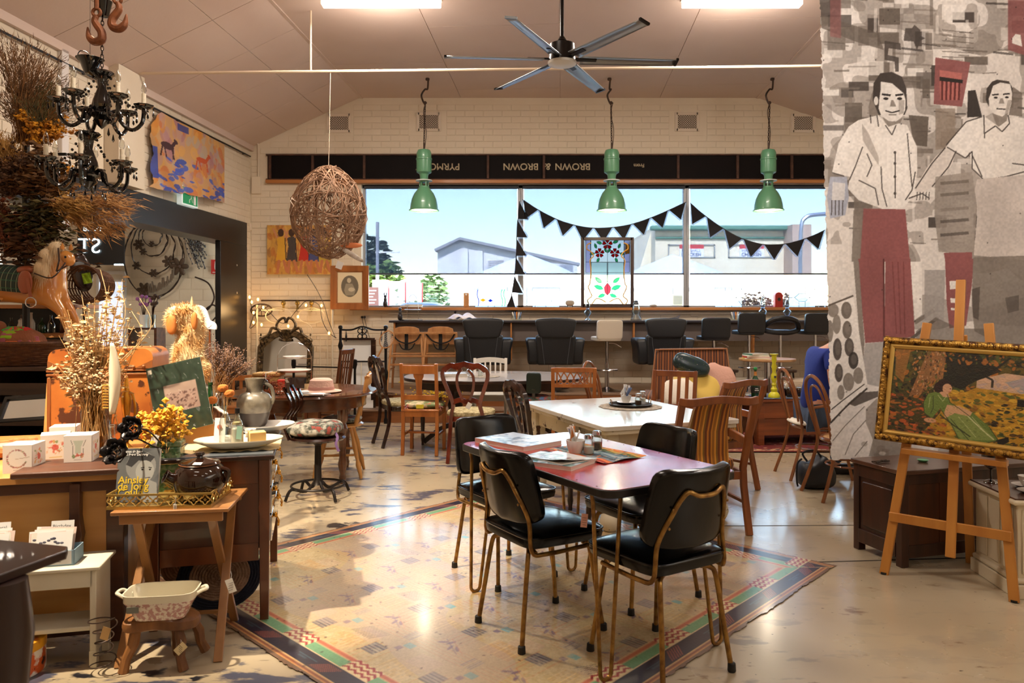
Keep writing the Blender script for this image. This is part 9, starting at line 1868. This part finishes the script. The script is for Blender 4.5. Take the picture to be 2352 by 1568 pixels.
m=MB();m.tube([hq(152,572,-.09),hq(156,600,-.1),hq(150,625,-.1)],.006,6);m.tube([hq(150,625,-.1),hq(172,612,-.09)],.005,6);m.tube(spl([hq(168,605,-.09),hq(150,640,-.15),hq(110,630,-.15)],4),.005,6);m.build('bridle',DKCH,rh)
MB().tube([hq(-110,790,.0),hq(60,800,0),hq(200,784,0)],.022,8).build('rocker_rail',DARKW,rh);MB().bar(hq(185,784,-.1),hq(187,786,.1),.02,.02).build('cross_stay',DARKW,rh)
price_tag('large pale paper tag hanging below the rocking horse foreleg',W(160,740,5.0),(226,212,190),.07,.11,tilt=.25,string=.02)
t=T('upturned_basket','dark openwork wicker basket lying on its side beside the horse head','basket',W(210,655,5.6));t.rotation_euler=(R(90),R(40),0)
for i in range(9):MB().tube([((.11+.004*i)*math.cos(a),(.11+.004*i)*math.sin(a),-.12+i*.03)for a in[2*math.pi*j/26 for j in range(26)]],.007,5,closed=True).build('wicker_strand',WIK,t)
for j in range(14):a=2*math.pi*j/14;MB().tube([(.11*math.cos(a),.11*math.sin(a),-.12),(.142*math.cos(a),.142*math.sin(a),.12)],.005,5).build('wicker_stake',WIK,t)
MB().box(-.014,.014,-.014,.014,0,1.55).build('rack_post',BLACKP,sh,loc=(W(196,0,5.68).x,5.68,0));t=T('green_shield','dark oval board with a lime patch behind the horse head','board',W(187,625,5.6));t.rotation_euler=(0,R(-12),R(50));m=MB();m.sup((0,0,0),(.075,.02,.15),.9,.9);m.build('board',DKCH,t);MB().bc((.02,-.022,-.05),(.06,.006,.08)).build('lime_patch',LMS[0],t)
# ---- big dried flower wall ----
dp_=T('flower_stand','dark upright post hidden behind the big mass of dried flowers','stand',(W(60,0,5.5).x,5.5,0));MB().tube([(0,0,0),(0,0,2.9)],.025,8).build('post',BLACKP,dp_);MB().lathe([(.2,0),(.2,.02),(.03,.04)],18).build('base',BLACKP,dp_)
for z in(1.8,2.2,2.6):MB().bar((-.45,0,z),(.3,0,z),.02,.02).build('arm',BLACKP,dp_)
BRN1,BRN2,OLV,YEL,GLD,RST,PMP=dmat('dry1',(120,84,46),(84,56,30)),dmat('dry2',(96,62,34),(62,38,22)),dmat('dry3',(92,84,44),(60,54,28)),dmat('dry4',(214,148,30),(176,110,20)),dmat('dry5',(206,158,84),(168,122,60)),dmat('dry6',(130,64,34),(90,42,24)),dmat('dry7',(206,156,96),(160,112,62))
for i,(l,px,py,tips,n,sp_,mh,hd,hs_,hl,sd)in enumerate((('tall wispy brown grasses at the top of the dried flower mass',55,330,[(.0,0,.62),(.15,0,.55),(-.1,0,.66),(.25,0,.42),(.05,0,.4),(-.1,0,.3)],170,.07,BRN1,'spike',.014,.6,1),('feathery olive brown grass bunch leaning toward the chandelier',90,330,[(.1,0,.35),(.22,0,.28),(.18,0,.2),(0,0,.2)],150,.07,OLV,'spike',.012,.7,2),('cluster of small yellow everlasting flowers high in the dried mass',85,330,[(.03,-.05,.10),(.1,-.05,.04),(.0,-.05,.14),(.14,-.05,.10)],70,.04,YEL,'dot',.012,.25,3),('second yellow everlasting cluster beside the lower chandelier',140,430,[(.06,-.04,.12),(.03,-.04,.04),(.05,-.04,-.02)],45,.035,YEL,'dot',.012,.25,4),('pale straight wheat sheaf at the left edge of the frame',20,430,[(-.02,-.05,.34),(.04,-.05,.28),(-.06,0,.3)],80,.04,GLD,'spike',.012,.5,5),('dense dark brown seed bunch in the middle of the dried mass',60,440,[(.0,-.05,.2),(.15,-.05,.12),(-.1,-.05,.15),(.18,-.05,-.02),(-.1,-.05,.0)],150,.08,BRN2,'dot',.014,.6,6),('rust red fern bunch low at the left of the dried mass',20,520,[(-.05,-.08,.1),(.1,-.08,.02),(.0,-.08,-.12),(.14,-.08,-.1)],150,.08,RST,'dot',.012,.7,7),('olive green gum leaf bunch below the dried flower mass',90,510,[(.0,-.05,.05),(.15,-.05,-.02),(.1,-.05,-.14),(-.1,-.05,-.1)],120,.08,OLV,'leaf',.026,.7,8),('golden pampas plumes sweeping right under the lower chandelier',130,470,[(.50,-.05,.02),(.46,-.05,-.10),(.38,-.05,-.2),(.52,-.05,-.04)],70,.05,PMP,'spike',.02,.55,9),('pale broad wheat blades fanning right over the pampas',110,480,[(.28,-.1,.04),(.3,-.1,-.02),(.26,-.1,.0)],40,.03,GLD,'spike',.02,.5,10),('dark brown leafy bunch filling the lower part of the dried mass',70,560,[(.05,0,.05),(.12,0,-.1),(-.1,0,-.05),(-.15,0,.1)],140,.09,BRN2,'leaf',.03,.8,11),('loose brown curled leaves beside the lower yellow cluster',100,400,[(.1,-.1,.05),(.0,-.1,-.05),(.14,-.1,-.06)],60,.06,BRN1,'leaf',.03,.6,12))):
 bunch('dried_flower_bunch',l,W(px,py,5.32-.01*i),tips,n,sp_,DRYB,mh,hd,hs_,hl,seed=40+sd,per=12,r=.0022)
BCH=mat('chandelier_black',(10,10,12),.08,coat=.6);CNDL=mat('candle_sleeve',(236,222,196),.5,bump=.4,bscale=60);FLM=clearglass('flame_glass',(240,240,236),.03);Yc=4.6;kc=Yc/F
def chandelier(label,px,dish_y,ang0,dishes=6,R_=.235):
 p=W(px,dish_y,Yc);t=T('chandelier',label,'chandelier',p,0,'black glass chandeliers')
 MB().lathe([(0,.20),(.06,.20),(.075,.185),(.05,.165),(.03,.15),(.022,.10),(.05,.02),(.055,-.01),(.035,-.04),(.07,-.055),(.08,-.07),(.04,-.09),(.05,-.11),(.02,-.14),(0,-.16)],22,wob=.06,wn=9).build('glass_stem',BCH,t)
 for k in range(dishes):
  a=R(ang0+360*k/dishes);c,s_=math.cos(a),math.sin(a);o=lambda r_,z:(r_*c,r_*s_,z)
  MB().tube(spl([o(.03,-.06),o(.09,-.04),o(.11,-.11),o(.17,-.15),o(.225,-.10),o(R_,-.01)],5),.012,8).build('arm',BCH,t)
  MB().lathe([(.01,-.02),(.035,-.012),(.058,.008),(.06,.012),(.03,.006),(0,.006)],20,o(R_,0),wob=.07,wn=8).build('drip_dish',BCH,t)
  cs_=MB().lathe([(.0135,.005),(.014,.02),(.0125,.05),(.0135,.085),(0,.088)],12,o(R_,0)).build('candle_sleeve',CNDL,t);MB().lathe([(.008,.086),(.017,.105),(.014,.13),(.004,.16),(0,.165)],12,o(R_,0)).build('flame_bulb',FLM,cs_)
  for j in range(5):b=a+R(72*j);d=MB();cx2,cy2=R_*c+.055*math.cos(b),R_*s_+.055*math.sin(b);d.sup((cx2,cy2,-.012),(.006,.006,.006),1,1,8,5);d.lathe([(0,-.065),(.008,-.052),(.002,-.022),(0,-.02)],8,(cx2,cy2,0));d.build('drop',BCH,t)
  m=MB()
  for j in range(9):u_=j/8;m.sup((c*(.05+(R_-.07)*u_),s_*(.05+(R_-.07)*u_),.16*(1-u_)**1.2-.05*math.sin(math.pi*u_)),(.009,.009,.009),1,1,7,5)
  m.lathe([(0,-.22),(.009,-.205),(.002,-.17),(0,-.165)],8,o(.10,0));tag(m.build('bead_strand',BCH,t),kind='stuff')
 return t
c1=chandelier('upper black glass chandelier with candle bulbs hanging before the dried flowers',234,238,20);c2=chandelier('lower black glass chandelier hanging beneath the upper one',203,378,50)
m=MB();chain(m,(.0,0,.20),(.02,0,4.62-c1.location.z),.035,.003);m.build('chain',IRON,c1);MB().lathe([(.02,0),(.06,.03),(.065,.10),(.03,.13)],16,(.02,0,4.58-c1.location.z)).build('ceiling_cup',BCH,c1);MB().lathe([(0,0),(.03,.005),(.04,.05),(.052,.10),(.0,.11)],18,(.01,0,W(0,40,Yc).z-c1.location.z)).build('chain_cup',BCH,c1)
dx=c1.location.x-c2.location.x;m=MB();chain(m,(0,0,.2),(dx*.4,0,c1.location.z-c2.location.z-.16),.035,.003);m.build('chain',IRON,c2)
t=T('hanging_cup','black bell shaped ceiling cup hanging loose beside the chandelier chain','ornament',W(207,172,4.6));MB().lathe([(0,0),(.03,.005),(.045,.04),(.055,.07),(.082,.10),(.078,.102),(.0,.09)],22).build('cup',BCH,t);m=MB();m.tube(spl([(-.03,0,.1),(-.075,0,.12),(-.06,0,.15),(-.02,0,.14),(.01,0,.10)],5),.003,5);m.tube([(.0,0,.09),(.0,0,4.70-W(207,172,4.6).z)],.0015,4);m.build('wires',BLACKP,t)
HKR=mat('rust_hook',(142,84,46),.6,.3,col2=(100,56,30),scale=16,bump=.3)
for px,py,l,mir in((222,96,'left rusty iron crane hook hanging at the top of the frame',1),(270,66,'right rusty iron crane hook hanging at the top of the frame',-1)):
 t=T('crane_hook',l,'hook',W(px,py,4.55));P=spl([(.0,0,.16),(-.01*mir,0,.12),(.03*mir,0,.06),(.03*mir,0,.015),(-.01*mir,0,.0),(-.045*mir,0,.03),(-.055*mir,0,.09)],6);n=len(P)
 MB().tube(P,[.016+.010*math.sin(math.pi*i/(n-1))-.012*max(0,i/(n-1)-.8)*5 for i in range(n)],10).build('hook',HKR,t);MB().tube([(.024*math.cos(a),.0,.18+.024*math.sin(a))for a in[2*math.pi*i/14 for i in range(14)]],.010,8,closed=True).build('eye',HKR,t)
 m=MB();m.tube([(0,0,.20),(0,0,.34)],.014,8);m.tube([(0,0,.34),(0,0,4.70-t.location.z)],.008,6);m.build('shank',HKR,t)
